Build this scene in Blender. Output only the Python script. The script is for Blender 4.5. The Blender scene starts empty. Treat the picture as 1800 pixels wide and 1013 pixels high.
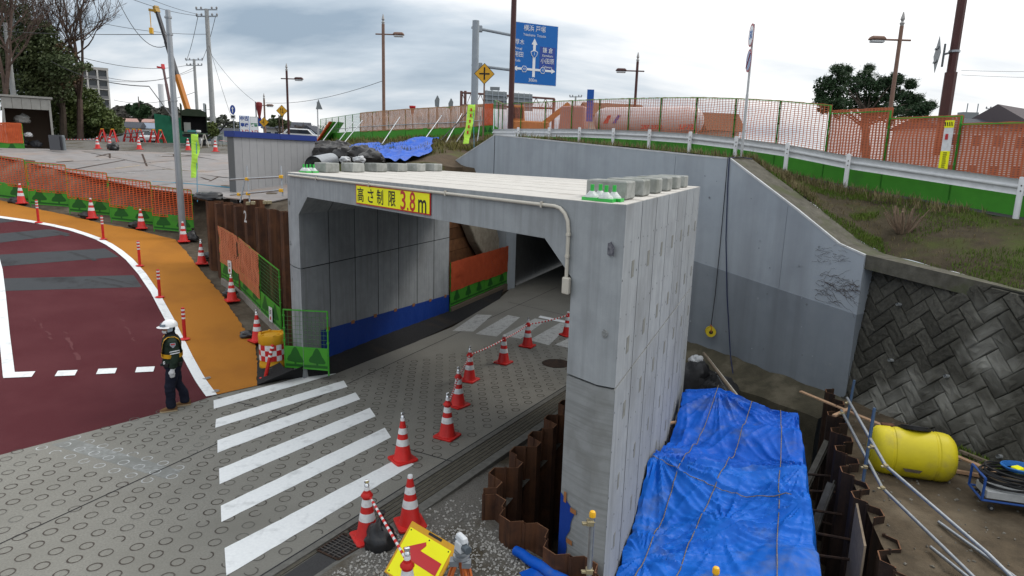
import bpy, bmesh, math, random
from mathutils import Vector, Matrix, noise
from mathutils.geometry import delaunay_2d_cdt
random.seed(7)
R = math.radians
scene = bpy.context.scene
col = scene.collection

# ------------------------------------------------------------------ camera
PITCH, ROLL, CAMH, FPX = R(11.2), R(1.75), 5.0, 1150.0
fwd = Vector((0, math.cos(PITCH), -math.sin(PITCH)))
r0 = Vector((1, 0, 0)); u0 = r0.cross(fwd)
rgt = r0 * math.cos(ROLL) + u0 * math.sin(ROLL)
upv = -r0 * math.sin(ROLL) + u0 * math.cos(ROLL)
CAM = Vector((0, 0, CAMH))
cam_d = bpy.data.cameras.new('camera'); cam_o = bpy.data.objects.new('camera', cam_d)
col.objects.link(cam_o); scene.camera = cam_o
cam_o.matrix_world = Matrix((( rgt.x, upv.x, -fwd.x, CAM.x), (rgt.y, upv.y, -fwd.y, CAM.y),
                             (rgt.z, upv.z, -fwd.z, CAM.z), (0, 0, 0, 1)))
cam_d.sensor_width = 36; cam_d.lens = FPX / 1800 * 36; cam_d.clip_end = 6000; cam_d.clip_start = .05

# ------------------------------------------------------------------ world: overcast sky with cloud bands
SUN_AZ, SUN_EL = R(62), R(48)          # azimuth measured from +Y towards +X
wd = bpy.data.worlds.new('World'); scene.world = wd; wd.use_nodes = True
nt = wd.node_tree; nt.nodes.clear()
def wn(t, **k):
    n = nt.nodes.new(t)
    for a, b in k.items(): setattr(n, a, b)
    return n
sky = wn('ShaderNodeTexSky', sky_type='NISHITA', sun_disc=False)
sky.sun_elevation = SUN_EL; sky.sun_rotation = SUN_AZ; sky.dust_density = 2.0
tc = wn('ShaderNodeTexCoord'); sep = wn('ShaderNodeSeparateXYZ')
nt.links.new(tc.outputs['Generated'], sep.inputs[0])
zc = wn('ShaderNodeMath', operation='MAXIMUM'); zc.inputs[1].default_value = 0.0
nt.links.new(sep.outputs[2], zc.inputs[0])
za = wn('ShaderNodeMath', operation='ADD'); za.inputs[1].default_value = .30
nt.links.new(zc.outputs[0], za.inputs[0])
cmb = wn('ShaderNodeCombineXYZ')
for i in (0, 1):
    dv = wn('ShaderNodeMath', operation='DIVIDE')
    nt.links.new(sep.outputs[i], dv.inputs[0]); nt.links.new(za.outputs[0], dv.inputs[1])
    nt.links.new(dv.outputs[0], cmb.inputs[i])
mp = wn('ShaderNodeMapping'); mp.inputs['Rotation'].default_value = (0, 0, R(38)); mp.inputs['Scale'].default_value = (.30, .55, 1)
mp.inputs['Location'].default_value = (2.35, -.9, 0)
nt.links.new(cmb.outputs[0], mp.inputs[0])
n1 = wn('ShaderNodeTexNoise'); n1.inputs['Scale'].default_value = 1.5; n1.inputs['Detail'].default_value = 9
n1.inputs['Roughness'].default_value = .52; n1.inputs['Distortion'].default_value = .35
nt.links.new(mp.outputs[0], n1.inputs['Vector'])
cr = wn('ShaderNodeValToRGB')
els = cr.color_ramp.elements
els[0].position = .40; els[0].color = (.36, .46, .57, 1)
els[1].position = .585; els[1].color = (1.28, 1.28, 1.28, 1)
e = els.new(.47); e.color = (.63, .72, .81, 1)
e = els.new(.53); e.color = (1.0, 1.03, 1.06, 1)
# clouds glow towards the hidden sun
dot = wn('ShaderNodeVectorMath', operation='DOT_PRODUCT')
dot.inputs[1].default_value = (math.sin(SUN_AZ) * math.cos(SUN_EL), math.cos(SUN_AZ) * math.cos(SUN_EL), math.sin(SUN_EL))
nt.links.new(tc.outputs['Generated'], dot.inputs[0])
mr = wn('ShaderNodeMapRange'); mr.inputs[1].default_value = .2; mr.inputs[2].default_value = 1; mr.inputs[3].default_value = 0; mr.inputs[4].default_value = .16
nt.links.new(dot.outputs['Value'], mr.inputs[0])
ad = wn('ShaderNodeMath', operation='ADD')
nt.links.new(n1.outputs['Fac'], ad.inputs[0]); nt.links.new(mr.outputs[0], ad.inputs[1])
nt.links.new(ad.outputs[0], cr.inputs[0])
bgs = wn('ShaderNodeBackground'); bgs.inputs[1].default_value = .08
nt.links.new(sky.outputs[0], bgs.inputs[0])
bgc = wn('ShaderNodeBackground'); bgc.inputs[1].default_value = 1.0
# overcast skies are brighter overhead than at the horizon
zm = wn('ShaderNodeMath', operation='MULTIPLY_ADD'); zm.inputs[1].default_value = .6; zm.inputs[2].default_value = .86
nt.links.new(zc.outputs[0], zm.inputs[0]); nt.links.new(zm.outputs[0], bgc.inputs[1])
nt.links.new(cr.outputs[0], bgc.inputs[0])
mx = wn('ShaderNodeMixShader'); mx.inputs[0].default_value = .9
nt.links.new(bgs.outputs[0], mx.inputs[1]); nt.links.new(bgc.outputs[0], mx.inputs[2])
wo = wn('ShaderNodeOutputWorld'); nt.links.new(mx.outputs[0], wo.inputs[0])

sl = bpy.data.lights.new('sun', 'SUN'); so = bpy.data.objects.new('sun', sl); col.objects.link(so)
sl.energy = 1.25; sl.angle = R(14); sl.color = (1, .96, .9)
sd = Vector((math.sin(SUN_AZ) * math.cos(SUN_EL), math.cos(SUN_AZ) * math.cos(SUN_EL), math.sin(SUN_EL)))
so.rotation_euler = sd.to_track_quat('Z', 'Y').to_euler()
so.location = sd * 60
vs = scene.view_settings
vs.view_transform = 'Standard'; vs.look = 'None'; vs.exposure = .08; vs.gamma = 1; vs.use_curve_mapping = False

# ------------------------------------------------------------------ measuring helpers
def ray(px, py): return fwd + rgt * ((px - 900) / FPX) - upv * ((py - 506.5) / FPX)
def at(px, py, z):
    d = ray(px, py); return CAM + d * ((z - CAMH) / d.z)
def atd(px, py, dist): return CAM + ray(px, py) * dist
def on_line(px, py, P, dirv):
    n = Vector((dirv.y, -dirv.x, 0)); d = ray(px, py)
    return CAM + d * ((P - CAM).dot(n) / d.dot(n))
HP = [(-50, 0), (14.5, 0), (17, .36), (20.8, .88), (24, 1.45), (28, 2.15), (30.5, 2.65), (40, 4.0), (47, 4.7), (60, 4.72), (500, 4.72)]
def _lin(s):
    for (a, b), (c, d) in zip(HP, HP[1:]):
        if s <= c: return b + (d - b) * (s - a) / (c - a)
    return HP[-1][1]
def hroad(x, y):
    s = -.6 * x + .8 * y
    return sum(_lin(s + o) for o in (-.9, -.45, 0, .45, .9)) / 5
def surf(px, py, f=hroad, off=0):
    d = ray(px, py); t0 = 2.0; t = t0
    while t < 120:
        P = CAM + d * t
        if P.z < f(P.x, P.y) + off: break
        t0 = t; t += .25
    for _ in range(30):
        m = (t0 + t) / 2; P = CAM + d * m
        if P.z < f(P.x, P.y) + off: t = m
        else: t0 = m
    P = CAM + d * t; P.z = f(P.x, P.y) + off
    return P

# ------------------------------------------------------------------ mesh helpers
class MB:
    def __init__(self): self.v = []; self.f = []; self.m = []; self.mi = 0
    def add(self, vs, fs):
        o = len(self.v); self.v += [Vector(p) for p in vs]
        self.f += [tuple(i + o for i in f) for f in fs]; self.m += [self.mi] * len(fs); return self
    def quad(self, a, b, c, d): return self.add([a, b, c, d], [(0, 1, 2, 3)])
    def box(self, c, s, M=None, taper=1.0):
        hx, hy, hz = s[0] / 2, s[1] / 2, s[2] / 2; vs = []
        for z, k in ((-hz, 1), (hz, taper)):
            vs += [Vector((-hx * k, -hy * k, z)), Vector((hx * k, -hy * k, z)), Vector((hx * k, hy * k, z)), Vector((-hx * k, hy * k, z))]
        if M: vs = [M @ p for p in vs]
        c = Vector(c)
        return self.add([p + c for p in vs], [(3, 2, 1, 0), (4, 5, 6, 7), (0, 1, 5, 4), (1, 2, 6, 5), (2, 3, 7, 6), (3, 0, 4, 7)])
    def bar(self, a, b, w, h=None, up=(0, 0, 1)):
        a, b = Vector(a), Vector(b); h = h or w; d = (b - a).normalized(); up = Vector(up)
        if abs(d.dot(up)) > .98: up = Vector((1, 0, 0))
        x = d.cross(up).normalized(); y = x.cross(d).normalized()
        vs = [p + x * (sx * w / 2) + y * (sy * h / 2) for p in (a, b) for sx, sy in ((-1, -1), (1, -1), (1, 1), (-1, 1))]
        return self.add(vs, [(0, 1, 2, 3), (7, 6, 5, 4), (0, 4, 5, 1), (1, 5, 6, 2), (2, 6, 7, 3), (3, 7, 4, 0)])
    def tube(self, path, rad, n=8, caps=True):
        path = [Vector(p) for p in path]; k = len(path)
        rs = rad if isinstance(rad, (list, tuple)) else [rad] * k
        vs = []; prev = None
        for i, p in enumerate(path):
            d = (path[min(i + 1, k - 1)] - path[max(i - 1, 0)])
            d = d.normalized() if d.length > 1e-9 else Vector((0, 0, 1))
            if prev is None:
                u = Vector((0, 0, 1)) if abs(d.z) < .9 else Vector((1, 0, 0))
                x = d.cross(u).normalized()
            else:
                x = (prev - d * prev.dot(d)); x = x.normalized() if x.length > 1e-6 else d.orthogonal().normalized()
            prev = x; y = d.cross(x)
            vs += [p + (x * math.cos(2 * math.pi * j / n) + y * math.sin(2 * math.pi * j / n)) * rs[i] for j in range(n)]
        fs = [(i * n + j, i * n + (j + 1) % n, (i + 1) * n + (j + 1) % n, (i + 1) * n + j) for i in range(k - 1) for j in range(n)]
        if caps: fs += [tuple(range(n))[::-1], tuple((k - 1) * n + j for j in range(n))]
        return self.add(vs, fs)
    def lathe(self, prof, n=20, c=(0, 0, 0), cap=True):
        c = Vector(c); vs = [c + Vector((r * math.cos(2 * math.pi * j / n), r * math.sin(2 * math.pi * j / n), z)) for r, z in prof for j in range(n)]
        k = len(prof)
        fs = [(i * n + j, i * n + (j + 1) % n, (i + 1) * n + (j + 1) % n, (i + 1) * n + j) for i in range(k - 1) for j in range(n)]
        if cap: fs += [tuple(range(n))[::-1], tuple((k - 1) * n + j for j in range(n))]
        return self.add(vs, fs)
    def prism(self, poly, ext):
        """poly: 3D points of a planar outline, ext: extrusion vector"""
        n = len(poly); poly = [Vector(p) for p in poly]; ext = Vector(ext)
        fs = [tuple(range(n))[::-1], tuple(range(n, 2 * n))] + [(i, (i + 1) % n, n + (i + 1) % n, n + i) for i in range(n)]
        return self.add(poly + [p + ext for p in poly], fs)
    def xf(self, M):
        self.v = [M @ p for p in self.v]; return self
    def merge(self, o, M=None):
        n = len(self.v); self.v += [(M @ p if M else p.copy()) for p in o.v]
        self.f += [tuple(i + n for i in f) for f in o.f]; self.m += o.m; return self
    def mesh(self, name, mats, smooth=False, bevel=0):
        me = bpy.data.meshes.new(name); me.from_pydata([tuple(p) for p in self.v], [], self.f)
        if not isinstance(mats, (list, tuple)): mats = [mats]
        for m in mats: me.materials.append(m)
        if len(mats) > 1: me.polygons.foreach_set('material_index', self.m)
        bm = bmesh.new(); bm.from_mesh(me)
        if smooth == 'merge' or bevel: bmesh.ops.remove_doubles(bm, verts=bm.verts, dist=1e-5)
        bmesh.ops.recalc_face_normals(bm, faces=bm.faces)
        if bevel:
            ed = [e for e in bm.edges if len(e.link_faces) == 2 and e.calc_face_angle(0) > .5]
            bmesh.ops.bevel(bm, geom=ed, offset=bevel, segments=1, affect='EDGES', clamp_overlap=True)
        bm.to_mesh(me); bm.free()
        if smooth:
            me.polygons.foreach_set('use_smooth', [True] * len(me.polygons))
            try: me.set_sharp_from_angle(angle=R(38))
            except Exception: pass
        me.update(); return me
    def build(self, name, mats, parent=None, smooth=False, bevel=0, local=False):
        if parent is not None and not local:
            o = world_loc(parent); self.v = [p - o for p in self.v]
        ob = bpy.data.objects.new(name, self.mesh(name, mats, smooth, bevel)); col.objects.link(ob)
        if parent is not None: ob.parent = parent
        return ob
def world_loc(o):
    p = Vector((0, 0, 0))
    while o is not None: p += o.location; o = o.parent
    return p
def tag(o, label, cat, group=None):
    o['label'] = label; o['category'] = cat
    if group: o['group'] = group
    return o
def thing(name, label, cat, loc=(0, 0, 0), rz=0, group=None):
    o = bpy.data.objects.new(name, None); col.objects.link(o); o.empty_display_size = .2
    o.location = loc; o.rotation_euler = (0, 0, rz)
    return tag(o, label, cat, group)
def copy_tree(o, parent=None):
    c = o.copy(); col.objects.link(c); c.parent = parent
    for ch in o.children: copy_tree(ch, c)
    return c
def struct(o): o['kind'] = 'structure'; return o
def stuff(o): o['kind'] = 'stuff'; return o

def drape(name, poly, f, dz, mat, step=.35, parent=None, jit=0):
    """a 2D polygon laid on the height function f"""
    pts = []
    n = len(poly)
    for i in range(n):
        a, b = Vector(poly[i][:2]), Vector(poly[(i + 1) % n][:2]); k = max(1, int((b - a).length / step))
        pts += [a.lerp(b, j / k) for j in range(k)]
    nb = len(pts); edges = [(i, (i + 1) % nb) for i in range(nb)]
    xs = [p.x for p in pts]; ys = [p.y for p in pts]
    def inside(x, y):
        c = False; j = nb - 1
        for i in range(nb):
            if (ys[i] > y) != (ys[j] > y) and x < (xs[j] - xs[i]) * (y - ys[i]) / (ys[j] - ys[i]) + xs[i]: c = not c
            j = i
        return c
    x = min(xs) + step / 2
    while x < max(xs):
        y = min(ys) + step / 2
        while y < max(ys):
            xx, yy = x + random.uniform(-.2, .2) * step, y + random.uniform(-.2, .2) * step
            if inside(xx, yy): pts.append(Vector((xx, yy)))
            y += step
        x += step
    v, e, fc, *_ = delaunay_2d_cdt(pts, edges, [], 1, 1e-4)
    m = MB(); m.add([(p.x, p.y, f(p.x, p.y) + dz + (noise.noise((p.x * 1.7, p.y * 1.7, 3)) * jit)) for p in v], [tuple(t) for t in fc])
    return m.build(name, mat, parent, smooth=True)

def text_mb(body, size, align='CENTER', depth=.0, bold=0):
    cu = bpy.data.curves.new('t', 'FONT'); cu.body = body; cu.size = size; cu.align_x = align; cu.align_y = 'CENTER'
    cu.offset = bold; cu.resolution_u = 3; cu.extrude = depth
    ob = bpy.data.objects.new('t', cu); col.objects.link(ob)
    dg = bpy.context.evaluated_depsgraph_get(); dg.update()
    me = bpy.data.meshes.new_from_object(ob.evaluated_get(dg))
    m = MB(); m.add([v.co.copy() for v in me.vertices], [tuple(p.vertices) for p in me.polygons])
    bpy.data.objects.remove(ob); bpy.data.meshes.remove(me); bpy.data.curves.remove(cu)
    return m
def frame(o, x, y):
    """matrix with given origin, x axis and y axis (z = x cross y)"""
    x = Vector(x).normalized(); y = Vector(y); y = (y - x * y.dot(x)).normalized(); z = x.cross(y); o = Vector(o)
    return Matrix(((x.x, y.x, z.x, o.x), (x.y, y.y, z.y, o.y), (x.z, y.z, z.z, o.z), (0, 0, 0, 1)))
# ------------------------------------------------------------------ materials
M_ = {}
def creases(m, sc=5.0, strength=.9, dist=.03):
    nt = m.node_tree; b = nt.nodes['Principled BSDF']; L = nt.links.new
    tcn = nt.nodes.new('ShaderNodeTexCoord'); w = nt.nodes.new('ShaderNodeTexNoise'); w.inputs['Scale'].default_value = 1.6; w.inputs['Detail'].default_value = 3; L(tcn.outputs['Object'], w.inputs['Vector'])
    mv = nt.nodes.new('ShaderNodeMix'); mv.data_type = 'VECTOR'; mv.inputs[0].default_value = .45; L(tcn.outputs['Object'], mv.inputs[4]); L(w.outputs['Color'], mv.inputs[5])
    hs = []
    for k, a in ((sc, 1.0), (sc * 2.7, .4)):
        v = nt.nodes.new('ShaderNodeTexVoronoi'); v.feature = 'DISTANCE_TO_EDGE'; v.inputs['Scale'].default_value = k; L(mv.outputs[1], v.inputs['Vector'])
        q = nt.nodes.new('ShaderNodeMapRange'); q.inputs[1].default_value = 0; q.inputs[2].default_value = .35; q.inputs[4].default_value = a; L(v.outputs['Distance'], q.inputs[0]); hs.append(q.outputs[0])
    ad_ = nt.nodes.new('ShaderNodeMath'); L(hs[0], ad_.inputs[0]); L(hs[1], ad_.inputs[1])
    bp = nt.nodes.new('ShaderNodeBump'); bp.inputs['Strength'].default_value = strength; bp.inputs['Distance'].default_value = dist; L(ad_.outputs[0], bp.inputs['Height'])
    L(bp.outputs[0], b.inputs['Normal']); return m
def mat(name, c, rough=.7, c2=None, scale=6.0, amt=1.0, bump=0.0, bscale=None, metal=0.0, streak=None, streak_amt=.5,
        c3=None, c3scale=1.2, c3lo=.5, c3hi=.62, rand=0.0, detail=6, spec=None, trans=0.0, sstretch=(9, 9, .5), rvar=.0):
    """base colour c mixed with c2 by noise; vertical run marks (streak); c3 = larger stain patches"""
    if name in M_: return M_[name]
    m = bpy.data.materials.new(name); m.use_nodes = True; nt = m.node_tree; b = nt.nodes['Principled BSDF']
    L = nt.links.new
    def N(t, **k):
        n = nt.nodes.new(t)
        for a, v in k.items(): setattr(n, a, v)
        return n
    b.inputs['Roughness'].default_value = rough; b.inputs['Metallic'].default_value = metal
    b.inputs['Specular IOR Level'].default_value = spec if spec is not None else (.5 if rough < .45 else (.3 if rough < .7 else .12))
    if trans: b.inputs['Transmission Weight'].default_value = trans
    tcn = N('ShaderNodeTexCoord'); vec = tcn.outputs['Object']
    out = None
    def rgb(cc):
        n = N('ShaderNodeRGB'); n.outputs[0].default_value = (*cc, 1); return n.outputs[0]
    def mixc(fac, a, d):
        n = N('ShaderNodeMix', data_type='RGBA'); L(fac, n.inputs[0]); L(a, n.inputs[6]); L(d, n.inputs[7]); return n.outputs[2]
    def nz(sc, det=detail, v=vec, lo=.3, hi=.7):
        n = N('ShaderNodeTexNoise'); n.inputs['Scale'].default_value = sc; n.inputs['Detail'].default_value = det
        n.inputs['Roughness'].default_value = .6
        L(v, n.inputs['Vector']); r = N('ShaderNodeMapRange'); r.inputs[1].default_value = lo; r.inputs[2].default_value = hi
        L(n.outputs['Fac'], r.inputs[0]); return r.outputs[0], n.outputs['Fac']
    out = rgb(c)
    if c2:
        f, _ = nz(scale)
        if amt != 1:
            q = N('ShaderNodeMath', operation='MULTIPLY'); q.inputs[1].default_value = amt; L(f, q.inputs[0]); f = q.outputs[0]
        out = mixc(f, out, rgb(c2))
    if c3:
        f, _ = nz(c3scale, 8, lo=c3lo, hi=c3hi); out = mixc(f, out, rgb(c3))
    if streak:
        mpn = N('ShaderNodeMapping'); mpn.inputs['Scale'].default_value = sstretch; L(vec, mpn.inputs[0])
        f, _ = nz(1.0, 4, mpn.outputs[0], .45, .75)
        q = N('ShaderNodeMath', operation='MULTIPLY'); q.inputs[1].default_value = streak_amt; L(f, q.inputs[0])
        out = mixc(q.outputs[0], out, rgb(streak))
    if rand:
        oi = N('ShaderNodeObjectInfo'); r = N('ShaderNodeMapRange'); r.inputs[3].default_value = 1 - rand; r.inputs[4].default_value = 1 + rand
        L(oi.outputs['Random'], r.inputs[0]); hs = N('ShaderNodeHueSaturation'); L(r.outputs[0], hs.inputs['Value']); L(out, hs.inputs['Color']); out = hs.outputs[0]
    L(out, b.inputs['Base Color'])
    if rvar:
        f, _ = nz(scale * .7); r = N('ShaderNodeMapRange'); r.inputs[3].default_value = rough - rvar; r.inputs[4].default_value = rough + rvar
        L(f, r.inputs[0]); L(r.outputs[0], b.inputs['Roughness'])
    if bump:
        _, f = nz(bscale or scale * 3, 8); bp = N('ShaderNodeBump'); bp.inputs['Strength'].default_value = bump; bp.inputs['Distance'].default_value = .02
        L(f, bp.inputs['Height']); L(bp.outputs[0], b.inputs['Normal'])
    M_[name] = m; return m

CONC = mat('concrete_precast', (.275, .294, .308), .8, (.335, .355, .37), 3.5, streak=(.20, .21, .215), streak_amt=.65, bump=.12, bscale=60, c3=(.235, .247, .255), c3scale=.9, c3lo=.5, c3hi=.72, rand=.08)
CONC_D = mat('concrete_lower', (.235, .245, .245), .85, (.275, .285, .285), 5, streak=(.15, .155, .15), streak_amt=.6, sstretch=(1.0, 1.0, 26), bump=.15, bscale=50, c3=(.205, .21, .205), c3scale=1.4, rand=.06)
CONC_T = mat('concrete_pale_top', (.55, .53, .49), .85, (.46, .44, .41), 5, c3=(.37, .34, .3), c3scale=2.5, c3lo=.56, c3hi=.8, bump=.12, bscale=60, rand=.06)
JOINT = mat('dark_joint', (.03, .03, .032), .9)
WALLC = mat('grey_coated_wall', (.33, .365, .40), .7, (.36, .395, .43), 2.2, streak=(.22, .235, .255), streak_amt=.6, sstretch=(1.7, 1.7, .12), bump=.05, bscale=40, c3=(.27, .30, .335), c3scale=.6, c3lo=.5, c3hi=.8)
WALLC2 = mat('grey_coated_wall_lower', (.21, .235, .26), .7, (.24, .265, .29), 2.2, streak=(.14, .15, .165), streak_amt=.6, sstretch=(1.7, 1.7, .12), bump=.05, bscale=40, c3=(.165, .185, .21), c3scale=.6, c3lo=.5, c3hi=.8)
COPING = mat('pale_coping', (.55, .56, .56), .8, (.4, .41, .42), 4)
ROADC = mat('road_concrete', (.245, .24, .215), .85, (.17, .166, .148), 38, c3=(.168, .164, .145), c3scale=.45, c3lo=.42, c3hi=.7, bump=.35, bscale=120, rvar=.08)
RING = mat('ring_groove', (.052, .043, .038), .9, (.10, .09, .08), 9, c3=(.165, .165, .152), c3scale=.8, c3lo=.5, c3hi=.72)
RINGW = mat('ring_painted', (.50, .52, .52), .8, (.2, .2, .2), 9)
ASPH = mat('asphalt_patch', (.016, .0165, .018), .85, (.032, .032, .033), 60, bump=.4, bscale=150, c3=(.045, .036, .028), c3scale=.7, c3lo=.56, c3hi=.75)
RED = mat('red_asphalt', (.088, .018, .023), .85, (.062, .014, .018), 90, bump=.45, bscale=220, c3=(.10, .028, .033), c3scale=.5, c3lo=.45, c3hi=.75)
GREYB = mat('grey_asphalt_band', (.062, .066, .072), .85, (.045, .048, .052), 80, bump=.4, bscale=200, c3=(.03, .03, .032), c3scale=.8, c3lo=.55, c3hi=.7)
OCHRE = mat('ochre_asphalt', (.40, .165, .026), .85, (.34, .135, .02), 70, bump=.4, bscale=200, c3=(.26, .105, .02), c3scale=.45, c3lo=.5, c3hi=.8)
PAINT = mat('road_paint', (.74, .76, .76), .7, (.66, .68, .69), 20, c3=(.42, .435, .44), c3scale=3.2, c3lo=.54, c3hi=.78, bump=.15, bscale=90)
PAINT_OLD = mat('worn_paint', (.50, .51, .50), .75, (.30, .30, .29), 26, c3=(.24, .24, .23), c3scale=6, c3lo=.5, c3hi=.7)
DIRT = mat('dirt', (.105, .083, .06), .95, (.062, .05, .038), 7, bump=.8, bscale=30, c3=(.14, .118, .09), c3scale=1.4, c3lo=.5, c3hi=.7)
DIRT_D = mat('dirt_damp', (.105, .08, .053), .93, (.062, .049, .034), 5, bump=.8, bscale=26, c3=(.14, .112, .078), c3scale=1.1, c3lo=.5, c3hi=.7)
SOIL = mat('trench_soil', (.05, .04, .028), .97, (.028, .023, .017), 6, bump=.9, bscale=22)
GRAVEL = mat('gravel_bed', (.21, .20, .18), .95, (.09, .085, .078), 45, bump=1.0, bscale=70, c3=(.085, .072, .052), c3scale=.9, c3lo=.5, c3hi=.62)
STONE = mat('gravel_stone', (.42, .41, .385), .9, (.25, .245, .23), 40)
PLATE = mat('steel_road_plate', (.24, .225, .22), .6, (.18, .165, .158), 2.2, c3=(.25, .19, .155), c3scale=.9, c3lo=.5, c3hi=.75, rand=.13, bump=.1)
RUST = mat('rusty_steel', (.075, .036, .022), .8, (.042, .024, .018), 5, streak=(.15, .068, .034), streak_amt=.75, bump=.3, bscale=30, c3=(.115, .05, .026), c3scale=2.2, c3lo=.5, c3hi=.7)
RUST_D = mat('rusty_steel_dark', (.04, .026, .02), .8, (.022, .017, .015), 5, streak=(.085, .045, .026), streak_amt=.6, bump=.3, bscale=30)
RUST_L = mat('rusty_cut_edge', (.20, .10, .055), .8, (.12, .06, .035), 12)
GALV = mat('galvanised_pipe', (.36, .38, .40), .38, (.26, .28, .30), 14, metal=.75)
PIPEB = mat('painted_blue_pipe', (.06, .12, .22), .45, (.1, .14, .2), 14, metal=.3)
PVC = mat('beige_conduit', (.52, .49, .42), .45, (.46, .43, .37), 8)
GREEN = mat('fence_green', (.045, .26, .025), .45, (.055, .30, .03), 5, rand=.08)
GREEN_B = mat('fence_board_green', (.06, .30, .025), .55, (.05, .25, .022), 3, c3=(.06, .17, .04), c3scale=2, c3lo=.56, c3hi=.75, rand=.08)
GREEN_P = mat('fence_print_dark_green', (.014, .10, .014), .6)
NET = mat('orange_net', (.62, .115, .03), .6, (.52, .085, .024), 4, rand=.1)
NET_B = mat('faded_orange_net', (.55, .16, .07), .65, (.58, .2, .1), 3, rand=.12)
NET_T = mat('tan_netting', (.50, .27, .16), .7, (.42, .23, .14), 3)
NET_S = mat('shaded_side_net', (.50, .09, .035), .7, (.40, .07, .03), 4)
CONE = mat('cone_red', (.58, .022, .018), .45, (.48, .018, .016), 9, c3=(.34, .04, .033), c3scale=5, c3lo=.55, c3hi=.75, rand=.12)
WHITE = mat('reflective_white', (.72, .73, .74), .4, (.6, .61, .62), 14, c3=(.48, .47, .46), c3scale=7, c3lo=.56, c3hi=.75)
CHROME = mat('lamp_chrome', (.7, .72, .74), .22, metal=.8)
BLACKP = mat('black_plastic', (.012, .012, .013), .38, (.02, .02, .022), 8, bump=.4, bscale=14)
BLACKR = mat('black_rubber', (.014, .014, .015), .6)
BLUET = mat('blue_tarp', (.003, .068, .40), .5, (.005, .10, .52), 3.0, spec=.14, bump=.7, bscale=9, c3=(.10, .13, .2), c3scale=1.3, c3lo=.6, c3hi=.82, rvar=.1)
creases(BLUET, 2.6, .35, .025)
BLUES = mat('blue_sheet', (.006, .038, .24), .5, (.008, .045, .27), 3, bump=.4, bscale=9)
TAPE = mat('brown_tape', (.30, .13, .05), .5)
SIGNY = mat('sign_yellow', (.88, .86, .006), .5, (.85, .82, .006), 4)
SIGNR = mat('sign_red', (.50, .012, .016), .4)
INK = mat('sign_black', (.010, .010, .011), .5)
DRUMY = mat('drum_yellow', (.62, .32, .012), .45, (.54, .27, .012), 5, c3=(.42, .22, .02), c3scale=3, c3lo=.56, c3hi=.75)
TANKY = mat('tank_yellow', (.60, .50, .012), .5, (.52, .43, .015), 3, c3=(.36, .29, .06), c3scale=2.2, c3lo=.52, c3hi=.75, bump=.25, bscale=5)
WOOD = mat('fresh_timber', (.46, .30, .19), .7, (.38, .235, .145), 9, c3=(.3, .19, .12), c3scale=3)
WOOD_O = mat('old_timber', (.23, .18, .13), .85, (.15, .12, .09), 9)
ROPE = mat('tiger_rope', (.34, .27, .17), .85, (.05, .045, .04), 60)
STONEB = mat('retaining_block', (.098, .094, .08), .97, (.055, .053, .045), 16, bump=.9, bscale=55, spec=.0, c3=(.24, .236, .21), c3scale=.5, c3lo=.52, c3hi=.68, rand=.28)
STONEJ = mat('retaining_joint', (.022, .022, .019), .95)
GRAIL = mat('guardrail_white', (.62, .63, .64), .45, (.52, .53, .54), 6, c3=(.42, .42, .42), c3scale=4, c3lo=.62, c3hi=.8)
GRASSG = mat('grass_bank_soil', (.06, .048, .029), .95, (.036, .029, .018), 4, bump=.8, bscale=24, c3=(.05, .062, .016), c3scale=.9, c3lo=.5, c3hi=.66)
LEAFG = mat('grass_green', (.07, .13, .016), .7, (.11, .15, .028), 2, rand=.1)
LEAFD = mat('grass_dry', (.19, .15, .08), .8, (.12, .105, .05), 2)
SIDING = mat('grey_siding', (.315, .32, .33), .5, (.285, .29, .30), 3, rand=.04)
BLUETRIM = mat('blue_cap_trim', (.018, .04, .20), .45)
# ------------------------------------------------------------------ frame of the new box culvert
ZT = 4.55
BL = at(509, 304, ZT); BR = at(1098, 362, ZT); BRB = at(1230, 329, ZT)
W = (BR - BL).normalized(); D = (BRB - BR).normalized()
def pb(s, t, z): return Vector((BL.x + W.x * s + D.x * t, BL.y + W.y * s + D.y * t, z))
SO0, SI0, SI1, SO1 = -.28, .45, 8.87, 9.61
RD = Vector((.51, .86, 0)).normalized()

# ------------------------------------------------------------------ ground sheets
def flat(z): return lambda x, y: z
far = MB(); far.add([(-2500, 66, 5.22), (2500, 66, 5.22), (2500, 3500, 5.0), (-2500, 3500, 5.0)], [(0, 1, 2, 3)])
far.add([(-2500, -400, 4.5), (-60, -400, 4.5), (-60, 66, 4.6), (-2500, 66, 4.66)], [(0, 1, 2, 3)])
far.add([(40, -400, 3.4), (2500, -400, 3.4), (2500, 66, 4.66), (40, 66, 4.66)], [(0, 1, 2, 3)])
struct(far.build('ground', mat('far_ground', (.10, .098, .092), .95, (.13, .12, .1), .06)))

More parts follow.
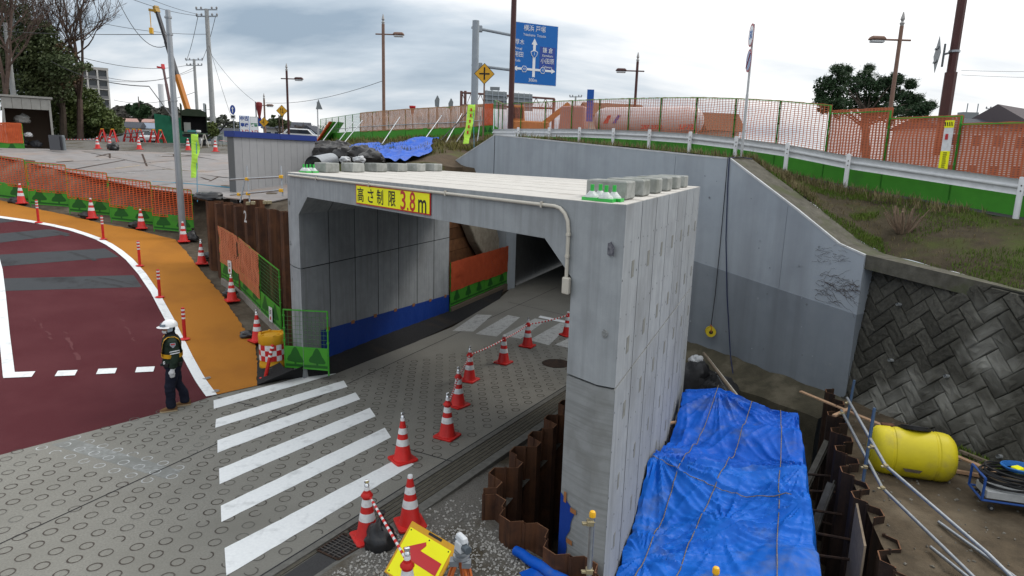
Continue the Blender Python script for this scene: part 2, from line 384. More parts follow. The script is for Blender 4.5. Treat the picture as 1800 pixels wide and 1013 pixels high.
PXE = [(-900, 250), (-140, 337), (0, 352), (50, 365), (125, 380), (175, 392), (237, 404), (307, 421), (325, 440), (350, 472), (390, 518), (425, 572), (448, 605), (452, 640), (452, 678)]
ochre_out = [surf(*p) for p in PXE[1:]]
WL = [(-140, 366), (0, 382), (50, 389), (90, 396), (125, 404), (150, 412), (172, 420), (192, 430), (210, 442), (228, 457), (250, 482), (272, 514), (298, 562), (330, 628), (352, 668), (372, 696)]
wl = [surf(*p) for p in WL]
def offs(poly, k):
    out = []
    for i, p in enumerate(poly):
        d = poly[min(i + 1, len(poly) - 1)] - poly[max(i - 1, 0)]; n = Vector((-d.y, d.x, 0)).normalized(); out.append(p + n * k)
    return out
road_edge = [at(-700, 985, 0), at(0, 800, 0), at(290, 724, 0), at(372, 697.5, 0), at(410, 688, 0), at(452, 678, 0)]
conc_left = [Vector((-5.05, 13.88, 0)), Vector((-4.0, 14.43, 0)), Vector((-1.75, 18.97, 0)), Vector((-.45, 23.2, 0))]
jamb = Vector((-.27, 25.0, 0))
# concrete carriageway running down into the underpass
gl0 = Vector((-1.88, 8.71, 0)); gut = lambda k: gl0 + RD * k
pts = [p for p in road_edge] + conc_left + [jamb + Vector((.25, .3, 0)), jamb + D * 34 + Vector((.2, 0, 0)), gut(18.2) + D * 17, gut(18.2), gut(-7)]
pts += [Vector((-9.5, 2.7, 0)), Vector((-16, 2.7, 0))]
road = struct(drape('road', pts, flat(0), 0, ROADC, step=1.2))
# ring grooves pressed into the concrete
ra, rb = Vector((.33, -.14, 0)), Vector((-.03, .285, 0))
r0p = Vector((-5.94, 7.5, 0))
def left_of(P, A, B): return (B.x - A.x) * (P.y - A.y) - (B.y - A.y) * (P.x - A.x)
redA, redB = at(0, 800, 0), at(372, 697, 0)
mr_, mw = MB(), MB()
pat = [at(95, 778, 0), at(150, 775, 0), at(325, 832, 0), at(270, 842, 0)]
for i in range(-30, 70):
    for j in range(-40, 90):
        P = r0p + ra * i + rb * j
        if not (3.5 < P.y < 23.5): continue
        px = P.x / P.y
        if px < -1.15 or px > .25: continue
        if left_of(P, redA, redB) > -.13: continue
        if left_of(P, gl0, gut(1)) < .13: continue
        if P.y > 14 and left_of(P, conc_left[1], conc_left[3]) > -.15: continue
        if left_of(P, redB, conc_left[1]) > -.12: continue
        q = P - at(190, 805, 0); e1 = (at(325, 835, 0) - at(110, 780, 0)).normalized(); al = q.dot(e1); ac = (q - e1 * al).length
        k = mw if (abs(al) < 1.55 and ac < .33) else mr_
        ro, ri = .090, .066; n = 20; a0 = random.random() * 6.28; span = n if random.random() < .88 else random.randint(11, 18)
        P = P + Vector((random.uniform(-.008, .008), random.uniform(-.008, .008), 0))
        vs = []
        for q_ in range(n):
            a = a0 + 2 * math.pi * q_ / n; wv = .006 * random.random()
            vs += [P + Vector((math.cos(a) * (ro - wv), math.sin(a) * (ro - wv), .003)), P + Vector((math.cos(a) * (ri + wv), math.sin(a) * (ri + wv), .003))]
        k.add(vs, [(2 * q_, 2 * ((q_ + 1) % n), 2 * ((q_ + 1) % n) + 1, 2 * q_ + 1) for q_ in range(span)])
stuff(mr_.build('ring_grooves', RING, road)); stuff(mw.build('painted_ring_grooves', RINGW, road))
# saw-cut joints
for n_, a, b in (('slab_joint', at(-60, 984, 0), at(980, 505, 0)), ('slab_joint', at(383, 699, 0), at(560, 742, 0)), ('slab_joint', at(690, 782, 0), at(795, 812, 0)), ('slab_joint', at(893, 531, 0), at(1000, 556, 0))):
    m = MB(); d = (b - a).normalized(); x = Vector((d.y, -d.x, 0)) * .011; z = Vector((0, 0, .0045)); k = 24
    for i in range(k):
        p, q = a.lerp(b, i / k) + z, a.lerp(b, (i + 1) / k) + z; m.quad(p - x, p + x, q + x, q - x)
    m.build(n_, JOINT, road)
m = MB(); pp = [at(90, 782, 0), at(130, 772, 0), at(320, 828, 0), at(290, 842, 0)]; m.add([p + Vector((0, 0, .0015)) for p in pp], [(0, 1, 2, 3)])
m.build('scuffed_patch', mat('scuff', (.26, .27, .265), .8, (.16, .165, .155), 12, c3=(.17, .175, .165), c3scale=1.6, c3lo=.45, c3hi=.6), road)
# zebra crossing
for q in [((375, 704), (585, 648), (591, 657), (376, 719)), ((379, 737), (604, 669), (611, 680), (379, 752)), ((382, 774), (625, 690), (633, 702), (382, 796)),
          ((385, 824), (650, 717), (660, 732), (386, 851)), ((388, 889), (676, 752), (688, 769), (389, 918)), ((395, 964), (700, 806), (728, 816), (398, 1012))]:
    A, B, C_, D_ = [at(x, y, .006) for x, y in q]; m = MB(); k = 22
    for i in range(k):
        u, v = i / k, (i + 1) / k; j = lambda: Vector((random.uniform(-.006, .006), random.uniform(-.006, .006), 0))
        if i == 0: l0, l1 = A + j(), D_ + j()
        n0, n1 = A.lerp(B, v) + j(), D_.lerp(C_, v) + j(); m.quad(l0, n0, n1, l1); l0, l1 = n0, n1
    m.build('crossing_stripe', PAINT, road)
for q in [((795, 582), (838, 553), (865, 554), (832, 583)), ((836, 587), (893, 554), (914, 558), (873, 592)), ((883, 590), (940, 560), (960, 563), (915, 596)), ((930, 598), (985, 567), (1003, 570), (965, 607)), ((975, 606), (1010, 590), (1025, 592), (1000, 612))]:
    m = MB(); m.add([at(x, y, .006) for x, y in q], [(0, 1, 2, 3)]); m.build('worn_crossing_stripe', PAINT_OLD, road)
m = MB(); m.add([at(x, y, .007) for x, y in ((946, 558), (950, 555), (1003, 566), (1003, 570))], [(0, 1, 2, 3)]); m.build('stop_line', PAINT, road)
m = MB(); c_ = at(978, 639, .006); m.lathe([(.36, 0), (.36, .003)], 28, c_); m.build('manhole_cover', RUST_D, road)

# drain channel at the road's right edge
dr = Vector((RD.y, -RD.x, 0))
def gp(k, o, z=0.0): p = gut(k) + dr * o; p.z = z; return p
ch = struct(MB().prism([gp(-7, .0, -.25), gp(-7, .0, .004), gp(-7, .10, .004), gp(-7, .10, -.02), gp(-7, .52, -.02), gp(-7, .52, .01), gp(-7, .68, .01), gp(-7, .68, -.25)], RD * 25).build('drain_channel', mat('channel_concrete', (.15, .148, .135), .9, (.10, .098, .09), 12, bump=.3)))
for o in (.135, .215, .295, .375, .455):
    k = MB(); k.bar(gp(-7, o, -.017), gp(18, o, -.017), .055, .014); k.build('channel_slat', mat('channel_slat', (.10, .092, .072), .8, (.06, .055, .045), 10), ch)
k = MB(); k.bar(gp(-7, -.012, .002), gp(18, -.012, .002), .022, .006); k.build('channel_joint', JOINT, ch)

# black asphalt footway inside the underpass, sloping down from the wall
def foot(x, y): return 0
wall_in = [pb(SI0 - .02, -.3, .30), pb(SI0 - .02, 0.4, .30), pb(SI0 - .02, 3.4, .25), pb(SI0 - .02, 7.2, .12), jamb + Vector((-.02, 0, .12))]
low = [Vector((-5.1, 13.85, .004)), Vector((-4.0, 14.43, .004)), Vector((-2.6, 17.2, .004)), Vector((-1.4, 20.1, .004)), Vector((-.42, 23.2, .004))]
m = MB()
def lerp_poly(P, u):
    k = u * (len(P) - 1); i = min(int(k), len(P) - 2); return P[i].lerp(P[i + 1], k - i)
NU, NV = 40, 6
vs = [lerp_poly(wall_in, u / NU).lerp(lerp_poly(low, u / NU), v / NV) for u in range(NU + 1) for v in range(NV + 1)]
m.add(vs, [(u * (NV + 1) + v, u * (NV + 1) + v + 1, (u + 1) * (NV + 1) + v + 1, (u + 1) * (NV + 1) + v) for u in range(NU) for v in range(NV)])
struct(m.build('footway', ASPH, smooth=True))
m = MB(); P = [ochre_out[-1], Vector((-5.05, 13.88, 0)), wall_in[0], at(500, 648, .25), ochre_out[-2], ochre_out[-3] + Vector((.2, .1, 0))]
m.add([p + Vector((0, 0, .012)) for p in P], [(0, 1, 2), (0, 2, 3), (0, 3, 4), (4, 3, 5)]); struct(m.build('footway_apron', ASPH))

# detour road: red anti-skid surfacing, grey bands, ochre shoulder, edge line
wlR = offs(wl, -.10); wlL = offs(wl, .10)
red_poly = [p for p in road_edge[1:4]][::-1] + [road_edge[0]] + [Vector((-30, 6, 0)), Vector((-40, 20, 0))] + [p for p in wl][:-1]
red = struct(drape('detour_road', [(p.x, p.y) for p in red_poly], hroad, 0, RED, step=.4))
oo = []
for a, b in zip(ochre_out, ochre_out[1:]):
    k = max(1, int((b - a).length / .12)); oo += [a.lerp(b, i / k) + Vector((random.uniform(-.025, .025), random.uniform(-.025, .025), 0)) for i in range(k)]
oo.append(ochre_out[-1])
och = struct(drape('ochre_shoulder', [(p.x, p.y) for p in wl] + [(p.x, p.y) for p in oo[::-1]], hroad, .003, OCHRE, step=.4))
def band(pxs, mat_, name, dz, parent):
    P = [surf(*p) for p in pxs]; drape(name, [(p.x, p.y) for p in P], hroad, dz, mat_, .3, parent)
band([(-120, 423), (0, 411), (82, 403.5), (96, 404), (124, 411.5), (0, 427), (-120, 442)], GREYB, 'grey_band', .004, red)
band([(-120, 455), (0, 448), (185, 437), (209, 452), (0, 469), (-120, 478)], GREYB, 'grey_band', .004, red)
band([(-150, 494), (0, 490), (235, 484), (250, 505), (0, 512), (-150, 517)], GREYB, 'grey_band', .004, red)
band([(-120, 372), (0, 384), (30, 389), (0, 392), (-120, 398)], GREYB, 'grey_band', .004, red)
def ribbon(P, wd, f, dz, mat_, name, parent):
    Q = []
    for a, b in zip(P, P[1:]):
        k = max(1, int((b - a).length / .3)); Q += [a.lerp(b, i / k) for i in range(k)]
    Q.append(P[-1]); A, B = offs(Q, wd / 2), offs(Q, -wd / 2); m = MB()
    for p in A + B: p.z = f(p.x, p.y) + dz
    n = len(Q); m.add(A + B, [(i, i + 1, n + i + 1, n + i) for i in range(n - 1)]); return m.build(name, mat_, parent)
random.seed(21)
for a, b, w_ in (((112, 578), (142, 645), .10), ((60, 560), (95, 600), .06), ((215, 560), (235, 600), .05)):
    A, B = surf(*a), surf(*b); pts_s = [A.lerp(B, i / 12) + Vector((random.gauss(0, .03), random.gauss(0, .02), 0)) for i in range(13)]
    for i in range(12):
        if random.random() < .75: ribbon(pts_s[i:i + 2], w_ * random.uniform(.3, 1), hroad, .005, mat('pale_scuff', (.125, .05, .053), .9, (.09, .024, .028), 30), 'pale_scuff', red)
for a, b, w_ in (((150, 492), (215, 505), .12), ((172, 488), (236, 500), .10), ((95, 407), (120, 415), .18), ((30, 409), (62, 418), .14), ((120, 444), (170, 458), .14)):
    A, B = surf(*a), surf(*b); ribbon([A.lerp(B, i / 6) + Vector((random.gauss(0, .02), random.gauss(0, .02), 0)) for i in range(7)], w_, hroad, .0065, mat('tyre_mark', (.035, .035, .037), .9, (.055, .058, .062), 8), 'tyre_mark', red)
ribbon(wl, .21, hroad, .010, PAINT, 'edge_line', red)
ll = [surf(*p) for p in ((-12, 440), (-3, 475), (2, 520), (8, 590), (16, 662))]
ribbon(ll, .2, hroad, .010, PAINT, 'lane_line', red)
for a, b in (((9, 660.5), (59, 658.5)), ((99, 657.5), (134, 656)), ((171, 654), (204, 652.5)), ((239, 651), (271, 649.5))):
    ribbon([surf(*a), surf(*b)], .26, hroad, .012, PAINT, 'stop_line_dash', red)
for p in ((363, 665), (378, 688)):
    m = MB(); m.lathe([(.09, 0), (.09, .004)], 16, surf(*p) + Vector((0, 0, .006))); m.build('valve_cover', mat('cover_steel', (.28, .27, .26), .6, (.1, .09, .08), 20), och)

# dirt shoulder in front of the fences, then the yard of steel plates behind them
FEN = [((-30, 345), (51, 356)), ((54, 361), (122, 366)), ((123, 374), (194, 381)), ((196, 389), (270, 397)), ((271, 405), (341, 412))]
fpan = [(surf(*a), surf(*b)) for a, b in FEN]
pile_a = Vector((-4.78, 15.6, 0)); pile_b = Vector((-10.1, 21.5, 0))
FL = [Vector((-60, 36, 0)), Vector((-30, 28.5, 0)), fpan[0][0], fpan[1][0], fpan[2][0], fpan[3][0], fpan[4][0], fpan[4][1], pile_b, pile_a]
def dist_fl(x, y):
    P = Vector((x, y, 0)); best = 1e9; sg = 1
    for a, b in zip(FL, FL[1:]):
        d = Vector((b.x - a.x, b.y - a.y, 0)); t = max(0, min(1, (P - Vector((a.x, a.y, 0))).dot(d) / d.length_squared))
        q = Vector((a.x, a.y, 0)) + d * t; r = (P - q).length
        if r < best: best = r; sg = 1 if left_of(P, a, b) > 0 else -1
    return best * sg
def plateau(x, y): return min(4.7, 3.2 + (y - 23.5) * .094 + .09 * max(0, -x - 14))
def zfar(x, y):
    u = max(0, min(1, (y - 39.5) / 6.5)); return 4.72 + .58 * u * u * (3 - 2 * u)
def tyard(x, y):
    t = dist_fl(x, y); u = max(0, min(1, (t - .25) / 2.3)); u = u * u * (3 - 2 * u)
    h = hroad(x, y) - .05
    b = .25 * math.exp(-((t - 1.6) / .9) ** 2) * noise.noise((x * .9, y * .9, 0)) * 2
    return h + (max(plateau(x, y), h) - h) * u + b
sh = [(p.x, p.y) for p in offs([q for q in ochre_out], -.25)]
shp = [(-60, 30)] + sh[:-1] + [(-5.0, 14.2), (-5.2, 15.1)] + [(p.x + .3, p.y + .3) for p in FL[::-1][1:-1]] + [(-60, 37)]
struct(drape('dirt_shoulder', shp, lambda x, y: hroad(x, y) - .035 + .05 * noise.noise((x * 2, y * 2, 1)) - .015, 0, DIRT, step=.4))
yp = [(p.x, p.y) for p in FL] + [(-2.6, 21.0), (-4, 27), (-10, 44), (-14, 67), (-90, 67), (-90, 40)]
yard = struct(drape('yard', yp, tyard, 0, DIRT, step=.75))

# steel road plates laid over the yard
u1 = Vector((.93, -.36, 0)).normalized(); u2 = Vector((.36, .93, 0)).normalized(); o = Vector((-10.2, 23.6, 0))
cnt = 0
for i in range(-7, 2):
    for j in range(0, 4):
        c_ = o + u1 * (i * 3.06 + (1.2 if j % 2 else 0)) + u2 * (j * 4.1 + 2.2)
        if dist_fl(c_.x, c_.y) < 2.6 or c_.y > 38.6 or c_.x > -8.9: continue
        rz = math.atan2(u1.y, u1.x) + random.uniform(-.02, .02); q = MB()
        cs = [Vector((sx * 1.5, sy * 2.0, 0)) for sx, sy in ((-1, -1), (1, -1), (1, 1), (-1, 1))]
        Mz = Matrix.Rotation(rz, 3, 'Z'); top = []
        for p in cs:
            w_ = Mz @ p + c_; w_.z = plateau(w_.x, w_.y) + .05 + random.uniform(0, .012); top.append(w_)
        q.prism([p - Vector((0, 0, .035)) for p in top], (0, 0, .035))
        ob = q.build('steel_plate', PLATE, yard); cnt += 1
for a, b in (((128, 298), (222, 281)), ((250, 271), (258, 292)), ((170, 275), (193, 270)), ((193, 270), (193, 278)), ((395, 305), (362, 323)), ((285, 275), (370, 274)), ((322, 302), (372, 318)), ((305, 325), (365, 321)), ((305, 272), (312, 280)), ((100, 285), (128, 283))):
    A, B = [surf(*p, f=plateau, off=.062) for p in (a, b)]; m = MB(); m.bar(A, B, .08, .012); m.build('plate_gap', mat('plate_gap_rust', (.075, .05, .038), .9, (.04, .03, .025), 9), yard)
for a, b in (((203, 296), (245, 291)), ((285, 297), (360, 302)), ((370, 305), (390, 304))):
    A, B = [surf(*p, f=plateau, off=.066) for p in (a, b)]; m = MB(); m.bar(A, B, .05, .012); m.build('chalk_mark', mat('chalk', (.5, .42, .3), .9), yard)
for p in ((171, 281), (224, 272), (260, 286), (217, 304), (257, 300), (278, 274), (395, 318), (230, 304), (380, 330)):
    A = surf(*p, f=plateau, off=.066); m = MB(); m.bar(A - Vector((.15, 0, 0)), A + Vector((.15, .03, 0)), .05, .012); m.bar(A - Vector((.05, .1, 0)), A + Vector((.06, .12, 0)), .04, .012)
    m.build('chalk_mark', mat('chalk_white', (.55, .55, .54), .9), yard)
# gravel ridge and asphalt road beyond the yard
m = MB(); P = [surf(150, 258, plateau), surf(240, 262, plateau), surf(410, 268, plateau)]
struct(drape('gravel_strip', [(-33, 39.5), (-16, 39.2), (-11.5, 38), (-11, 46), (-33, 50)], lambda x, y: zfar(x, y) + .05 * noise.noise((x, y, 0)), .02, GRAVEL, .7))
struct(drape('far_street', [(-70, 39.6), (-33, 39.5), (-31, 49), (-11, 47), (-12, 67), (-70, 67)], lambda x, y: zfar(x, y) - .02, .02, mat('street_asphalt', (.06, .062, .066), .9, (.045, .047, .05), 30), 3))

# gravel and dirt right of the road, trench around the culvert's right leg
p1 = [Vector((1.05, 11.7, 0)), Vector((.53, 10.44, 0)), Vector((.17, 9.64, 0)), Vector((-.31, 8.35, 0)), Vector((.05, 7.78, 0)), Vector((.45, 7.41, 0)), Vector((.96, 6.84, 0)), Vector((1.7, 6.0, 0))]
gv = [gp(-7, .6), gp(4.2, .6), Vector((2.1, 13.7, 0))] + [p + Vector((.16, .02, 0)) for p in p1] + [Vector((2.2, 4.2, 0)), Vector((-4.2, 2.5, 0))]
grav_h = lambda x, y: .02 + .03 * noise.noise((x * 1.5, y * 1.5, 5)) + .012 * noise.noise((x * 8, y * 8, 2)) - max(0, min(.10, (y - 8.2) * .05))
grav = struct(drape('gravel_verge', [(p.x, p.y) for p in gv], grav_h, 0, GRAVEL, .16))
m = MB(); ico = []
t_ = (1 + 5 ** .5) / 2
oct_v = [Vector(p) for p in ((1, 0, 0), (-1, 0, 0), (0, 1, 0), (0, -1, 0), (0, 0, 1), (0, 0, -1))]
oct_f = [(0, 2, 4), (2, 1, 4), (1, 3, 4), (3, 0, 4), (2, 0, 5), (1, 2, 5), (3, 1, 5), (0, 3, 5)]
def stones(m, n, samp, f, lo, hi):
    for _ in range(n):
        x, y = samp()
        r = random.uniform(lo, hi); E = Matrix.Rotation(random.random() * 6, 3, 'Z') @ Matrix.Rotation(random.random() * 6, 3, 'X')
        c = Vector((x, y, f(x, y) + r * .3)); sc = Vector((r * random.uniform(.8, 1.5), r, r * random.uniform(.5, .9)))
        m.add([c + E @ Vector((p.x * sc.x, p.y * sc.y, p.z * sc.z)) * random.uniform(.85, 1.1) for p in oct_v], oct_f)
def samp():
    while True:
        x, y = random.uniform(-2.2, 2), random.uniform(5.4, 9.0); P = Vector((x, y, 0))
        if left_of(P, gp(0, .7), gp(1, .7)) > 0: continue
        if y > 8.1 and random.random() < .75: continue
        if left_of(P, p1[3], p1[6]) > 0 and x > -.31: continue
        if y > 8.3 and left_of(P, p1[3], p1[0]) < 0: continue
        return x, y
stones(m, 5200, samp, grav_h, .008, .024)
stuff(m.build('gravel_stones', STONE, grav))
m = MB(); m.add([p + Vector((0, 0, .006)) for p in (at(560, 972, .0), at(640, 935, 0), at(700, 965, 0), at(690, 1060, 0), at(430, 1060, 0))], [(0, 1, 2, 3, 4)])
struct(m.build('asphalt_patch', mat('asphalt_mid', (.055, .055, .056), .9, (.04, .04, .041), 50, bump=.4, bscale=130)))
m = MB(); m.add([(-3, 3, -1.9), (9, 3, -1.9), (9.5, 19, -1.9), (-1, 19, -1.9)], [(0, 1, 2, 3)]); struct(m.build('trench_floor', SOIL))
pr_ = [Vector((6.75, 13.0, .1)), Vector((6.35, 12.0, .1)), Vector((6.01, 11.06, .1)), Vector((5.54, 9.77, .1)), Vector((5.19, 8.41, .1)), Vector((4.85, 7.27, .1)), Vector((4.3, 5.2, .1))]
dh = lambda x, y: .08 + .05 * noise.noise((x * .8, y * .8, 0)) + .02 * noise.noise((x * 3.5, y * 3.5, 0)) + .012 * noise.noise((x * 11, y * 11, 0))
dirt = struct(drape('dirt_ground', [(p.x, p.y) for p in pr_] + [(4.0, 3.5), (13.5, 3.5), (12, 6.4), (7.7, 13.9)], dh, 0, DIRT_D, .14))
m = MB()
def samp2():
    while True:
        x, y = random.uniform(4.8, 9.5), random.uniform(6, 13)
        if left_of(Vector((x, y, 0)), pr_[0], pr_[5]) < -.05 * 0: continue
        return x, y
stones(m, 420, samp2, dh, .008, .03); stuff(m.build('dirt_pebbles', mat('pebble', (.2, .185, .16), .9, (.12, .11, .09), 20), dirt))

# ------------------------------------------------------------------ old tunnel headwall and wing
W2 = Vector((.56, -.83, 0)).normalized(); N2 = Vector((-W2.y, W2.x, 0))      # N2 points away from the camera
if N2.y < 0: N2 = -N2
def hw(s, z, b=0): p = jamb + W2 * s + N2 * b; return Vector((p.x, p.y, z))
def wall_s(px, py): q = on_line(px, py, jamb, W2); return (q - jamb).dot(W2), q.z
prof = [wall_s(*p) for p in ((762, 308), (790, 290), (870, 238), (1283, 280), (1400, 369), (1475, 430), (1520, 450))]
hwall = thing('tunnel_headwall', 'grey coated concrete headwall and wing wall beside the old tunnel mouth', 'wall', hw(3, 0))
sE = prof[-1][0]
def ztop(s):
    for (a, b), (c, d) in zip(prof, prof[1:]):
        if s <= c: return b + (d - b) * (s - a) / (c - a)
    return prof[-1][1]
m = MB()     # upper face, above the construction joint
jl = lambda s: 2.36 + (2.04 - 2.36) * (s - 9.98) / 2.84
up = [hw(s, z) for s, z in prof]
m.prism([hw(8.3, jl(8.3))] + [hw(8.3, 4.25), hw(0, 4.25), hw(0, 2.6), hw(prof[0][0], 2.6)] + up + [hw(sE, jl(sE))], N2 * .45)
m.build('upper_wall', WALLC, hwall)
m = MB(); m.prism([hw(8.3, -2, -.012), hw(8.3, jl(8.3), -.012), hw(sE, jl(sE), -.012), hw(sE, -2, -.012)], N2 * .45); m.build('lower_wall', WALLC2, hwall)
m = MB(); m.prism([hw(0, -.3), hw(0, 2.6), hw(-3.2, 2.6), hw(-3.2, -.3)], N2 * .45); m.build('left_wall', WALLC, hwall)
m = MB()
for a, b in zip(up[1:], up[2:]): m.bar(a + Vector((0, 0, .01)) + N2 * .02, b + Vector((0, 0, .01)) + N2 * .02, .055, .04)
m.build('coping_edge', COPING, hwall)
s7 = prof[2][0]
m = MB(); m.bar(hw(s7 - .03, 3.0, -.004), hw(s7 + .0, prof[2][1] - .02, -.004), .02, .02); m.build('wall_joint', JOINT, hwall)
for px in (1186, 1392):
    s_, _ = wall_s(px, 300); m = MB(); m.bar(hw(s_, jl(s_) + .02, -.002), hw(s_, ztop(s_) - .06, -.002), .008, .008); m.build('wall_seam', mat('seam_grey', (.2, .22, .24), .8), hwall)
random.seed(77)
for k in range(34):
    s_ = random.uniform(9.2, 13.3); z_ = random.uniform(.4, ztop(s_) - .3); c_ = hw(s_, z_, -.014); r_ = random.uniform(.012, .03); m = MB(); m.prism([c_ + W2 * (r_ * math.cos(i)) + Vector((0, 0, r_ * math.sin(i))) for i in range(6)], -N2 * .003); m.build('plugged_hole', mat('plug_grey', (.24, .26, .28), .8, rand=.4), hwall)
random.seed(7)
# tunnel tube
tn = thing('old_tunnel', 'dark old box tunnel bore behind the new culvert', 'tunnel', jamb)
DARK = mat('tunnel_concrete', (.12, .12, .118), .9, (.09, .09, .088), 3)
A_, B_ = jamb + N2 * .45, jamb + W2 * 8.3 + N2 * .45
def tq(P, z, t): q = P + D * t; return Vector((q.x, q.y, z))
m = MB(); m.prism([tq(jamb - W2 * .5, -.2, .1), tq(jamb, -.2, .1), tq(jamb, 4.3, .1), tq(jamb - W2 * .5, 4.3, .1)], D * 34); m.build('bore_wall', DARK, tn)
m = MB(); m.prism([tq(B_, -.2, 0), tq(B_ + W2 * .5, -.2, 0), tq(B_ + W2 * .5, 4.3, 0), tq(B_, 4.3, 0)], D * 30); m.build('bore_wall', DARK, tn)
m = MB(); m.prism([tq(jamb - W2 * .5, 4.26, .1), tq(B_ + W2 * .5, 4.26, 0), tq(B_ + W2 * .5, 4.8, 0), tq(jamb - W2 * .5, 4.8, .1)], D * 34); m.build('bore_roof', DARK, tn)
m = MB(); m.quad(tq(jamb - W2, -.2, 33), tq(jamb + W2 * 9, -.2, 33), tq(jamb + W2 * 9, 4.6, 33), tq(jamb - W2, 4.6, 33)); m.build('bore_blackout_wall', DARK, tn)  # added wall shutting the far end so the bore stays dark
# dirt ledge and footing at the foot of the wing wall
m = MB(); K = 30; vs = []
for i in range(K + 1):
    s = 8.0 + (sE - 8.0) * i / K; q = .10 * noise.noise((s * 2, 0, 0))
    for b, z in ((.02, .32 - .25 * (s - 8) / 5.7 + q * .7), (-.35, .05 - .15 * (s - 8) / 5.7 + q), (-.95 + q, -.22), (-1.0 + q, -.6), (-1.02, -2)):
        vs.append(hw(s, z, b))
m.add(vs, [(i * 5 + j, i * 5 + j + 1, (i + 1) * 5 + j + 1, (i + 1) * 5 + j) for i in range(K) for j in range(4)])
struct(m.build('footing_ledge', mat('muddy_footing', (.085, .075, .052), .95, (.055, .05, .035), 4, bump=.5, bscale=25, c3=(.12, .105, .075), c3scale=1.2), smooth=True))
# retained ground behind the gap's left side: timber lagging and a slab of broken concrete
lag = thing('timber_lagging', 'rusty brown timber lagging wall in the gap beyond the culvert', 'wall', pb(SI0 - .6, 7.6, 0))
g0, g1 = pb(SI0 - .9, 7.0, 0), jamb + W2 * -1.1
for i in range(9):
    m = MB(); z = .2 + i * .4; m.bar(Vector((g0.x, g0.y, z + .19)), Vector((g1.x, g1.y, z + .19)), .07, .385); m.build('board', mat('lagging_board', (.22, .10, .045), .9, (.12, .06, .032), 4, rand=.3, bump=.3), lag)
sb = MB(); sA, sB, sC, sD = at(812, 398, 3.0), at(858, 398, 3.0), at(868, 452, 1.6), at(838, 452, 1.6)
base = on_line(840, 420, g0 + Vector((.25, -.1, 0)), (g1 - g0).normalized())
gd = (g1 - g0).normalized(); gn = Vector((gd.y, -gd.x, 0))
def lg(px, py): return on_line(px, py, g0 + gn * .12, gd)
sb.prism([lg(800, 372), lg(852, 372), lg(862, 415), lg(872, 440), lg(868, 452), lg(838, 452), lg(822, 425)], gn * .35)
tag(sb.build('concrete_slab', mat('rough_slab', (.42, .37, .29), .95, (.27, .23, .18), 5, bump=.8, bscale=14), bevel=.03), 'rough broken concrete slab leaning on the brown lagging in the gap', 'slab')

# ------------------------------------------------------------------ herringbone retaining wall
SW0 = Vector((7.41, 13.61, 0)); SE = Vector((.322, -.947, 0)).normalized(); SN = Vector((-.947, -.322, 0))
SU = (Vector((0, 0, 1)) - SN * .15).normalized(); SNN = SE.cross(SU); SNN = SNN if SNN.dot(SN) > 0 else -SNN
def sw(a, b, n=0): return SW0 + SE * a + SU * b + SNN * n
def sw_ab(px, py):
    d = ray(px, py); q = CAM + d * ((SW0 - CAM).dot(SNN) / d.dot(SNN)); return (q - SW0).dot(SE), (q - SW0).dot(SU)
TA, TB = sw_ab(1520, 450), sw_ab(1800, 516)
top_l = lambda a: TA[1] + (TB[1] - TA[1]) * (a - TA[0]) / (TB[0] - TA[0])
rw = thing('retaining_wall', 'dark mossy herringbone block retaining wall behind the yellow tank', 'wall', SW0)
AEND = 8.0
m = MB(); m.prism([sw(-.78, -1, -.3), sw(AEND, -1, -.3), sw(AEND, top_l(AEND), -.3), sw(-.78, top_l(-.78), -.3)], SNN * .3); m.build('mortar_bed', STONEJ, rw)
def clip(poly, f):
    out = []
    for i in range(len(poly)):
        a, b = poly[i], poly[(i + 1) % len(poly)]; fa, fb = f(a), f(b)
        if fa >= 0: out.append(a)
        if (fa >= 0) != (fb >= 0): t = fa / (fa - fb); out.append((a[0] + (b[0] - a[0]) * t, a[1] + (b[1] - a[1]) * t))
    return out
U_ = .25; c45 = math.sqrt(.5)
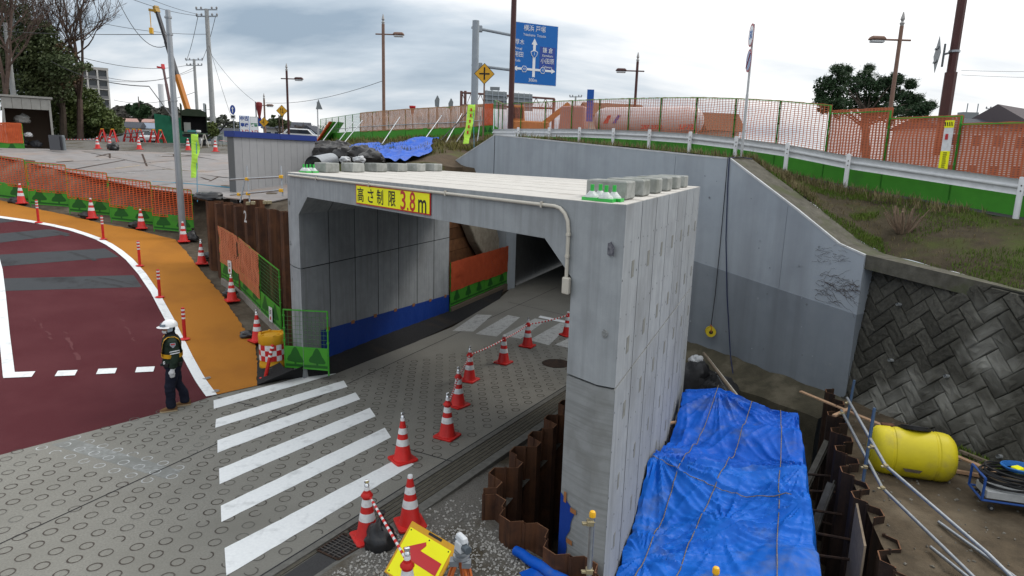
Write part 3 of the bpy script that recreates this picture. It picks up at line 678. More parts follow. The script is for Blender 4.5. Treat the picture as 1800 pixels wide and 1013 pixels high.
for i in range(-40, 40):
    for j in range(-20, 20):
        for (x0, y0, wx, wy) in ((i + 2 * j, i - 2 * j, 2, 1), (i + 2 * j + 2, i - 2 * j - 1, 1, 2)):
            g = .024
            quad = [(x0 + g, y0 + g), (x0 + wx - g, y0 + g), (x0 + wx - g, y0 + wy - g), (x0 + g, y0 + wy - g)]
            P = [((x - y) * c45 * U_ + 3.1, (x + y) * c45 * U_ + .6) for x, y in quad]
            if max(p[0] for p in P) < -.7 or min(p[0] for p in P) > AEND or max(p[1] for p in P) < -.35 or min(p[1] for p in P) > 4: continue
            P = clip(P, lambda p: p[0] + .75); P = clip(P, lambda p: AEND - p[0]) if P else P
            P = clip(P, lambda p: top_l(p[0]) - .03 - p[1]) if P else P
            P = clip(P, lambda p: p[1] + .4) if P else P
            if len(P) < 3: continue
            cx, cy = sum(p[0] for p in P) / len(P), sum(p[1] for p in P) / len(P)
            ar = abs(sum(P[k][0] * P[(k + 1) % len(P)][1] - P[(k + 1) % len(P)][0] * P[k][1] for k in range(len(P)))) / 2
            if ar < .004: continue
            n = len(P); h = random.uniform(.03, .05); P2 = []
            for k in range(n):
                a_, b_ = P[k], P[(k + 1) % n]; P2 += [a_, ((a_[0] + b_[0]) / 2, (a_[1] + b_[1]) / 2)]
            P = P2; n = len(P); jt = lambda q: random.uniform(-q, q)
            vs = [sw(p[0], p[1], -.02) for p in P] + [sw(p[0] + jt(.006), p[1] + jt(.006), .024 + jt(.006)) for p in P]
            vs += [sw(cx + (p[0] - cx) * .88 + jt(.008), cy + (p[1] - cy) * .88 + jt(.008), h + jt(.009)) for p in P]
            vs += [sw(cx + (p[0] - cx) * .48 + jt(.02), cy + (p[1] - cy) * .48 + jt(.02), h + .004 + jt(.012)) for p in P] + [sw(cx, cy, h + jt(.012))]
            fs = [(r_ * n + k, r_ * n + (k + 1) % n, (r_ + 1) * n + (k + 1) % n, (r_ + 1) * n + k) for r_ in range(3) for k in range(n)] + [(3 * n + k, 3 * n + (k + 1) % n, 4 * n) for k in range(n)]
            m = MB(); m.add(vs, fs); m.build('stone_block', STONEB, rw)
for p in ((1585, 536), (1571, 634), (1669, 662), (1763, 803)):
    a, b = sw_ab(*p); m = MB(); m.tube([sw(a, b, -.1), sw(a, b, .13)], .035, 10, False); m.tube([sw(a, b, .08), sw(a, b, .1)], .028, 10, True)
    m.build('weep_pipe', mat('weep_grey', (.25, .26, .26), .6), rw)

# ------------------------------------------------------------------ grassy bank above, coping strip, upper road
GR = [atd(1785, 385, 14.7), atd(1485, 331, 18.1), atd(1379, 307, 19.7), atd(1290, 291, 21.4), atd(1210, 279, 23.1), atd(1139, 272, 24.8), atd(1076, 267, 26.5), atd(1017, 263, 28.2), atd(964, 261, 29.8), atd(910, 259, 31.4)]
GR = [GR[0] + (GR[0] - GR[1]) * .9] + GR + [atd(862, 258, 33.2)]
cop = [hw(s, z + .022, .05) for s, z in prof[2:]] + [sw(TB[0], TB[1] + .02, -.1), sw(AEND, top_l(AEND), -.1)]
cop_in = [hw(s, z + .012, .9) for s, z in prof[2:-1]] + [hw(sE, prof[-1][1], .8), sw(TB[0], TB[1] + .03, -.42), sw(AEND, top_l(AEND) + .03, -.42)]
m = MB(); n = len(cop)
for i in range(1, n - 1):
    a, b, c, d = cop[i], cop[i + 1], cop_in[i + 1], cop_in[i]; dn = Vector((0, 0, -.3))
    m.add([a, b, c, d, a + dn, b + dn, c + dn, d + dn], [(0, 1, 2, 3), (0, 1, 5, 4), (2, 3, 7, 6)])
struct(m.build('coping_strip', mat('mossy_coping', (.13, .122, .10), .95, (.07, .066, .052), 5, bump=.4, bscale=25, c3=(.08, .085, .05), c3scale=1.5)))
low_l = [cop_in[0], cop_in[1], cop_in[2], cop_in[3], cop_in[4], cop_in[5], cop_in[6]]
hi_l = [GR[9], GR[4] + Vector((0, 0, -.02)), GR[3], GR[2], GR[2].lerp(GR[1], .15), GR[1], GR[0]]
m = MB(); NU, NV = 96, 22; vs = []
def chain(P, u): k = u * (len(P) - 1); i = min(int(k), len(P) - 2); return P[i].lerp(P[i + 1], k - i)
BANK = []
for u in range(NU + 1):
    a, b = chain(low_l, u / NU), chain(hi_l, u / NU); row = []
    for v in range(NV + 1):
        q = a.lerp(b, v / NV); q.z += .16 * math.sin(math.pi * v / NV) * (u / NU) + .05 * noise.noise((q.x * 1.3, q.y * 1.3, 0)) + .025 * noise.noise((q.x * 4, q.y * 4, 0)); row.append(q)
    BANK.append(row); vs += row
m.add(vs, [(u * (NV + 1) + v, u * (NV + 1) + v + 1, (u + 1) * (NV + 1) + v + 1, (u + 1) * (NV + 1) + v) for u in range(NU) for v in range(NV)])
bank = struct(m.build('grass_bank', GRASSG, smooth=True))
gpath = [Vector((p.x, p.y, p.z)) for p in GR]
fb = []                       # fence foot line, .75 m behind the guardrail
for i, p in enumerate(GR):
    d = GR[min(i + 1, len(GR) - 1)] - GR[max(i - 1, 0)]; n_ = Vector((d.y, -d.x, 0)).normalized(); n_ = n_ if n_.x > 0 else -n_
    fb.append(p + n_ * .75 + Vector((0, 0, .12)))
fb.append(atd(869, 241, 37.2))
lf = [atd(848, 242, 38), atd(800, 245, 38.5), atd(720, 247, 40), atd(640, 249, 43.5), atd(560, 251, 54)]
m = MB(); ed = GR + [GR[-1] + Vector((-1.5, 3, .1))] + lf
bk = [p + Vector((16, 12, .05)) for p in GR] + [GR[-1] + Vector((12, 16, .1))] + [p + Vector((10, 18, 0)) for p in lf]
m.add(ed + bk, [(i, i + 1, len(ed) + i + 1, len(ed) + i) for i in range(len(ed) - 1)])
struct(m.build('upper_road', mat('upper_asphalt', (.07, .07, .072), .9, (.055, .055, .056), 20)))
# earth bank behind the culvert
bt = [atd(1000, 262, 29), hw(prof[2][0], 5.5, .6), atd(850, 240, 38), atd(800, 243, 38.5), atd(720, 245, 40), atd(640, 247, 43.5), atd(555, 249, 55)]
bb = [atd(1000, 300, 25.2), hw(prof[2][0], 4.2, .5), atd(815, 292, 27), atd(770, 292, 26), atd(690, 292, 25.5), atd(620, 291, 26.5), atd(535, 290, 29)]
m = MB(); NU, NV = 80, 16; vs = []; EB = []
for u in range(NU + 1):
    a, b = chain(bb, u / NU), chain(bt, u / NU); row = [a + Vector((0, -.6, -1.8))]
    for v in range(NV + 1):
        q = a.lerp(b, v / NV); q.z += .22 * noise.noise((q.x * .7, q.y * .5, 2)) + .1 * math.sin(math.pi * v / NV); row.append(q)
    EB.append(row); vs += row
k = NV + 2
m.add(vs, [(u * k + v, u * k + v + 1, (u + 1) * k + v + 1, (u + 1) * k + v) for u in range(NU) for v in range(NV + 1)])
ebank = struct(m.build('earth_bank', mat('bank_soil', (.10, .072, .048), .95, (.065, .05, .034), 3, bump=.7, bscale=14, c3=(.085, .095, .03), c3scale=.5, c3lo=.48, c3hi=.62), smooth=True))
# bedding under the pavements so no gap opens at their edges
m = MB(); A = [p + Vector((-.5, .5, -.03)) for p in road_edge]; B = [p + Vector((.5, -.5, -.03)) for p in road_edge]
m.add(A + B, [(i, i + 1, 7 + i, 6 + i) for i in range(5)]); struct(m.build('road_bedding', ROADC))
m = MB(); m.add([(-5.9, 13.2, -.04), (-3.0, 13.4, -.04), (1.5, 26, -.04), (-6, 26, -.04), (-6.5, 14.6, -.04)], [(0, 1, 2, 3, 4)]); struct(m.build('gap_floor', SOIL))
m = MB(); m.prism([Vector((g0.x, g0.y, -.1)) - gn * .05, Vector((g1.x, g1.y, -.1)) - gn * .05, Vector((g1.x, g1.y, -.1)) - gn * 1.6, Vector((g0.x, g0.y, -.1)) - gn * 1.6], (0, 0, 4.2)); struct(m.build('earth_fill', SOIL))

# ground behind the viewpoint
m = MB(); m.add([(-60, -300, -.06), (40, -300, -.06), (40, 2.9, -.06), (-60, 2.9, -.06)], [(0, 1, 2, 3)]); struct(m.build('rear_ground', GREYB))
m = MB(); m.add([(12, 2.9, -.06), (40, 2.9, -.06), (40, 12, 3.3), (14, 12, 3.3)], [(0, 1, 2, 3)]); struct(m.build('rear_bank', GRASSG))
# ------------------------------------------------------------------ new precast box culvert: seven 1 m rings of segments
cul = thing('box_culvert', 'new pale precast concrete box culvert spanning the road', 'culvert', pb(4.5, 0, 0))
ZJ = 2.5
sec_u = [(SO0, ZJ + .012), (SO0, ZT), (SO1, ZT), (SO1, ZJ + .012), (SI1, ZJ + .012), (SI1, 3.67), (8.38, 4.07), (.96, 4.09), (SI0, 3.69), (SI0, ZJ + .012)]
def seg(sec, t0, t1, front=False, inset=0):
    m = MB(); n = len(sec); fr = []
    for s, z in sec:
        t = t0
        if front and s == SO1: t = t0 + .10
        if front and s == SO0: t = t0 + .06
        fr.append(pb(s, t, z))
    bk = [pb(s, t1, z) for s, z in sec]
    m.add(fr + bk, [(i, (i + 1) % n, n + (i + 1) % n, n + i) for i in range(n)])
    return m, fr, bk
def chamfer_caps(m, P, fs): m.add(P, fs)
for k in range(7):
    t0, t1 = k * 1.0 + (.014 if k else 0), k * 1.0 + .986
    su = list(sec_u)
    if k == 0:       # add the crease of the chamfered acute corners
        su = [(SO0, ZJ + .012), (SO0, ZT), (0, ZT), (9.36, ZT), (SO1, ZT), (SO1, ZJ + .012), (9.36, ZJ + .012), (SI1, ZJ + .012), (SI1, 3.67), (8.38, 4.07), (.96, 4.09), (SI0, 3.69), (SI0, ZJ + .012), (0, ZJ + .012)]
        m, fr, bk = seg(su, t0, t1, True)
        caps = [(0, 1, 2, 13), (3, 4, 5, 6), (2, 3, 9, 10), (2, 10, 11, 12, 13), (3, 6, 7, 8, 9)]
        m.add(fr, caps); m.add(bk, [(0, 1, 2, 13), (3, 4, 5, 6), (2, 3, 9, 10), (2, 10, 11, 12, 13), (3, 6, 7, 8, 9)])
    else:
        m, fr, bk = seg(su, t0, t1); caps = [(0, 1, 8, 9), (1, 2, 6, 7), (1, 7, 8), (2, 3, 4, 5), (2, 5, 6)]
        m.add(fr, caps); m.add(bk, caps)
    ob = m.build('upper_segment', CONC, cul, smooth=False)
    # paler, patchy top skin
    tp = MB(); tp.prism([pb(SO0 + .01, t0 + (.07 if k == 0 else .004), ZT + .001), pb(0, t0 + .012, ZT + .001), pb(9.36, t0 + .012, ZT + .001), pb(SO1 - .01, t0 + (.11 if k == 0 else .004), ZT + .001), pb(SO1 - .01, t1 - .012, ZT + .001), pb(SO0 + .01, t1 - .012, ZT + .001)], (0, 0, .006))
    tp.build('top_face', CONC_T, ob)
    for a, b, ch_ in ((SO0, SI0, 0), (SI1, SO1, 9.36)):
        q = MB(); out = a if a == SO0 else b
        cols = [(a, (.06 if k == 0 and a == SO0 else 0)), (ch_, 0), (b, (.10 if k == 0 and b == SO1 else 0))]
        ring = lambda t, z: [pb(s, t + dt, z) for s, dt in cols]
        v0 = ring(t0, -1.8) + ring(t0, ZJ - .012); v1 = [pb(s, t1, -1.8) for s, _ in cols] + [pb(s, t1, ZJ - .012) for s, _ in cols]
        q.add(v0 + v1, [(0, 1, 4, 3), (1, 2, 5, 4), (6, 9, 10, 7), (7, 10, 11, 8), (0, 3, 9, 6), (2, 8, 11, 5), (3, 4, 10, 9), (4, 5, 11, 10), (0, 6, 7, 1), (1, 7, 8, 2)])
        lo = q.build('lower_segment', CONC_D if a != SO0 else CONC, cul)
        if b == SO1: # pale outer side skin of the lower leg
            sk = MB(); sk.prism([pb(SO1 + .0005, t0 + (.105 if k == 0 else .003), -1.79), pb(SO1 + .0005, t1 - .003, -1.79), pb(SO1 + .0005, t1 - .003, ZJ - .016), pb(SO1 + .0005, t0 + (.105 if k == 0 else .003), ZJ - .016)], W * .004); sk.build('outer_face', CONC, lo)
    # grout pockets and tie holes on the outer side
    oth = MB()
    for z, tt in ((3.79, .64), (2.88, .64), (2.06, .66), (1.15, .60), (.35, .62)):
        tt_ = k + tt + random.uniform(-.02, .02); ww = .07 if z > 1.5 else .045
        g = MB(); c_ = pb(SO1 + (.004 if z < ZJ else 0), tt_, z); g.prism([c_ - D * ww - Vector((0, 0, .10)), c_ + D * ww - Vector((0, 0, .10)), c_ + D * ww + Vector((0, 0, .10)), c_ - D * ww + Vector((0, 0, .10))], W * .004)
        g.build('grout_pocket', mat('grout', (.235, .24, .22), .9, (.17, .17, .155), 14), ob)
    for z in (4.1, 3.75, 3.3, 2.85, 2.2, 1.75, 1.2, .8, .3, -.1, -.5):
        for tt in (.12, .46, .88):
            c_ = pb(SO1 + (.0045 if z < ZJ else .0005), t0 + tt + random.uniform(-.03, .03), z + random.uniform(-.03, .03)); r_ = random.uniform(.009, .016)
            oth.add([c_ + W * .002 + D * (r_ * math.cos(a)) + Vector((0, 0, r_ * math.sin(a))) for a in [i * math.pi / 3 for i in range(6)]], [(0, 1, 2, 3, 4, 5)])
    stuff(oth.build('tie_holes', JOINT, ob))
# added dark strips in the segment joints, blocking light leaks
ins = .012
sec_s = [(SO0 + ins, -1.7), (SO0 + ins, ZT - ins), (SO1 - ins, ZT - ins), (SO1 - ins, -1.7), (SI1 + ins, -1.7), (SI1 + ins, 3.67 + ins), (8.38, 4.07 + ins), (.96, 4.09 + ins), (SI0 - ins, 3.69 + ins), (SI0 - ins, -1.7)]
for k in range(1, 7):
    m = MB(); fr = [pb(s, k - .018, z) for s, z in sec_s]; bk = [pb(s, k + .018, z) for s, z in sec_s]; n = len(fr)
    m.add(fr + bk, [(i, (i + 1) % n, n + (i + 1) % n, n + i) for i in range(n)]); m.build('joint_light_stop', JOINT, cul)
for a, b in ((SO0, SI0), (SI1, SO1)):
    m = MB(); m.prism([pb(a + .02, .12, ZJ - .014), pb(b - .02, .12, ZJ - .014), pb(b - .02, 6.98, ZJ - .014), pb(a + .02, 6.98, ZJ - .014)], (0, 0, .028)); m.build('joint_light_stop', JOINT, cul)
for s, z in ((9.42, 3.12), (9.2, 3.3), (9.25, 2.9), (-.12, 3.0), (-.1, 3.9), (-.1, 2.2)):
    if s < 9.3 and s > 0: continue
    m = MB(); c_ = pb(s, .03 if s > 9 else .02, z); nrm = Vector((-W.y, W.x, 0)); nrm = nrm if nrm.y < 0 else -nrm
    m.tube([c_ + nrm * -.02, c_ + nrm * .01], .05, 14); m.tube([c_ - nrm * .02, c_ + nrm * .016], .03, 12); m.build('lifting_socket', CONC_D, cul)
m = MB(); c_ = on_line(1085, 442, BL, W); nf = Vector((W.y, -W.x, 0)); nf = nf if nf.y < 0 else -nf
c1 = pb(9.45, .03, c_.z)
m.add([c1 + nf * .012 + W * (random.uniform(.03, .085) * math.cos(a)) + Vector((0, 0, random.uniform(.04, .11) * math.sin(a))) for a in [i * math.pi / 7 for i in range(14)]], [tuple(range(14))])
m.build('ink_stain', mat('ink_stain', (.035, .035, .05), .9, (.2, .2, .22), 20), cul)
# electric conduit clipped along the lintel and down the right leg
m = MB(); rr = .022
pth = [pb(.0, -.035, 4.50), pb(3, -.035, 4.49), pb(8.55, -.035, 4.47)]
cen = pb(8.55, -.035, 4.47 - .25)
pth += [pb(8.55 + .25 * math.sin(a), -.035, 4.22 + .25 * math.cos(a)) for a in (R(22), R(45), R(67))] + [pb(8.80, -.035, 4.2), pb(8.80, -.035, 3.62)]
m.tube(pth, rr, 10); cd = m.build('conduit', PVC, cul, smooth=True)
m = MB(); m.prism([pb(8.755, -.10, 3.48), pb(8.87, -.10, 3.48), pb(8.87, -.10, 3.67), pb(8.755, -.10, 3.67)], D * .09); m.build('junction_box', PVC, cd, bevel=.008)
for s, z in ((1.5, 4.495), (3.8, 4.487), (6.2, 4.48), (8.3, 4.472)):
    m = MB(); m.prism([pb(s, -.065, z - .035), pb(s + .03, -.065, z - .035), pb(s + .03, -.065, z + .035), pb(s, -.065, z + .035)], D * .06); m.build('pipe_clip', PVC, cd)
for z in (4.15, 3.9):
    m = MB(); m.prism([pb(8.77, -.065, z), pb(8.83, -.065, z), pb(8.83, -.065, z + .03), pb(8.77, -.065, z + .03)], D * .06); m.build('pipe_clip', PVC, cd)

# height limit board
hs = thing('height_limit_sign', 'yellow height limit 3.8 m board on the culvert lintel', 'sign', pb(3.3, -.02, 4.1))
sA, sB, zb0, zb1 = 3.28, 5.80, 4.125, 4.465
fx = W; fz = Vector((0, 0, 1))
tilt = lambda s: 0
m = MB(); m.prism([pb(sA, -.006, zb0), pb(sB, -.006, zb0), pb(sB, -.006, zb1), pb(sA, -.006, zb1)], D * -.02); m.build('red_border', SIGNR, hs)
m = MB(); m.prism([pb(sA + .025, -.027, zb0 + .02), pb(sB - .025, -.027, zb0 + .02), pb(sB - .025, -.027, zb1 - .02), pb(sA + .025, -.027, zb1 - .02)], D * -.004); m.build('yellow_panel', SIGNY, hs)
for ch_, s, mt, hsz, wsz in (('高', 3.47, INK, .25, .24), ('さ', 3.86, INK, .235, .22), ('制', 4.20, INK, .25, .23), ('限', 4.62, INK, .25, .24), ('3', 4.98, SIGNR, .3, .17), ('.', 5.13, SIGNR, .3, .05), ('8', 5.275, SIGNR, .3, .17), ('m', 5.57, INK, .2, .24)):
    t = text_mb(ch_, 1.0, bold=.012); xs = [p.x for p in t.v]; ys = [p.y for p in t.v]
    if not xs: continue
    w_, h_ = max(xs) - min(xs), max(ys) - min(ys); hgt = hsz if ch_ != '.' else .045
    mb = MB()
    vs = [pb(s + ((p.x - min(xs)) / w_ - .5) * wsz, -.0335, 4.295 - (.125 if ch_ == '.' else (.05 if ch_ == 'm' else 0)) + ((p.y - min(ys)) / h_ - .5) * hgt) for p in t.v]
    mb.add(vs, t.f); mb.build('character', mt, hs)

# counterweight blocks along both edges of the roof
BLK = mat('cast_block', (.36, .37, .35), .9, (.24, .25, .235), 4, bump=.4, bscale=18, c3=(.2, .21, .19), c3scale=2.2, c3lo=.48, c3hi=.62, rand=.12)
def cblock(c, lab, grp):
    m = MB(); Mz = Matrix(((W.x, D.x, 0), (W.y, D.y, 0), (0, 0, 1)))
    pp = [pb(c[0] + sx, c[1] + sy, ZT + .012) for sx, sy in ((-.33, -.25), (.33, -.25), (.33, .25), (-.33, .25))]
    m.prism(pp, (0, 0, .215)); o = m.build('concrete_block', BLK, None, bevel=.018); tag(o, lab, 'concrete block', grp)
ordn = ['first', 'second', 'third', 'fourth', 'fifth', 'sixth', 'seventh']
for k in range(6):
    cblock((9.1, .95 + k * 1.0), '%s cast concrete block from the front along the culvert roof right edge' % ordn[k], 'blocks on the right roof edge')
    cblock((.2, 1.15 + k * 1.0), '%s cast concrete block from the front along the culvert roof left edge' % ordn[k], 'blocks on the left roof edge')
# clusters of wrapped anchor bolts
GCAP = mat('green_cap', (.03, .42, .06), .4); CLEAR = mat('wrapped_plastic', (.6, .63, .62), .35, (.4, .43, .42), 14, bump=.5)
for (s, t_), lab in (((9.16, .36), 'four wrapped anchor bolts with green caps at the roof front right corner'), ((.15, .55), 'four wrapped anchor bolts with green caps at the roof front left corner')):
    g = thing('anchor_bolt_cluster', lab, 'anchor bolts', pb(s, t_, ZT + .008), group='anchor bolt clusters on the culvert roof')
    for dx, dy in ((-.10, -.1), (.08, -.12), (-.05, .09), (.13, .07)):
        c_ = pb(s + dx * 1.25, t_ + dy, ZT + .008)
        m = MB(); m.prism([pb(s + dx * 1.25 + a, t_ + dy + b, ZT + .008) for a, b in ((-.13, -.09), (.13, -.09), (.13, .09), (-.13, .09))], (0, 0, .035)); m.build('base_plate', GCAP, g)
        m = MB(); m.lathe([(.085, .035), (.08, .05), (.045, .085), (.03, .105)], 14, c_); b_ = m.build('wrapped_nut', CLEAR, g, smooth=True)
        m = MB(); m.lathe([(.022, .095), (.022, .18)], 10, c_); m.build('cap', GCAP, g)
# blue sheet taped along the inside wall
bs = thing('blue_wall_sheet', 'dark blue plastic sheet taped along the culvert inside left wall', 'sheet', pb(SI0, 3, 0))
m = MB(); K = 44; vs = []
for i in range(K + 1):
    t = .62 + (7.0 - .62) * i / K; zt_ = .98 - (.98 - .66) * i / K; wv = .012 * math.sin(i * 1.7) + .012
    for j in range(6): vs.append(pb(SI0 + .012 + wv * (1 - j / 5), t, .02 + (zt_ - .02) * j / 5))
m.add(vs, [(i * 6 + j, i * 6 + j + 1, (i + 1) * 6 + j + 1, (i + 1) * 6 + j) for i in range(K) for j in range(5)]); m.build('sheet', BLUES, bs, smooth=True)
for i in range(7):
    t = .8 + i * .98; z = .98 - (.98 - .66) * (t - .62) / 6.38; m = MB(); m.prism([pb(SI0 + .02, t, z - .05), pb(SI0 + .02, t + .14, z - .055), pb(SI0 + .02, t + .14, z + .03), pb(SI0 + .02, t, z + .035)], W * .004); m.build('tape', TAPE, bs)
# blue scrap of sheet taped to the right leg's foot
bp_ = thing('taped_blue_scrap', 'small blue sheet scrap taped low on the culvert front right leg', 'sheet', pb(9.0, 0, .3))
m = MB(); m.add([pb(s, -.012, z) for s, z in ((8.87, .98), (9.06, .86), (9.12, .8), (9.07, .66), (9.06, .55), (8.99, .42), (9.02, .3), (8.96, -.2), (8.87, -.2))], [tuple(range(9))]); m.build('sheet', BLUES, bp_)
for s, z, a in ((8.95, .95, 1), (9.1, .83, 0), (9.06, .4, 0)):
    m = MB(); hw_, hh = (.022, .07) if a else (.05, .03); m.prism([pb(s - hw_, -.017, z - hh), pb(s + hw_, -.017, z - hh), pb(s + hw_, -.017, z + hh), pb(s - hw_, -.017, z + hh)], D * -.003); m.build('tape', TAPE, bp_)
# ------------------------------------------------------------------ sheet piles
def pile_row(root, P, zt_f, zb, n, matl, amp=.16, flip=1, skip=(), th=.016, nums={}):
    L_ = [0]
    for a, b in zip(P, P[1:]): L_.append(L_[-1] + Vector((b.x - a.x, b.y - a.y, 0)).length)
    def pt(l):
        for i in range(len(P) - 1):
            if l <= L_[i + 1] or i == len(P) - 2:
                d = Vector((P[i + 1].x - P[i].x, P[i + 1].y - P[i].y, 0)).normalized(); q = Vector((P[i].x, P[i].y, 0)) + d * (l - L_[i]); return q, Vector((-d.y, d.x, 0))
    wd = L_[-1] / n
    for k in range(n):
        if k in skip: continue
        sg = flip * (1 if k % 2 else -1); prof = [(0, 0), (.05, .0), (.25, sg * amp), (.75, sg * amp), (.95, 0), (1, 0)]
        zt = zt_f(k) if callable(zt_f) else zt_f
        A = []; B = []
        for i, (u, o_) in enumerate(prof):
            q, nn = pt((k + u) * wd * .998 + .001); A.append(q + nn * (o_ + th / 2)); B.append(q + nn * (o_ - th / 2))
        m = MB(); n_ = len(A); z0, z1 = Vector((0, 0, zb)), Vector((0, 0, zt))
        vs = [p + z0 for p in A] + [p + z1 for p in A] + [p + z0 for p in B] + [p + z1 for p in B]
        m.add(vs, [(i, i + 1, n_ + i + 1, n_ + i) for i in range(n_ - 1)] + [(2 * n_ + i, 3 * n_ + i, 3 * n_ + i + 1, 2 * n_ + i + 1) for i in range(n_ - 1)] + [(0, n_, 3 * n_, 2 * n_), (n_ - 1, 3 * n_ - 1, 4 * n_ - 1, 2 * n_ - 1)])
        m.mi = 1; m.add([p + z1 for p in A] + [p + z1 for p in B], [(i, i + 1, n_ + i + 1, n_ + i) for i in range(n_ - 1)])
        q, nn = pt(k * wd + .01); m.mi = 0
        m.tube([Vector((q.x, q.y, zb)), Vector((q.x, q.y, zt))], .024, 7)
        ob = m.build('sheet_pile', [matl, RUST_L], root)
        if k in nums:
            s_, sz, zz = nums[k]; t = text_mb(s_, sz, bold=.006)
            q0, nn = pt((k + .27) * wd); q1, _ = pt((k + .73) * wd); ctr = (q0 + q1) / 2
            side = -1 if (CAM - ctr).dot(nn) < 0 else 1
            x = (q1 - q0).normalized()
            if ray(0, 0).length and (x.cross(Vector((0, 0, 1)))).dot(CAM - ctr) < 0: x = -x
            c_ = ctr + nn * (sg * amp + side * (th / 2 + .004)) + Vector((0, 0, zz))
            m2 = MB(); m2.add([c_ + x * p.x + Vector((0, 0, p.y)) for p in t.v], t.f); m2.build('chalk_number', mat('chalk_white', (.55, .55, .54), .9), ob)
r1 = thing('sheet_pile_wall', 'tall rusty sheet pile wall left of the culvert with chalk numbers', 'sheet piling', (-7.5, 17.5, 0))
pile_row(r1, [pile_a, pile_b], lambda k: (3.52, 3.5, 3.48, 3.5, 3.47, 3.49, 3.46, 3.48, 3.66, 3.66, 3.44, 3.4, 3.43, 3.38, 3.42, 3.36, 3.4, 3.38, 3.36)[k], -.4, 19, RUST, .17, nums={6: ('4', .46, 3.12), 9: ('2', .46, 3.15)})
r2 = thing('sheet_pile_wall', 'rusty zigzag sheet piles along the gravel beside the culvert right leg', 'sheet piling', (0, 8.4, 0))
pile_row(r2, [Vector((1.5, 12.6, 0)), Vector((-.31, 8.35, 0))], lambda k: .46 + (k % 3) * .02, -1.9, 12, RUST, .15, nums={6: ('28', .16, .1), 8: ('25', .16, .1), 10: ('23', .16, .12)})
pile_row(r2, [Vector((-.31, 8.35, 0)), Vector((1.35, 6.45, 0))], lambda k: .42 - .02 * k, -1.9, 6, RUST, .14, flip=-1)
r3 = thing('sheet_pile_wall', 'rusty sheet piles along the dirt ground beside the blue tarpaulin', 'sheet piling', (5.5, 9.8, 0))
pile_row(r3, [pr_[0], pr_[2], pr_[3], pr_[4]], lambda k: (.5, .42, .3, .34, .28, .3, .26, .25, .24, .2, .22, .2)[k], -1.9, 12, RUST_D, .15)
pile_row(r3, [pr_[4] + Vector((.0, -.25, 0)), pr_[5], pr_[6]], lambda k: .12 + .03 * (k % 2), -1.9, 7, RUST_D, .15, flip=-1, nums={2: ('62', .26, -.2)})
# plywood and struts hanging on the right piles
for (a, b, zz, w_, lab) in ((at(1508, 885, .3), at(1523, 960, .3), 1.2, .03, 'narrow plywood sheet standing against the right sheet piles'),):
    m = MB(); m.prism([a, b, b - Vector((0, 0, zz)), a - Vector((0, 0, zz))], Vector((-.03, 0, 0))); tag(m.build('plywood_sheet', WOOD_O), lab, 'board')
for a, b, lab in ((at(1410, 870, -.7), at(1475, 735, .0), 'grey channel strut slanting inside the trench, farther one'), (at(1425, 945, -.9), at(1462, 850, -.1), 'grey channel strut slanting inside the trench, nearer one')):
    m = MB(); m.bar(a, b, .13, .05); m.bar(a + Vector((.05, 0, .05)), b + Vector((.05, 0, .05)), .02, .09); tag(m.build('channel_strut', mat('strut_grey', (.12, .115, .1), .8, (.07, .065, .055), 9)), lab, 'strut', 'struts in the trench')
rb_ = thing('rebar_ties', 'rusty threaded tie bars reaching from the tarpaulin to the right sheet piles', 'tie bars', at(1440, 870, -.6))
for (x0, y0), (x1, y1), z in (((1400, 832), (1465, 838), -.35), ((1408, 862), (1468, 866), -.4), ((1415, 895), (1480, 905), -.45), ((1420, 935), (1500, 950), -.45), ((1425, 975), (1502, 985), -.5), ((1412, 908), (1470, 925), -.8)):
    m = MB(); m.tube([at(x0, y0, z), at(x1, y1, z)], .022, 6); m.build('tie_bar', RUST_D, rb_)

# ------------------------------------------------------------------ netted safety fences
def toward_cam(A, B):
    d = (B - A); n = Vector((d.y, -d.x, 0)).normalized(); return n if n.dot(CAM - A) > 0 else -n
def net_mesh(A, B, z0, z1, cx, cz, wx, wz, amp=.03, off=.03, sag=0.0, seed=0, fringe=0):
    """woven plastic net with real ribs between the posts at A and B"""
    n = toward_cam(A, B); m = MB(); ex = (B - A); Lh = Vector((ex.x, ex.y, 0)).length; ax = Vector((ex.x, ex.y, 0)).normalized()
    def S(u, v):
        p = A + ex * u; zt = z1 - sag * 4 * u * (1 - u) + .02 * noise.noise((u * 9, seed, 1)); zb = z0 + .03 * noise.noise((u * 5, seed, 4)) * (1 + fringe)
        w_ = amp * (noise.noise((u * 3 + seed, v * 2.5, seed)) + .5 * noise.noise((u * 9 + seed, v * 6, 2)))
        return p + n * (off + w_) + Vector((0, 0, zb + (zt - zb) * v))
    nx = max(4, int(Lh / cx)); nz = max(3, int((z1 - z0) / cz)); KS = 8; KX = 12
    for i in range(nx + 1):
        vs = []; hx = wx / 2
        for k in range(KS + 1):
            c = S(i / nx, k / KS); vs += [c - ax * hx, c + ax * hx]
        m.add(vs, [(2 * k, 2 * k + 1, 2 * k + 3, 2 * k + 2) for k in range(KS)])
    for j in range(nz + 1):
        vs = []; h2 = Vector((0, 0, wz / 2))
        for k in range(KX + 1):
            c = S(k / KX, j / nz) + n * .002; vs += [c - h2, c + h2]
        m.add(vs, [(2 * k, 2 * k + 1, 2 * k + 3, 2 * k + 2) for k in range(KX)])
    return m
def tree_print(c, x, up, s):
    out = [(-.05, -.5), (.05, -.5), (.06, -.3), (.42, -.28), (.5, -.2), (.38, .0), (.3, .08), (.2, .3), (.06, .5), (-.05, .5), (-.18, .32), (-.28, .1), (-.4, .0), (-.5, -.2), (-.42, -.28), (-.06, -.3)]
    return [c + x * (a * s) + up * (b * s) for a, b in out]
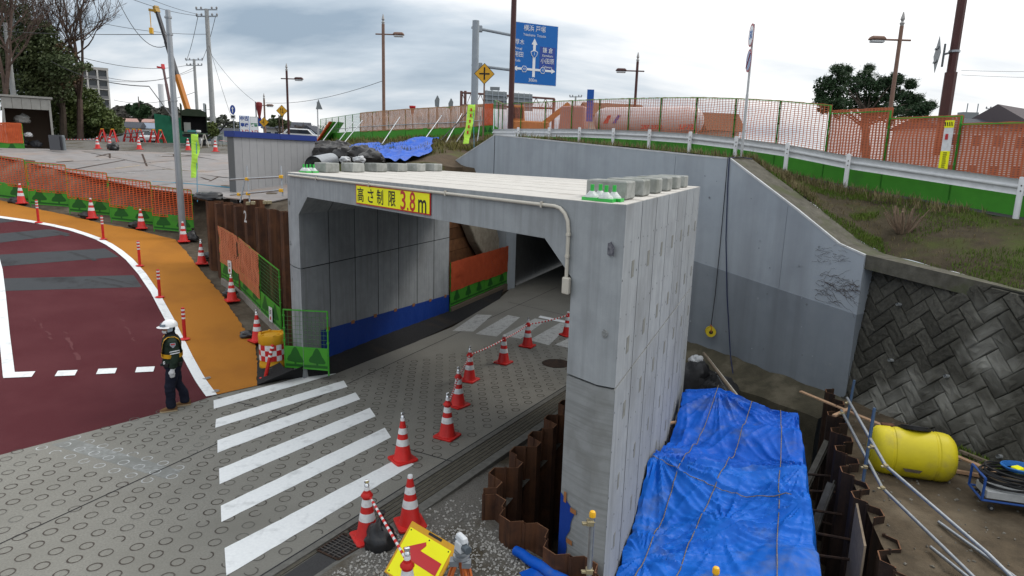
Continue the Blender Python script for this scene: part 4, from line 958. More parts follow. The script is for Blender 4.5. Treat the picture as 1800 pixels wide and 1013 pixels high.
def panel(root, A, B, H, zb0, zb1, netmat=NET, net=True, nz0=None, nz1=None, prints=2, mesh=False, cell=(.075, .036), ribs=(.022, .015), seed=0, post_r=.018, amp=.03, board=True, off=.03):
    n = toward_cam(A, B); ax = Vector(((B - A).x, (B - A).y, 0)).normalized(); U = Vector((0, 0, 1))
    if ax.cross(U).dot(CAM - A) < 0: pass
    m = MB()
    for p in (A, B): m.tube([p - U * .05, p + U * H], post_r, 8)
    for z in (zb0, zb1, H - .01): m.bar(A + U * z, B + U * z, .026, .026)
    for k in range(3):
        for p in (A, B): m.box(p + U * (zb1 + (H - zb1) * (k + .5) / 3), (.05, .05, .03))
    fr = m.build('panel_frame', GREEN, root)
    if mesh:
        m = MB(); L_ = (B - A).length; k = int(L_ / .1)
        for i in range(1, k): m.bar(A.lerp(B, i / k) + U * zb1, A.lerp(B, i / k) + U * H, .006)
        for j in range(1, int((H - zb1) / .1)): m.bar(A + U * (zb1 + j * .1), B + U * (zb1 + j * .1), .006)
        m.build('wire_mesh', mat('mesh_green', (.06, .17, .05), .5), fr)
    if board:
        m = MB(); a, b = A + ax * .02, B - ax * .02
        m.prism([a + U * zb0, b + U * zb0, b + U * zb1, a + U * zb1], n * .012); bd = m.build('board', GREEN_B, fr)
        L_ = (B - A).length; hh = zb1 - zb0
        for i in range(prints):
            c = A.lerp(B, (i + .5) / prints) + U * (zb0 + hh * .55) + n * .015; s_ = min(hh * .92, L_ / prints * .9)
            m = MB(); m.add(tree_print(c, ax, U, s_), [tuple(range(16))]); m.build('tree_print', GREEN_P, bd)
        m = MB(); m.quad(a + U * (zb0 + .03) + n * .014, b + U * (zb0 + .03) + n * .014, b + U * (zb0 + .09) + n * .014, a + U * (zb0 + .09) + n * .014)
        if prints: m.build('print_stripe', GREEN_P, bd)
    if net:
        net_mesh(A, B, nz0 if nz0 is not None else zb1 - .03, nz1 or H + .02, cell[0], cell[1], ribs[0], ribs[1], amp, off, seed=seed).build('net', netmat, fr)
    return fr
lf_ = thing('safety_fence', 'run of low green fence panels with orange netting behind the ochre shoulder', 'fence', fpan[2][0])
for i, (a, b) in enumerate(fpan): panel(lf_, a, b, 1.62, .06, .62, nz0=.55, seed=i, cell=(.12, .066), ribs=(.03, .024), amp=.06)
sf = thing('safety_fence', 'stepped green fence panels with faded orange netting before the rusty sheet piles', 'fence', surf(430, 520))
fa = [surf(391, 497), surf(425, 520), surf(460, 556), surf(495, 590)]
panel(sf, fa[0] + Vector((0, 0, .12)), fa[1] + Vector((0, 0, .12)), 1.62, .1, .62, NET_B, seed=11, nz0=.55, cell=(.07, .045), ribs=(.035, .026), amp=.05)
panel(sf, fa[1] + Vector((0, 0, .1)), fa[2] + Vector((0, 0, .1)), 1.62, .1, .62, NET_B, seed=12, nz0=.4, cell=(.07, .045), ribs=(.035, .026), amp=.05)
panel(sf, fa[2] + Vector((0, 0, .1)), fa[3] + Vector((0, 0, .1)), 1.62, .05, .6, net=False, mesh=True)
for i, (a, b) in enumerate(zip(fa, fa[1:])):
    m = MB(); m.bar(a + Vector((0, 0, .05)), b + Vector((0, 0, .05)), .09, .2); m.build('kerb', mat('kerb_conc', (.28, .26, .23), .9, (.2, .18, .15), 6), sf)
for (px, py, i) in ((404, 470, 0), (476, 553, 2)):
    a, b = fa[i], fa[i + 1]; n = toward_cam(a, b); q = on_line(px, py, a + n * .05, (b - a).normalized()); ax = (b - a); ax.z = 0; ax.normalize(); U = Vector((0, 0, 1))
    m = MB(); m.prism([q - ax * .12 - U * .2, q + ax * .12 - U * .2, q + ax * .12 + U * .2, q - ax * .12 + U * .2], n * .008); bd = m.build('notice_plate', WHITE, sf)
    m = MB(); m.add([q + n * .012 + ax * (.05 * math.cos(k * .7)) + U * (-.1 + .05 * math.sin(k * .7)) for k in range(9)], [tuple(range(9))]); m.build('red_mark', SIGNR, bd)
    for zz in (.03, .07, .11):
        m = MB(); m.bar(q + n * .012 - ax * .06 + U * zz, q + n * .012 + ax * .06 + U * zz, .018, .004, up=n); m.build('print_line', INK, bd)
gt = thing('safety_fence', 'green wire mesh fence panel at the culvert left leg', 'fence', at(500, 648, .2))
panel(gt, pb(-.12, -.30, .14), pb(SI0 + .72, .42, .2), 1.42, .08, .56, net=False, mesh=True)
ntf = thing('safety_fence', 'red-orange netted fence panels in the gap before the old tunnel', 'fence', pb(SI0, 8.5, 0))
q0, q1 = pb(SI0 + .05, 7.05, .1), jamb + Vector((.05, -.05, .1)); qm = q0.lerp(q1, .55)
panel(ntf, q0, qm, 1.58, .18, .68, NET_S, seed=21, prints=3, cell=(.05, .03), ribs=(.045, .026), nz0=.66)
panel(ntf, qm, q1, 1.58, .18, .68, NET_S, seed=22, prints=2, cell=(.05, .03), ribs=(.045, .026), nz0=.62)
m = MB(); m.bar(q0 + Vector((0, 0, .0)), q1, .1, .25); m.build('kerb', mat('kerb_brown', (.16, .13, .1), .9), ntf)

# ------------------------------------------------------------------ cones, bars, posts
def cone_proto(lamp=True, ring=False):
    root = thing('traffic_cone', 'x', 'traffic cone')
    m = MB(); s = .19; pts = []
    for sx, sy in ((1, 1), (-1, 1), (-1, -1), (1, -1)):
        for k in range(4):
            a = {(1, 1): 0, (-1, 1): 90, (-1, -1): 180, (1, -1): 270}[(sx, sy)] + k * 30; pts.append(Vector((sx * (s - .04) + .04 * math.cos(R(a)), sy * (s - .04) + .04 * math.sin(R(a)), 0)))
    m.prism(pts, (0, 0, .035)); m.build('base', CONE, root, bevel=.006, local=True)
    rad = lambda z: .145 - (z - .03) * (.145 - .032) / .66
    m = MB(); m.lathe([(.155, .033), (.148, .05), (rad(.06), .06), (rad(.66), .66), (rad(.68), .68)], 24); bd = m.build('body', CONE, root, smooth=True, local=True)
    for z0, z1 in ((.27, .375), (.46, .555)):
        m = MB(); m.lathe([(rad(z0) + .0025, z0), (rad(z1) + .0025, z1)], 24, cap=False); m.build('white_band', WHITE, bd, smooth=True, local=True)
    m = MB(); m.lathe([(.036, .665), (.034, .70), (.03, .71)], 16); m.build('cap', WHITE, root, smooth=True, local=True)
    if ring:
        m = MB(); m.lathe([(.06, .585), (.078, .59), (.078, .6), (.05, .64)], 18); m.build('bar_ring', CONE, root, smooth=True, local=True)
    if lamp:
        m = MB(); m.lathe([(.02, .705), (.034, .725), (.03, .745), (.018, .76)], 14); m.build('lamp', CHROME, root, smooth=True, local=True)
        m = MB(); m.box((0, 0, .785), (.06, .035, .05)); m.build('reflector', CHROME, root, bevel=.01, local=True)
    return root
pr0, pr1, pr2 = cone_proto(False), cone_proto(True), cone_proto(True, True)
used = set()
def place(proto, loc, rz, label, group, sc=1, name=None):
    o = proto if proto.name not in used else copy_tree(proto)
    used.add(proto.name); o.location = loc; o.rotation_euler = (0, 0, rz); o.scale = (sc, sc, sc); o['label'] = label; o['group'] = group; return o
CG1 = 'cones along the zebra crossing and underpass'; CG2 = 'cones along the ochre shoulder'; CG3 = 'far cones in the yard'
CG0 = 'cones in the foreground'
conepos = {}
for key, px, py, pr, sc, lab, g, z in (
    ('z0', 708, 809, pr1, 1.04, 'red traffic cone standing on the end of the nearest zebra stripe', CG1, 0),
    ('z1', 786, 768, pr2, 1.04, 'red traffic cone beside the drain channel, nearest with a striped bar', CG1, 0),
    ('z2', 805, 713, pr2, 1.02, 'second red cone of the striped bar row entering the underpass', CG1, 0),
    ('z3', 825, 669, pr2, 1.0, 'third red cone of the striped bar row entering the underpass', CG1, 0),
    ('z4', 885, 638, pr0, 1.0, 'lampless red cone of the striped bar row inside the underpass', CG1, 0),
    ('z5', 927, 609, pr2, 1.0, 'red cone of the striped bar row beside the worn zebra stripes', CG1, 0),
    ('z6', 997, 590, pr0, 1.0, 'red cone half hidden behind the culvert right leg', CG1, 0),
    ('f0', 646, 946, pr2, 1.03, 'foreground red cone with reflector head beside the black sandbag', CG0, 0),
    ('f1', 721, 926, pr0, 1.03, 'foreground red cone without lamp standing on gravel', CG0, 0),
    ('f2', 716, 1082, pr2, 1.03, 'foreground cone cut off by the bottom edge before the arrow sign', CG0, 0),
    ('s0', 453, 601, pr1, 1.0, 'red cone beside the yellow drum', CG2, None),
    ('s1', 408, 529, pr1, 1.0, 'red cone before the green fence board with a notice', CG2, None),
    ('s2', 355, 464, pr1, 1.0, 'red cone at the foot of the far sheet piles', CG2, None),
    ('s3', 323, 425, pr0, 1.0, 'red cone at the foot of the steel pole', CG2, None),
    ('s4', 249, 402, pr0, 1.0, 'second red cone left of the steel pole by the orange fence', CG2, None),
    ('s5', 162, 384, pr0, 1.05, 'third red cone left of the steel pole by the orange fence', CG2, None),
    ('s6', 38, 358, pr0, 1.05, 'leftmost red cone by the orange fence', CG2, None)):
    P = at(px, py, 0) if z is not None else surf(px, py); P.z += .005
    if key == 'f1': P.z = grav_h(P.x, P.y) + .01
    if key == 's0': P.z += .02
    conepos[key] = P; place(pr, P, random.uniform(.3, 1.2), lab, g, sc)
for px, py, pr, lab in ((172, 262, pr0, 'far red cone at the left beside the yard street'), (194, 262.5, pr0, 'far red cone with a black bag beside it'), (245, 263, pr0, 'far red cone alone before the gravel strip'), (379, 267, pr0, 'far red cone beside the grey siding hut'), (331, 264.5, pr0, 'far red cone right of the steel pole')):
    P = atd(px, py, 39.2); P.z = max(P.z, 4.74); place(pr, P, random.random(), lab, CG3, 1.0)

REDT = mat('bar_red', (.55, .02, .018), .45)
def cbar(a, b, lab, sag=.0, n=13):
    o = thing('cone_bar', lab, 'cone bar', a, group='striped bars between cones')
    P = [a.lerp(b, i / (n * 2)) - Vector((0, 0, sag * 4 * (i / (n * 2)) * (1 - i / (n * 2)))) for i in range(n * 2 + 1)]
    m = MB(); m.tube(P, .017, 8); w_ = m.build('white_tube', WHITE, o, smooth=True)
    for i in range(n):
        m = MB(); m.tube(P[2 * i:2 * i + 2], .0185, 8, False); m.build('red_band', REDT, w_)
hh = lambda k, s=1: conepos[k] + Vector((0, 0, .61 * s))
for a, b, lab in (('z1', 'z2', 'striped bar from the nearest barred cone into the underpass'), ('z2', 'z3', 'second striped bar of the cone row into the underpass'), ('z3', 'z4', 'third striped bar of the cone row, before the lampless cone'), ('z4', 'z5', 'fourth striped bar of the cone row, past the lampless cone'), ('z5', 'z6', 'last striped bar, running behind the culvert right leg')):
    cbar(hh(a), hh(b), lab, .03)
cbar(hh('f0') + Vector((.06, -.06, .0)), hh('f2') + Vector((0, .05, 0)), 'striped bar slanting across the foreground in front of the arrow sign', .0)

pd = thing('delineator_post', 'x', 'delineator')
m = MB(); m.lathe([(.12, 0), (.12, .015), (.09, .03), (.045, .045)], 18); m.build('base', CONE, pd, smooth=True, local=True)
m = MB(); m.lathe([(.04, .03), (.04, .78), (.034, .80), (.015, .805)], 14); pl_ = m.build('post', CONE, pd, smooth=True, local=True)
for z in (.52, .62, .72):
    m = MB(); m.lathe([(.0425, z), (.0425, z + .045)], 14, cap=False); m.build('white_band', WHITE, pl_, smooth=True, local=True)
for i, (px, py, lab) in enumerate(((68, 392, 'leftmost red delineator post on the ochre shoulder'), (182, 421, 'second red delineator post from the left on the ochre shoulder'), (246, 468, 'red delineator post on the ochre shoulder at the bend of the white line'), (281, 523, 'fourth red delineator post from the left on the ochre shoulder'), (325, 597, 'red delineator post just behind the guard'), (466, 667, 'leaning red delineator post in front of the yellow drum'))):
    o = place(pd, surf(px, py) + Vector((0, 0, .006)), random.random() * 6, lab, 'delineator posts on the ochre shoulder', 1.0)
    if i == 5: o.rotation_euler = (R(-4), R(13), 0)

# cushion drum
P = surf(480, 646); P.z += .02
dm = thing('cushion_drum', 'yellow cushion drum with red and white chequered band at the culvert left leg', 'drum', P)
m = MB(); m.lathe([(.28, 0), (.295, .02), (.295, .10), (.285, .12), (.285, .20), (.285, .58), (.298, .60), (.298, .78), (.29, .80), (.24, .80), (.235, .765), (.17, .765), (.16, .785), (.02, .79)], 32); b_ = m.build('body', DRUMY, dm, smooth=True, local=True)
for k in range(6):
    m = MB(); a = k * math.pi / 3; m.box((.265 * math.cos(a), .265 * math.sin(a), .805), (.07, .05, .03), Matrix.Rotation(a, 3, 'Z')); m.build('rim_lug', DRUMY, dm, bevel=.006, local=True)
for r_ in range(3):
    for k in range(14):
        a0, a1 = k * math.pi / 7, (k + 1) * math.pi / 7; z0, z1 = .2 + r_ * .126, .2 + (r_ + 1) * .126; m = MB(); rr = .288
        aa = [a0, (a0 + a1) / 2, a1]; m.add([(rr * math.cos(a), rr * math.sin(a), z) for z in (z0, z1) for a in aa], [(0, 1, 4, 3), (1, 2, 5, 4)])
        m.build('check_square', SIGNR if (k + r_) % 2 else WHITE, b_, local=True)

# sandbags
def bag(P, sx, sy, sz, lab, rz=0, tie=True, matl=None, name='sandbag', cat='sandbag', seed=None):
    o = thing(name, lab, cat, P, rz, 'black weight bags'); m = MB(); n, k = 26, 16; sd_ = random.random() * 50
    vs = []
    for i in range(k + 1):
        th = math.pi * i / k
        for j in range(n):
            ph = 2 * math.pi * j / n; x, y, z = math.sin(th) * math.cos(ph), math.sin(th) * math.sin(ph), math.cos(th)
            f = (1 + .30 * noise.noise((x * 1.6 + sd_, y * 1.6, z * 1.6)) + .16 * noise.noise((x * 4 + sd_, y * 4, z * 4)) + .07 * noise.noise((x * 9 + sd_, y * 9, z * 9)))
            if tie: x, y = x * (1 - .5 * max(z, 0)), y * (1 - .5 * max(z, 0))
            zz = z * f * sz * .5
            vs.append(Vector((x * f * sx / 2, y * f * sy / 2, max(zz, -sz * .3) + sz * .3)))
    m.add(vs, [(i * n + j, i * n + (j + 1) % n, (i + 1) * n + (j + 1) % n, (i + 1) * n + j) for i in range(k) for j in range(n)])
    m.build('bag', matl or BLACKP, o, smooth='merge', local=True)
    if tie:
        m = MB(); m.lathe([(.02, sz * .68), (.015, sz * .8), (.05, sz * .95), (.06, sz * 1.0)], 9, (.02, 0, 0)); m.build('knot', matl or BLACKP, o, smooth=True, local=True)
    return o
bag(at(668, 962, 0), .42, .36, .5, 'tied black sandbag beside the foreground cone with reflector')
for px, py, lab, sz in ((490, 658, 'flat black sandbag at the foot of the yellow drum', .2), (440, 592, 'flat black sandbag left of the cone beside the drum', .2), (339, 423, 'tied black bag beside the cone at the steel pole', .45), (368, 455, 'black bag behind the cone at the far sheet piles', .3), (404, 520, 'black bag behind the cone before the notice board', .25), (237, 400, 'black bag left of the second orange fence cone', .28), (150, 383, 'black bag left of the third orange fence cone', .28), (26, 357, 'black bag left of the leftmost cone', .28)):
    q = surf(px, py); bag(q, .5 if sz < .25 else .4, .32, sz, lab, .4, tie=sz > .3)
q = atd(199, 262.5, 39); q.z = 4.74; bag(q, .7, .5, .55, 'black bag beside the far cone in the yard', tie=False)

# ------------------------------------------------------------------ the foreground right
ar = thing('arrow_sign', 'yellow folding board with a red arrow pointing left on the gravel', 'sign', at(700, 1000, 0))
BLs, TLs, TRs = at(676, 1004, .05), at(721, 926, .48), at(795, 970, .48)
ux, uy = (TRs - TLs), (BLs - TLs); wx_, wy_ = ux.length, uy.length; ux.normalize(); uy.normalize(); uy = (uy - ux * uy.dot(ux)).normalized(); nz_ = ux.cross(uy); nz_ = nz_ if nz_.dot(CAM - TLs) > 0 else -nz_
S = lambda a, b, c=0: TLs + ux * (a * wx_) + uy * (b * wy_) + nz_ * c
m = MB(); m.prism([S(-.03, -.12, -.03), S(1.03, -.12, -.03), S(1.03, 1.02, -.03), S(-.03, 1.02, -.03)], nz_ * .03); m.build('frame', DRUMY, ar, bevel=.006)
m = MB(); m.prism([S(.02, .0, .001), S(.98, .0, .001), S(.98, .98, .001), S(.02, .98, .001)], nz_ * .003); pn = m.build('panel', SIGNY, ar)
m = MB(); m.prism([S(*p, .005) for p in ((.10, .38), (.5, .08), (.52, .2), (.44, .28), (1.0 - .04, .28), (.96, .62), (.44, .62), (.52, .78), (.46, .84))], nz_ * .002)
m.v = []; m.f = []; m.m = []
arrow = [(.09, .42), (.46, .10), (.50, .16), (.44, .30), (.93, .30), (.93, .56), (.44, .56), (.50, .70), (.46, .78)]
m.prism([S(*p, .005) for p in arrow], nz_ * .002); m.build('arrow', SIGNR, ar)
m = MB(); m.prism([S(.42, -.105, .001), S(.72, -.105, .001), S(.72, -.05, .001), S(.42, -.05, .001)], nz_ * .004); m.build('handle_slot', INK, ar)
for a, b in ((.06, .04), (.5, .04), (.94, .04), (.06, .94), (.06, .5)):
    m = MB(); c_ = S(a, b, .004); m.prism([c_ + ux * (.01 * math.cos(k)) + uy * (.01 * math.sin(k)) for k in range(6)], nz_ * .003); m.build('rivet', INK, ar)
for a_ in (0, 1):
    m = MB(); m.bar(S(a_, -.1, -.04), Vector((S(a_, .2, -.45).x, S(a_, .2, -.45).y, .02)), .03); m.build('rear_leg', DRUMY, ar)

th = atd(811, 975, 5.9)
tl = thing('survey_level', 'grey auto level instrument on an orange tripod over the gravel', 'survey level', (th.x, th.y, 0))
ORT = mat('tripod_orange', (.42, .10, .02), .5)
for a in (200, 320, 80):
    d = Vector((math.cos(R(a)), math.sin(R(a)), 0)); m = MB(); pz = Vector((-d.y, d.x, 0)) * .03
    for sg in (-1, 1): m.bar(th + d * .05 + pz * sg - Vector((0, 0, .05)), Vector((th.x, th.y, .0)) + d * .55 + pz * sg * .3, .022)
    m.build('leg', ORT, tl); m = MB(); m.box(th + d * .065 - Vector((0, 0, .06)), (.08, .08, .05)); m.build('hinge', GALV, tl)
m = MB(); m.lathe([(.075, -.03), (.075, 0), (.05, .005), (.05, .025), (.068, .03), (.068, .045)], 18, th); m.build('head_plate', GALV, tl, smooth=True)
GI = mat('instrument_grey', (.5, .52, .54), .4); DI = mat('instrument_dark', (.06, .075, .09), .4)
m = MB(); Mr = Matrix.Rotation(R(35), 3, 'Z'); m.box(th + Vector((0, 0, .09)), (.10, .115, .10), Mr, .85); m.box(th + Vector((0, 0, .165)), (.07, .15, .06), Mr, .8); m.build('housing', GI, tl, bevel=.012)
v = Mr @ Vector((0, 1, 0)); m = MB(); m.tube([th + Vector((0, 0, .1)) - v * .12, th + Vector((0, 0, .1)) - v * .05], .036, 14); m.build('objective', DI, tl, smooth=True)
m = MB(); m.tube([th + Vector((0, 0, .1)) + v * .05, th + Vector((0, 0, .1)) + v * .1], [.026, .02], 12); m.build('eyepiece', DI, tl, smooth=True)
m = MB(); x_ = Mr @ Vector((1, 0, 0)); m.tube([th + Vector((0, 0, .09)) + x_ * .04, th + Vector((0, 0, .09)) + x_ * .07], .018, 10); m.build('focus_knob', DI, tl)

rl = thing('tarp_roll', 'rolled blue tarpaulin lying on the gravel by the sheet piles', 'tarpaulin', at(940, 990, 0))
m = MB(); a, b = at(906, 968, .10), at(1005, 1030, .10); P = [a.lerp(b, i / 8) + Vector((0, 0, .01 * math.sin(i * 2))) for i in range(9)]; m.tube(P, [.062, .064, .066, .07, .066, .07, .068, .07, .07], 14); m.build('roll', BLUET, rl, smooth=True)
m = MB(); e0 = [p + Vector((-.05, -.03, -.04)) for p in P[3:]]; e1 = [p + Vector((-.2 - .05 * math.sin(i * 2.1), -.12, .025 - p.z + .02)) for i, p in enumerate(P[3:])]; k = len(e0); m.add(e0 + e1, [(i, i + 1, k + i + 1, k + i) for i in range(k - 1)]); m.build('loose_edge', BLUET, rl)
YC = mat('yellow_cap', (.75, .40, .01), .4)
def clamp_post(px0, py0, px1, py1, dist, lab):
    a, b = atd(px0, py0, dist), atd(px1, py1, dist); a.x, a.y = b.x, b.y; lo = Vector((b.x, b.y, min(b.z - 1.2, -.2)))
    o = thing('pipe_post', lab, 'pipe post', lo); m = MB(); m.tube([lo, a], .0245, 12); m.build('pipe', GALV, o, smooth=True)
    m = MB(); m.lathe([(.031, -.03), (.031, .005), (.024, .022), (.008, .03)], 12, a); m.build('cap', YC, o, smooth=True); return o, a, b
GOLD = mat('clamp_zinc', (.42, .36, .22), .4, (.3, .25, .15), 12, metal=.6)
def clamp(root, c, s=.05):
    m = MB(); m.box(c, (s * 1.3, s * 1.3, s * 1.0)); m.box(c + Vector((-s * .9, -.2 * s, -.2 * s)), (s * 1.2, s * .5, s * .5)); m.tube([c + Vector((-s * 1.6, 0, 0)), c + Vector((s * .9, 0, 0))], s * .18, 6); m.build('clamp', GOLD, root, bevel=.004)
o, a, b = clamp_post(1043, 892, 1036, 1000, 6.2, 'galvanised pipe post with yellow cap before the culvert right leg')
clamp(o, a - Vector((.02, .02, .08))); clamp(o, b + Vector((0, 0, -.02)))
o, a, b = clamp_post(1257, 998, 1256, 1030, 5.6, 'galvanised pipe post with yellow cap before the blue tarpaulin')
# drain grates
for q, lab in ((((558, 968), (604, 939), (642, 957), (594, 985)), 'larger steel drain grate in the foreground concrete'), (((613, 932), (640, 917), (662, 926), (636, 941)), 'smaller steel drain grate against the drain channel')):
    c = [at(x, y, .008) for x, y in q]; g = thing('drain_grate', lab, 'drain grate', c[0]); m = MB()
    m.add([p for p in c], [(0, 1, 2, 3)]); m.build('pit', INK, g); m = MB()
    for i in range(4): m.bar(c[i] + Vector((0, 0, .008)), c[(i + 1) % 4] + Vector((0, 0, .008)), .03, .012)
    m.build('rim', RUST_D, g); GST = mat('grate_steel', (.10, .095, .09), .6, (.06, .05, .045), 20, metal=.4)
    for i in range(1, 9):
        u = i / 9; m = MB(); m.bar(c[0].lerp(c[1], u) + Vector((0, 0, .008)), c[3].lerp(c[2], u) + Vector((0, 0, .008)), .012, .016); m.build('grate_bar', GST, g)
    for i in range(1, 4):
        u = i / 4; m = MB(); m.bar(c[0].lerp(c[3], u) + Vector((0, 0, .008)), c[1].lerp(c[2], u) + Vector((0, 0, .008)), .01, .014); m.build('grate_bar', GST, g)

# ------------------------------------------------------------------ big blue tarpaulins over the formwork
LC = [at(1204, 708, .15), at(1192, 745, .1), at(1172, 800, -.1), at(1140, 862, -.05), at(1118, 930, -.25), at(1090, 1010, -.3), at(1060, 1090, -.4)]
RC = [at(1398, 757, .12), at(1404, 785, .1), at(1412, 835, .08), at(1414, 885, .05), at(1424, 938, -.05), at(1432, 990, -.05), at(1455, 1090, -.1)]
SUP = [(.05, .02, .22), (.3, 0, .46), (.65, .04, .34), (.97, .03, .34), (.97, .2, .32), (.55, .22, .22), (.1, .25, .12), (.97, .42, .3), (.5, .44, .2), (.03, .47, .45), (.35, .5, .24), (.96, .62, .26), (.5, .7, .18), (.1, .75, .12), (.9, .85, .2), (.45, .95, .2), (.05, 1, .1)]
FOC = [(.3, 0, .085, 0), (.03, .47, .11, 3), (.97, .42, .08, 7), (.96, .62, .07, 11), (.97, .03, .07, 15), (.5, .72, .06, 19), (.1, .8, .07, 23)]
def tarp(u, v, lift=0):
    a, b = chain(LC, v), chain(RC, v); uu = max(0, min(1, u)); q = a.lerp(b, uu)
    acc = 0.0
    for su, sv, sh_ in SUP:
        dd_ = math.hypot((uu - su) * 2.2, (v - sv) * 7.0); acc += math.exp((sh_ - .30 * dd_) / .035)
    q.z += .035 * math.log(acc + math.exp(0))
    fold = .05 * noise.noise((uu * 2.0, v * 4.4, 7)) + .004 * noise.noise((uu * 26, v * 60, 2))
    for su, sv, amp_, sd2 in FOC:
        dx_, dy_ = (uu - su) * 2.2, (v - sv) * 7.0; r_ = math.hypot(dx_, dy_); an = math.atan2(dy_, dx_)
        n1_ = 1 - min(1, abs(noise.noise((math.cos(an) * 3.2 + sd2, math.sin(an) * 3.2, r_ * .35)) * 2.6)); n2_ = 1 - min(1, abs(noise.noise((math.cos(an) * 7 + sd2, math.sin(an) * 7, r_ * .5 + 5)) * 2.6))
        fold += amp_ * (n1_ ** 2 * min(1, r_ / .35) + .45 * n2_ ** 2 * min(1, r_ / .5)) * math.exp(-r_ / 1.7)
    q.z += fold + lift
    if u < 0: q = q + Vector((-.02 + u * .25, 0, u * 2.4)) + W * (.05 * noise.noise((v * 30, u * 6, 0)))
    if u > 1: q = q + Vector(((u - 1) * .55 + .05 * noise.noise((v * 22, u * 4, 0)), .04 * noise.noise((v * 35, 2, u * 3)), -(u - 1) * 3.0 * (1 + .5 * noise.noise((v * 7, 0, 3)))))
    return q
def tarp_mesh(v0, v1, lift, lab, ragged):
    m = MB(); NU, NV = 150, int(300 * (v1 - v0)); vs = []
    for j in range(NV + 1):
        for i in range(NU + 1):
            u = -.16 + 1.46 * i / NU
            vv = v0 + (v1 - v0) * j / NV
            if ragged: vv = v0 + (v1 - v0) * j / NV + (1 - j / NV) * (.035 * noise.noise((u * 4, 0, 0)) + .015 * noise.noise((u * 14, 3, 0)) - .09 * (u - .2))
            vs.append(tarp(u, vv, lift))
    m.add(vs, [(j * (NU + 1) + i, j * (NU + 1) + i + 1, (j + 1) * (NU + 1) + i + 1, (j + 1) * (NU + 1) + i) for j in range(NV) for i in range(NU)])
    return tag(m.build('blue_tarpaulin', BLUET if not ragged else BLUET2, None, smooth=True), lab, 'tarpaulin')
BLUET2 = mat('blue_tarp_dusty', (.006, .10, .47), .5, (.008, .125, .54), 3.0, spec=.14, bump=.7, bscale=9, c3=(.12, .145, .19), c3scale=1.0, c3lo=.54, c3hi=.76, rvar=.1)
creases(BLUET2, 2.6, .35, .025)
tarp_mesh(0, .52, 0, 'bright blue tarpaulin over the formwork beside the culvert, rear sheet', False)
tarp_mesh(.46, 1.0, .035, 'dusty blue tarpaulin over the formwork beside the culvert, front sheet', True)
for name_, uv, lab in (('rope', [(.3, .0), (.22, .25), (.2, .42), (.17, .6), (.12, .8), (.06, 1)], 'rope lashed lengthwise over the tarpaulin, nearest the culvert'), ('rope', [(.62, .0), (.55, .2), (.5, .36), (.43, .55), (.34, .75), (.27, 1)], 'rope lashed lengthwise over the middle of the tarpaulin'), ('rope', [(.86, .0), (.84, .3), (.82, .6), (.8, .8), (.78, 1)], 'rope lashed lengthwise over the tarpaulin, nearest the right sheet piles'), ('rope', [(-.02, .49), (.3, .53), (.6, .56), (.92, .6)], 'rope lashed crosswise over the overlapping tarpaulins')):
    P = []
    for (a, b), (c, d) in zip(uv, uv[1:]):
        for k in range(10): P.append(tarp(a + (c - a) * k / 10, b + (d - b) * k / 10, .055))
    m = MB(); m.tube(P, .0068, 6); tag(m.build(name_, ROPE), lab, 'rope', 'ropes over the tarpaulins')
# rear of the trench: bulk bags, plastic, bundle of poles
for px, py, lab, s in ((1222, 690, 'black bulk bag behind the tarpaulin against the culvert', (.9, .8, 1.0)), (1262, 705, 'black bulk bag behind the tarpaulin, right one', (.8, .8, .75))):
    bag(at(px, py, -.45), *s, lab, tie=False, name='bulk_bag', cat='bulk bag', matl=mat('bulk_bag_black', (.015, .015, .016), .55, (.03, .03, .032), 5, bump=.5, bscale=12))
bag(at(1224, 640, .22), .38, .32, .26, 'crumpled white plastic bag on the black bulk bag', tie=False, name='plastic_bag', cat='plastic bag', matl=mat('white_plastic', (.5, .51, .52), .35, (.35, .36, .37), 9, bump=.8, bscale=14))
for i, ((x0, y0, z0), (x1, y1, z1), mt, lab) in enumerate((((1237, 621, .35), (1322, 735, .3), WOOD_O, 'old timber pole leaning behind the tarpaulin'), ((1243, 628, .33), (1330, 740, .28), PVC, 'pale pipe leaning behind the tarpaulin'), ((1258, 655, .2), (1300, 725, .2), GALV, 'thin steel rod leaning behind the tarpaulin'))):
    m = MB(); m.tube([at(x0, y0, z0), at(x1, y1, z1)], (.035, .03, .012)[i], 9); tag(m.build('pole', mt, smooth=True), lab, 'pole', 'poles behind the tarpaulin')
# rebar stubs at the tarpaulin's left edge
rs = thing('rebar_cage', 'dark rebar stubs between the culvert side and the tarpaulin', 'rebar', at(1180, 790, -.6))
for k in range(9):
    v = .16 + k * .07; q = chain(LC, v) + Vector((-.05, 0, -.05)); m = MB(); m.tube([q + Vector((0, 0, -1)), q + Vector((-.03, 0, .12 + .1 * random.random()))], .011, 6); m.build('bar', RUST_D, rs)
for z in (-.1, -.35):
    m = MB(); m.tube([chain(LC, .14) + Vector((-.06, 0, z)), chain(LC, .75) + Vector((-.06, 0, z))], .011, 6); m.build('bar', RUST_D, rs)
for v, lab in ((.17, 'short timber offcut wedged at the tarpaulin edge, upper one'), (.44, 'short timber offcut wedged at the tarpaulin edge, lower one')):
    q = chain(LC, v); m = MB(); m.bar(q + Vector((-.28, -.05, .02)), q + Vector((.1, .05, .05)), .06, .03); tag(m.build('timber_offcut', WOOD), lab, 'timber', 'timber offcuts by the tarpaulin')

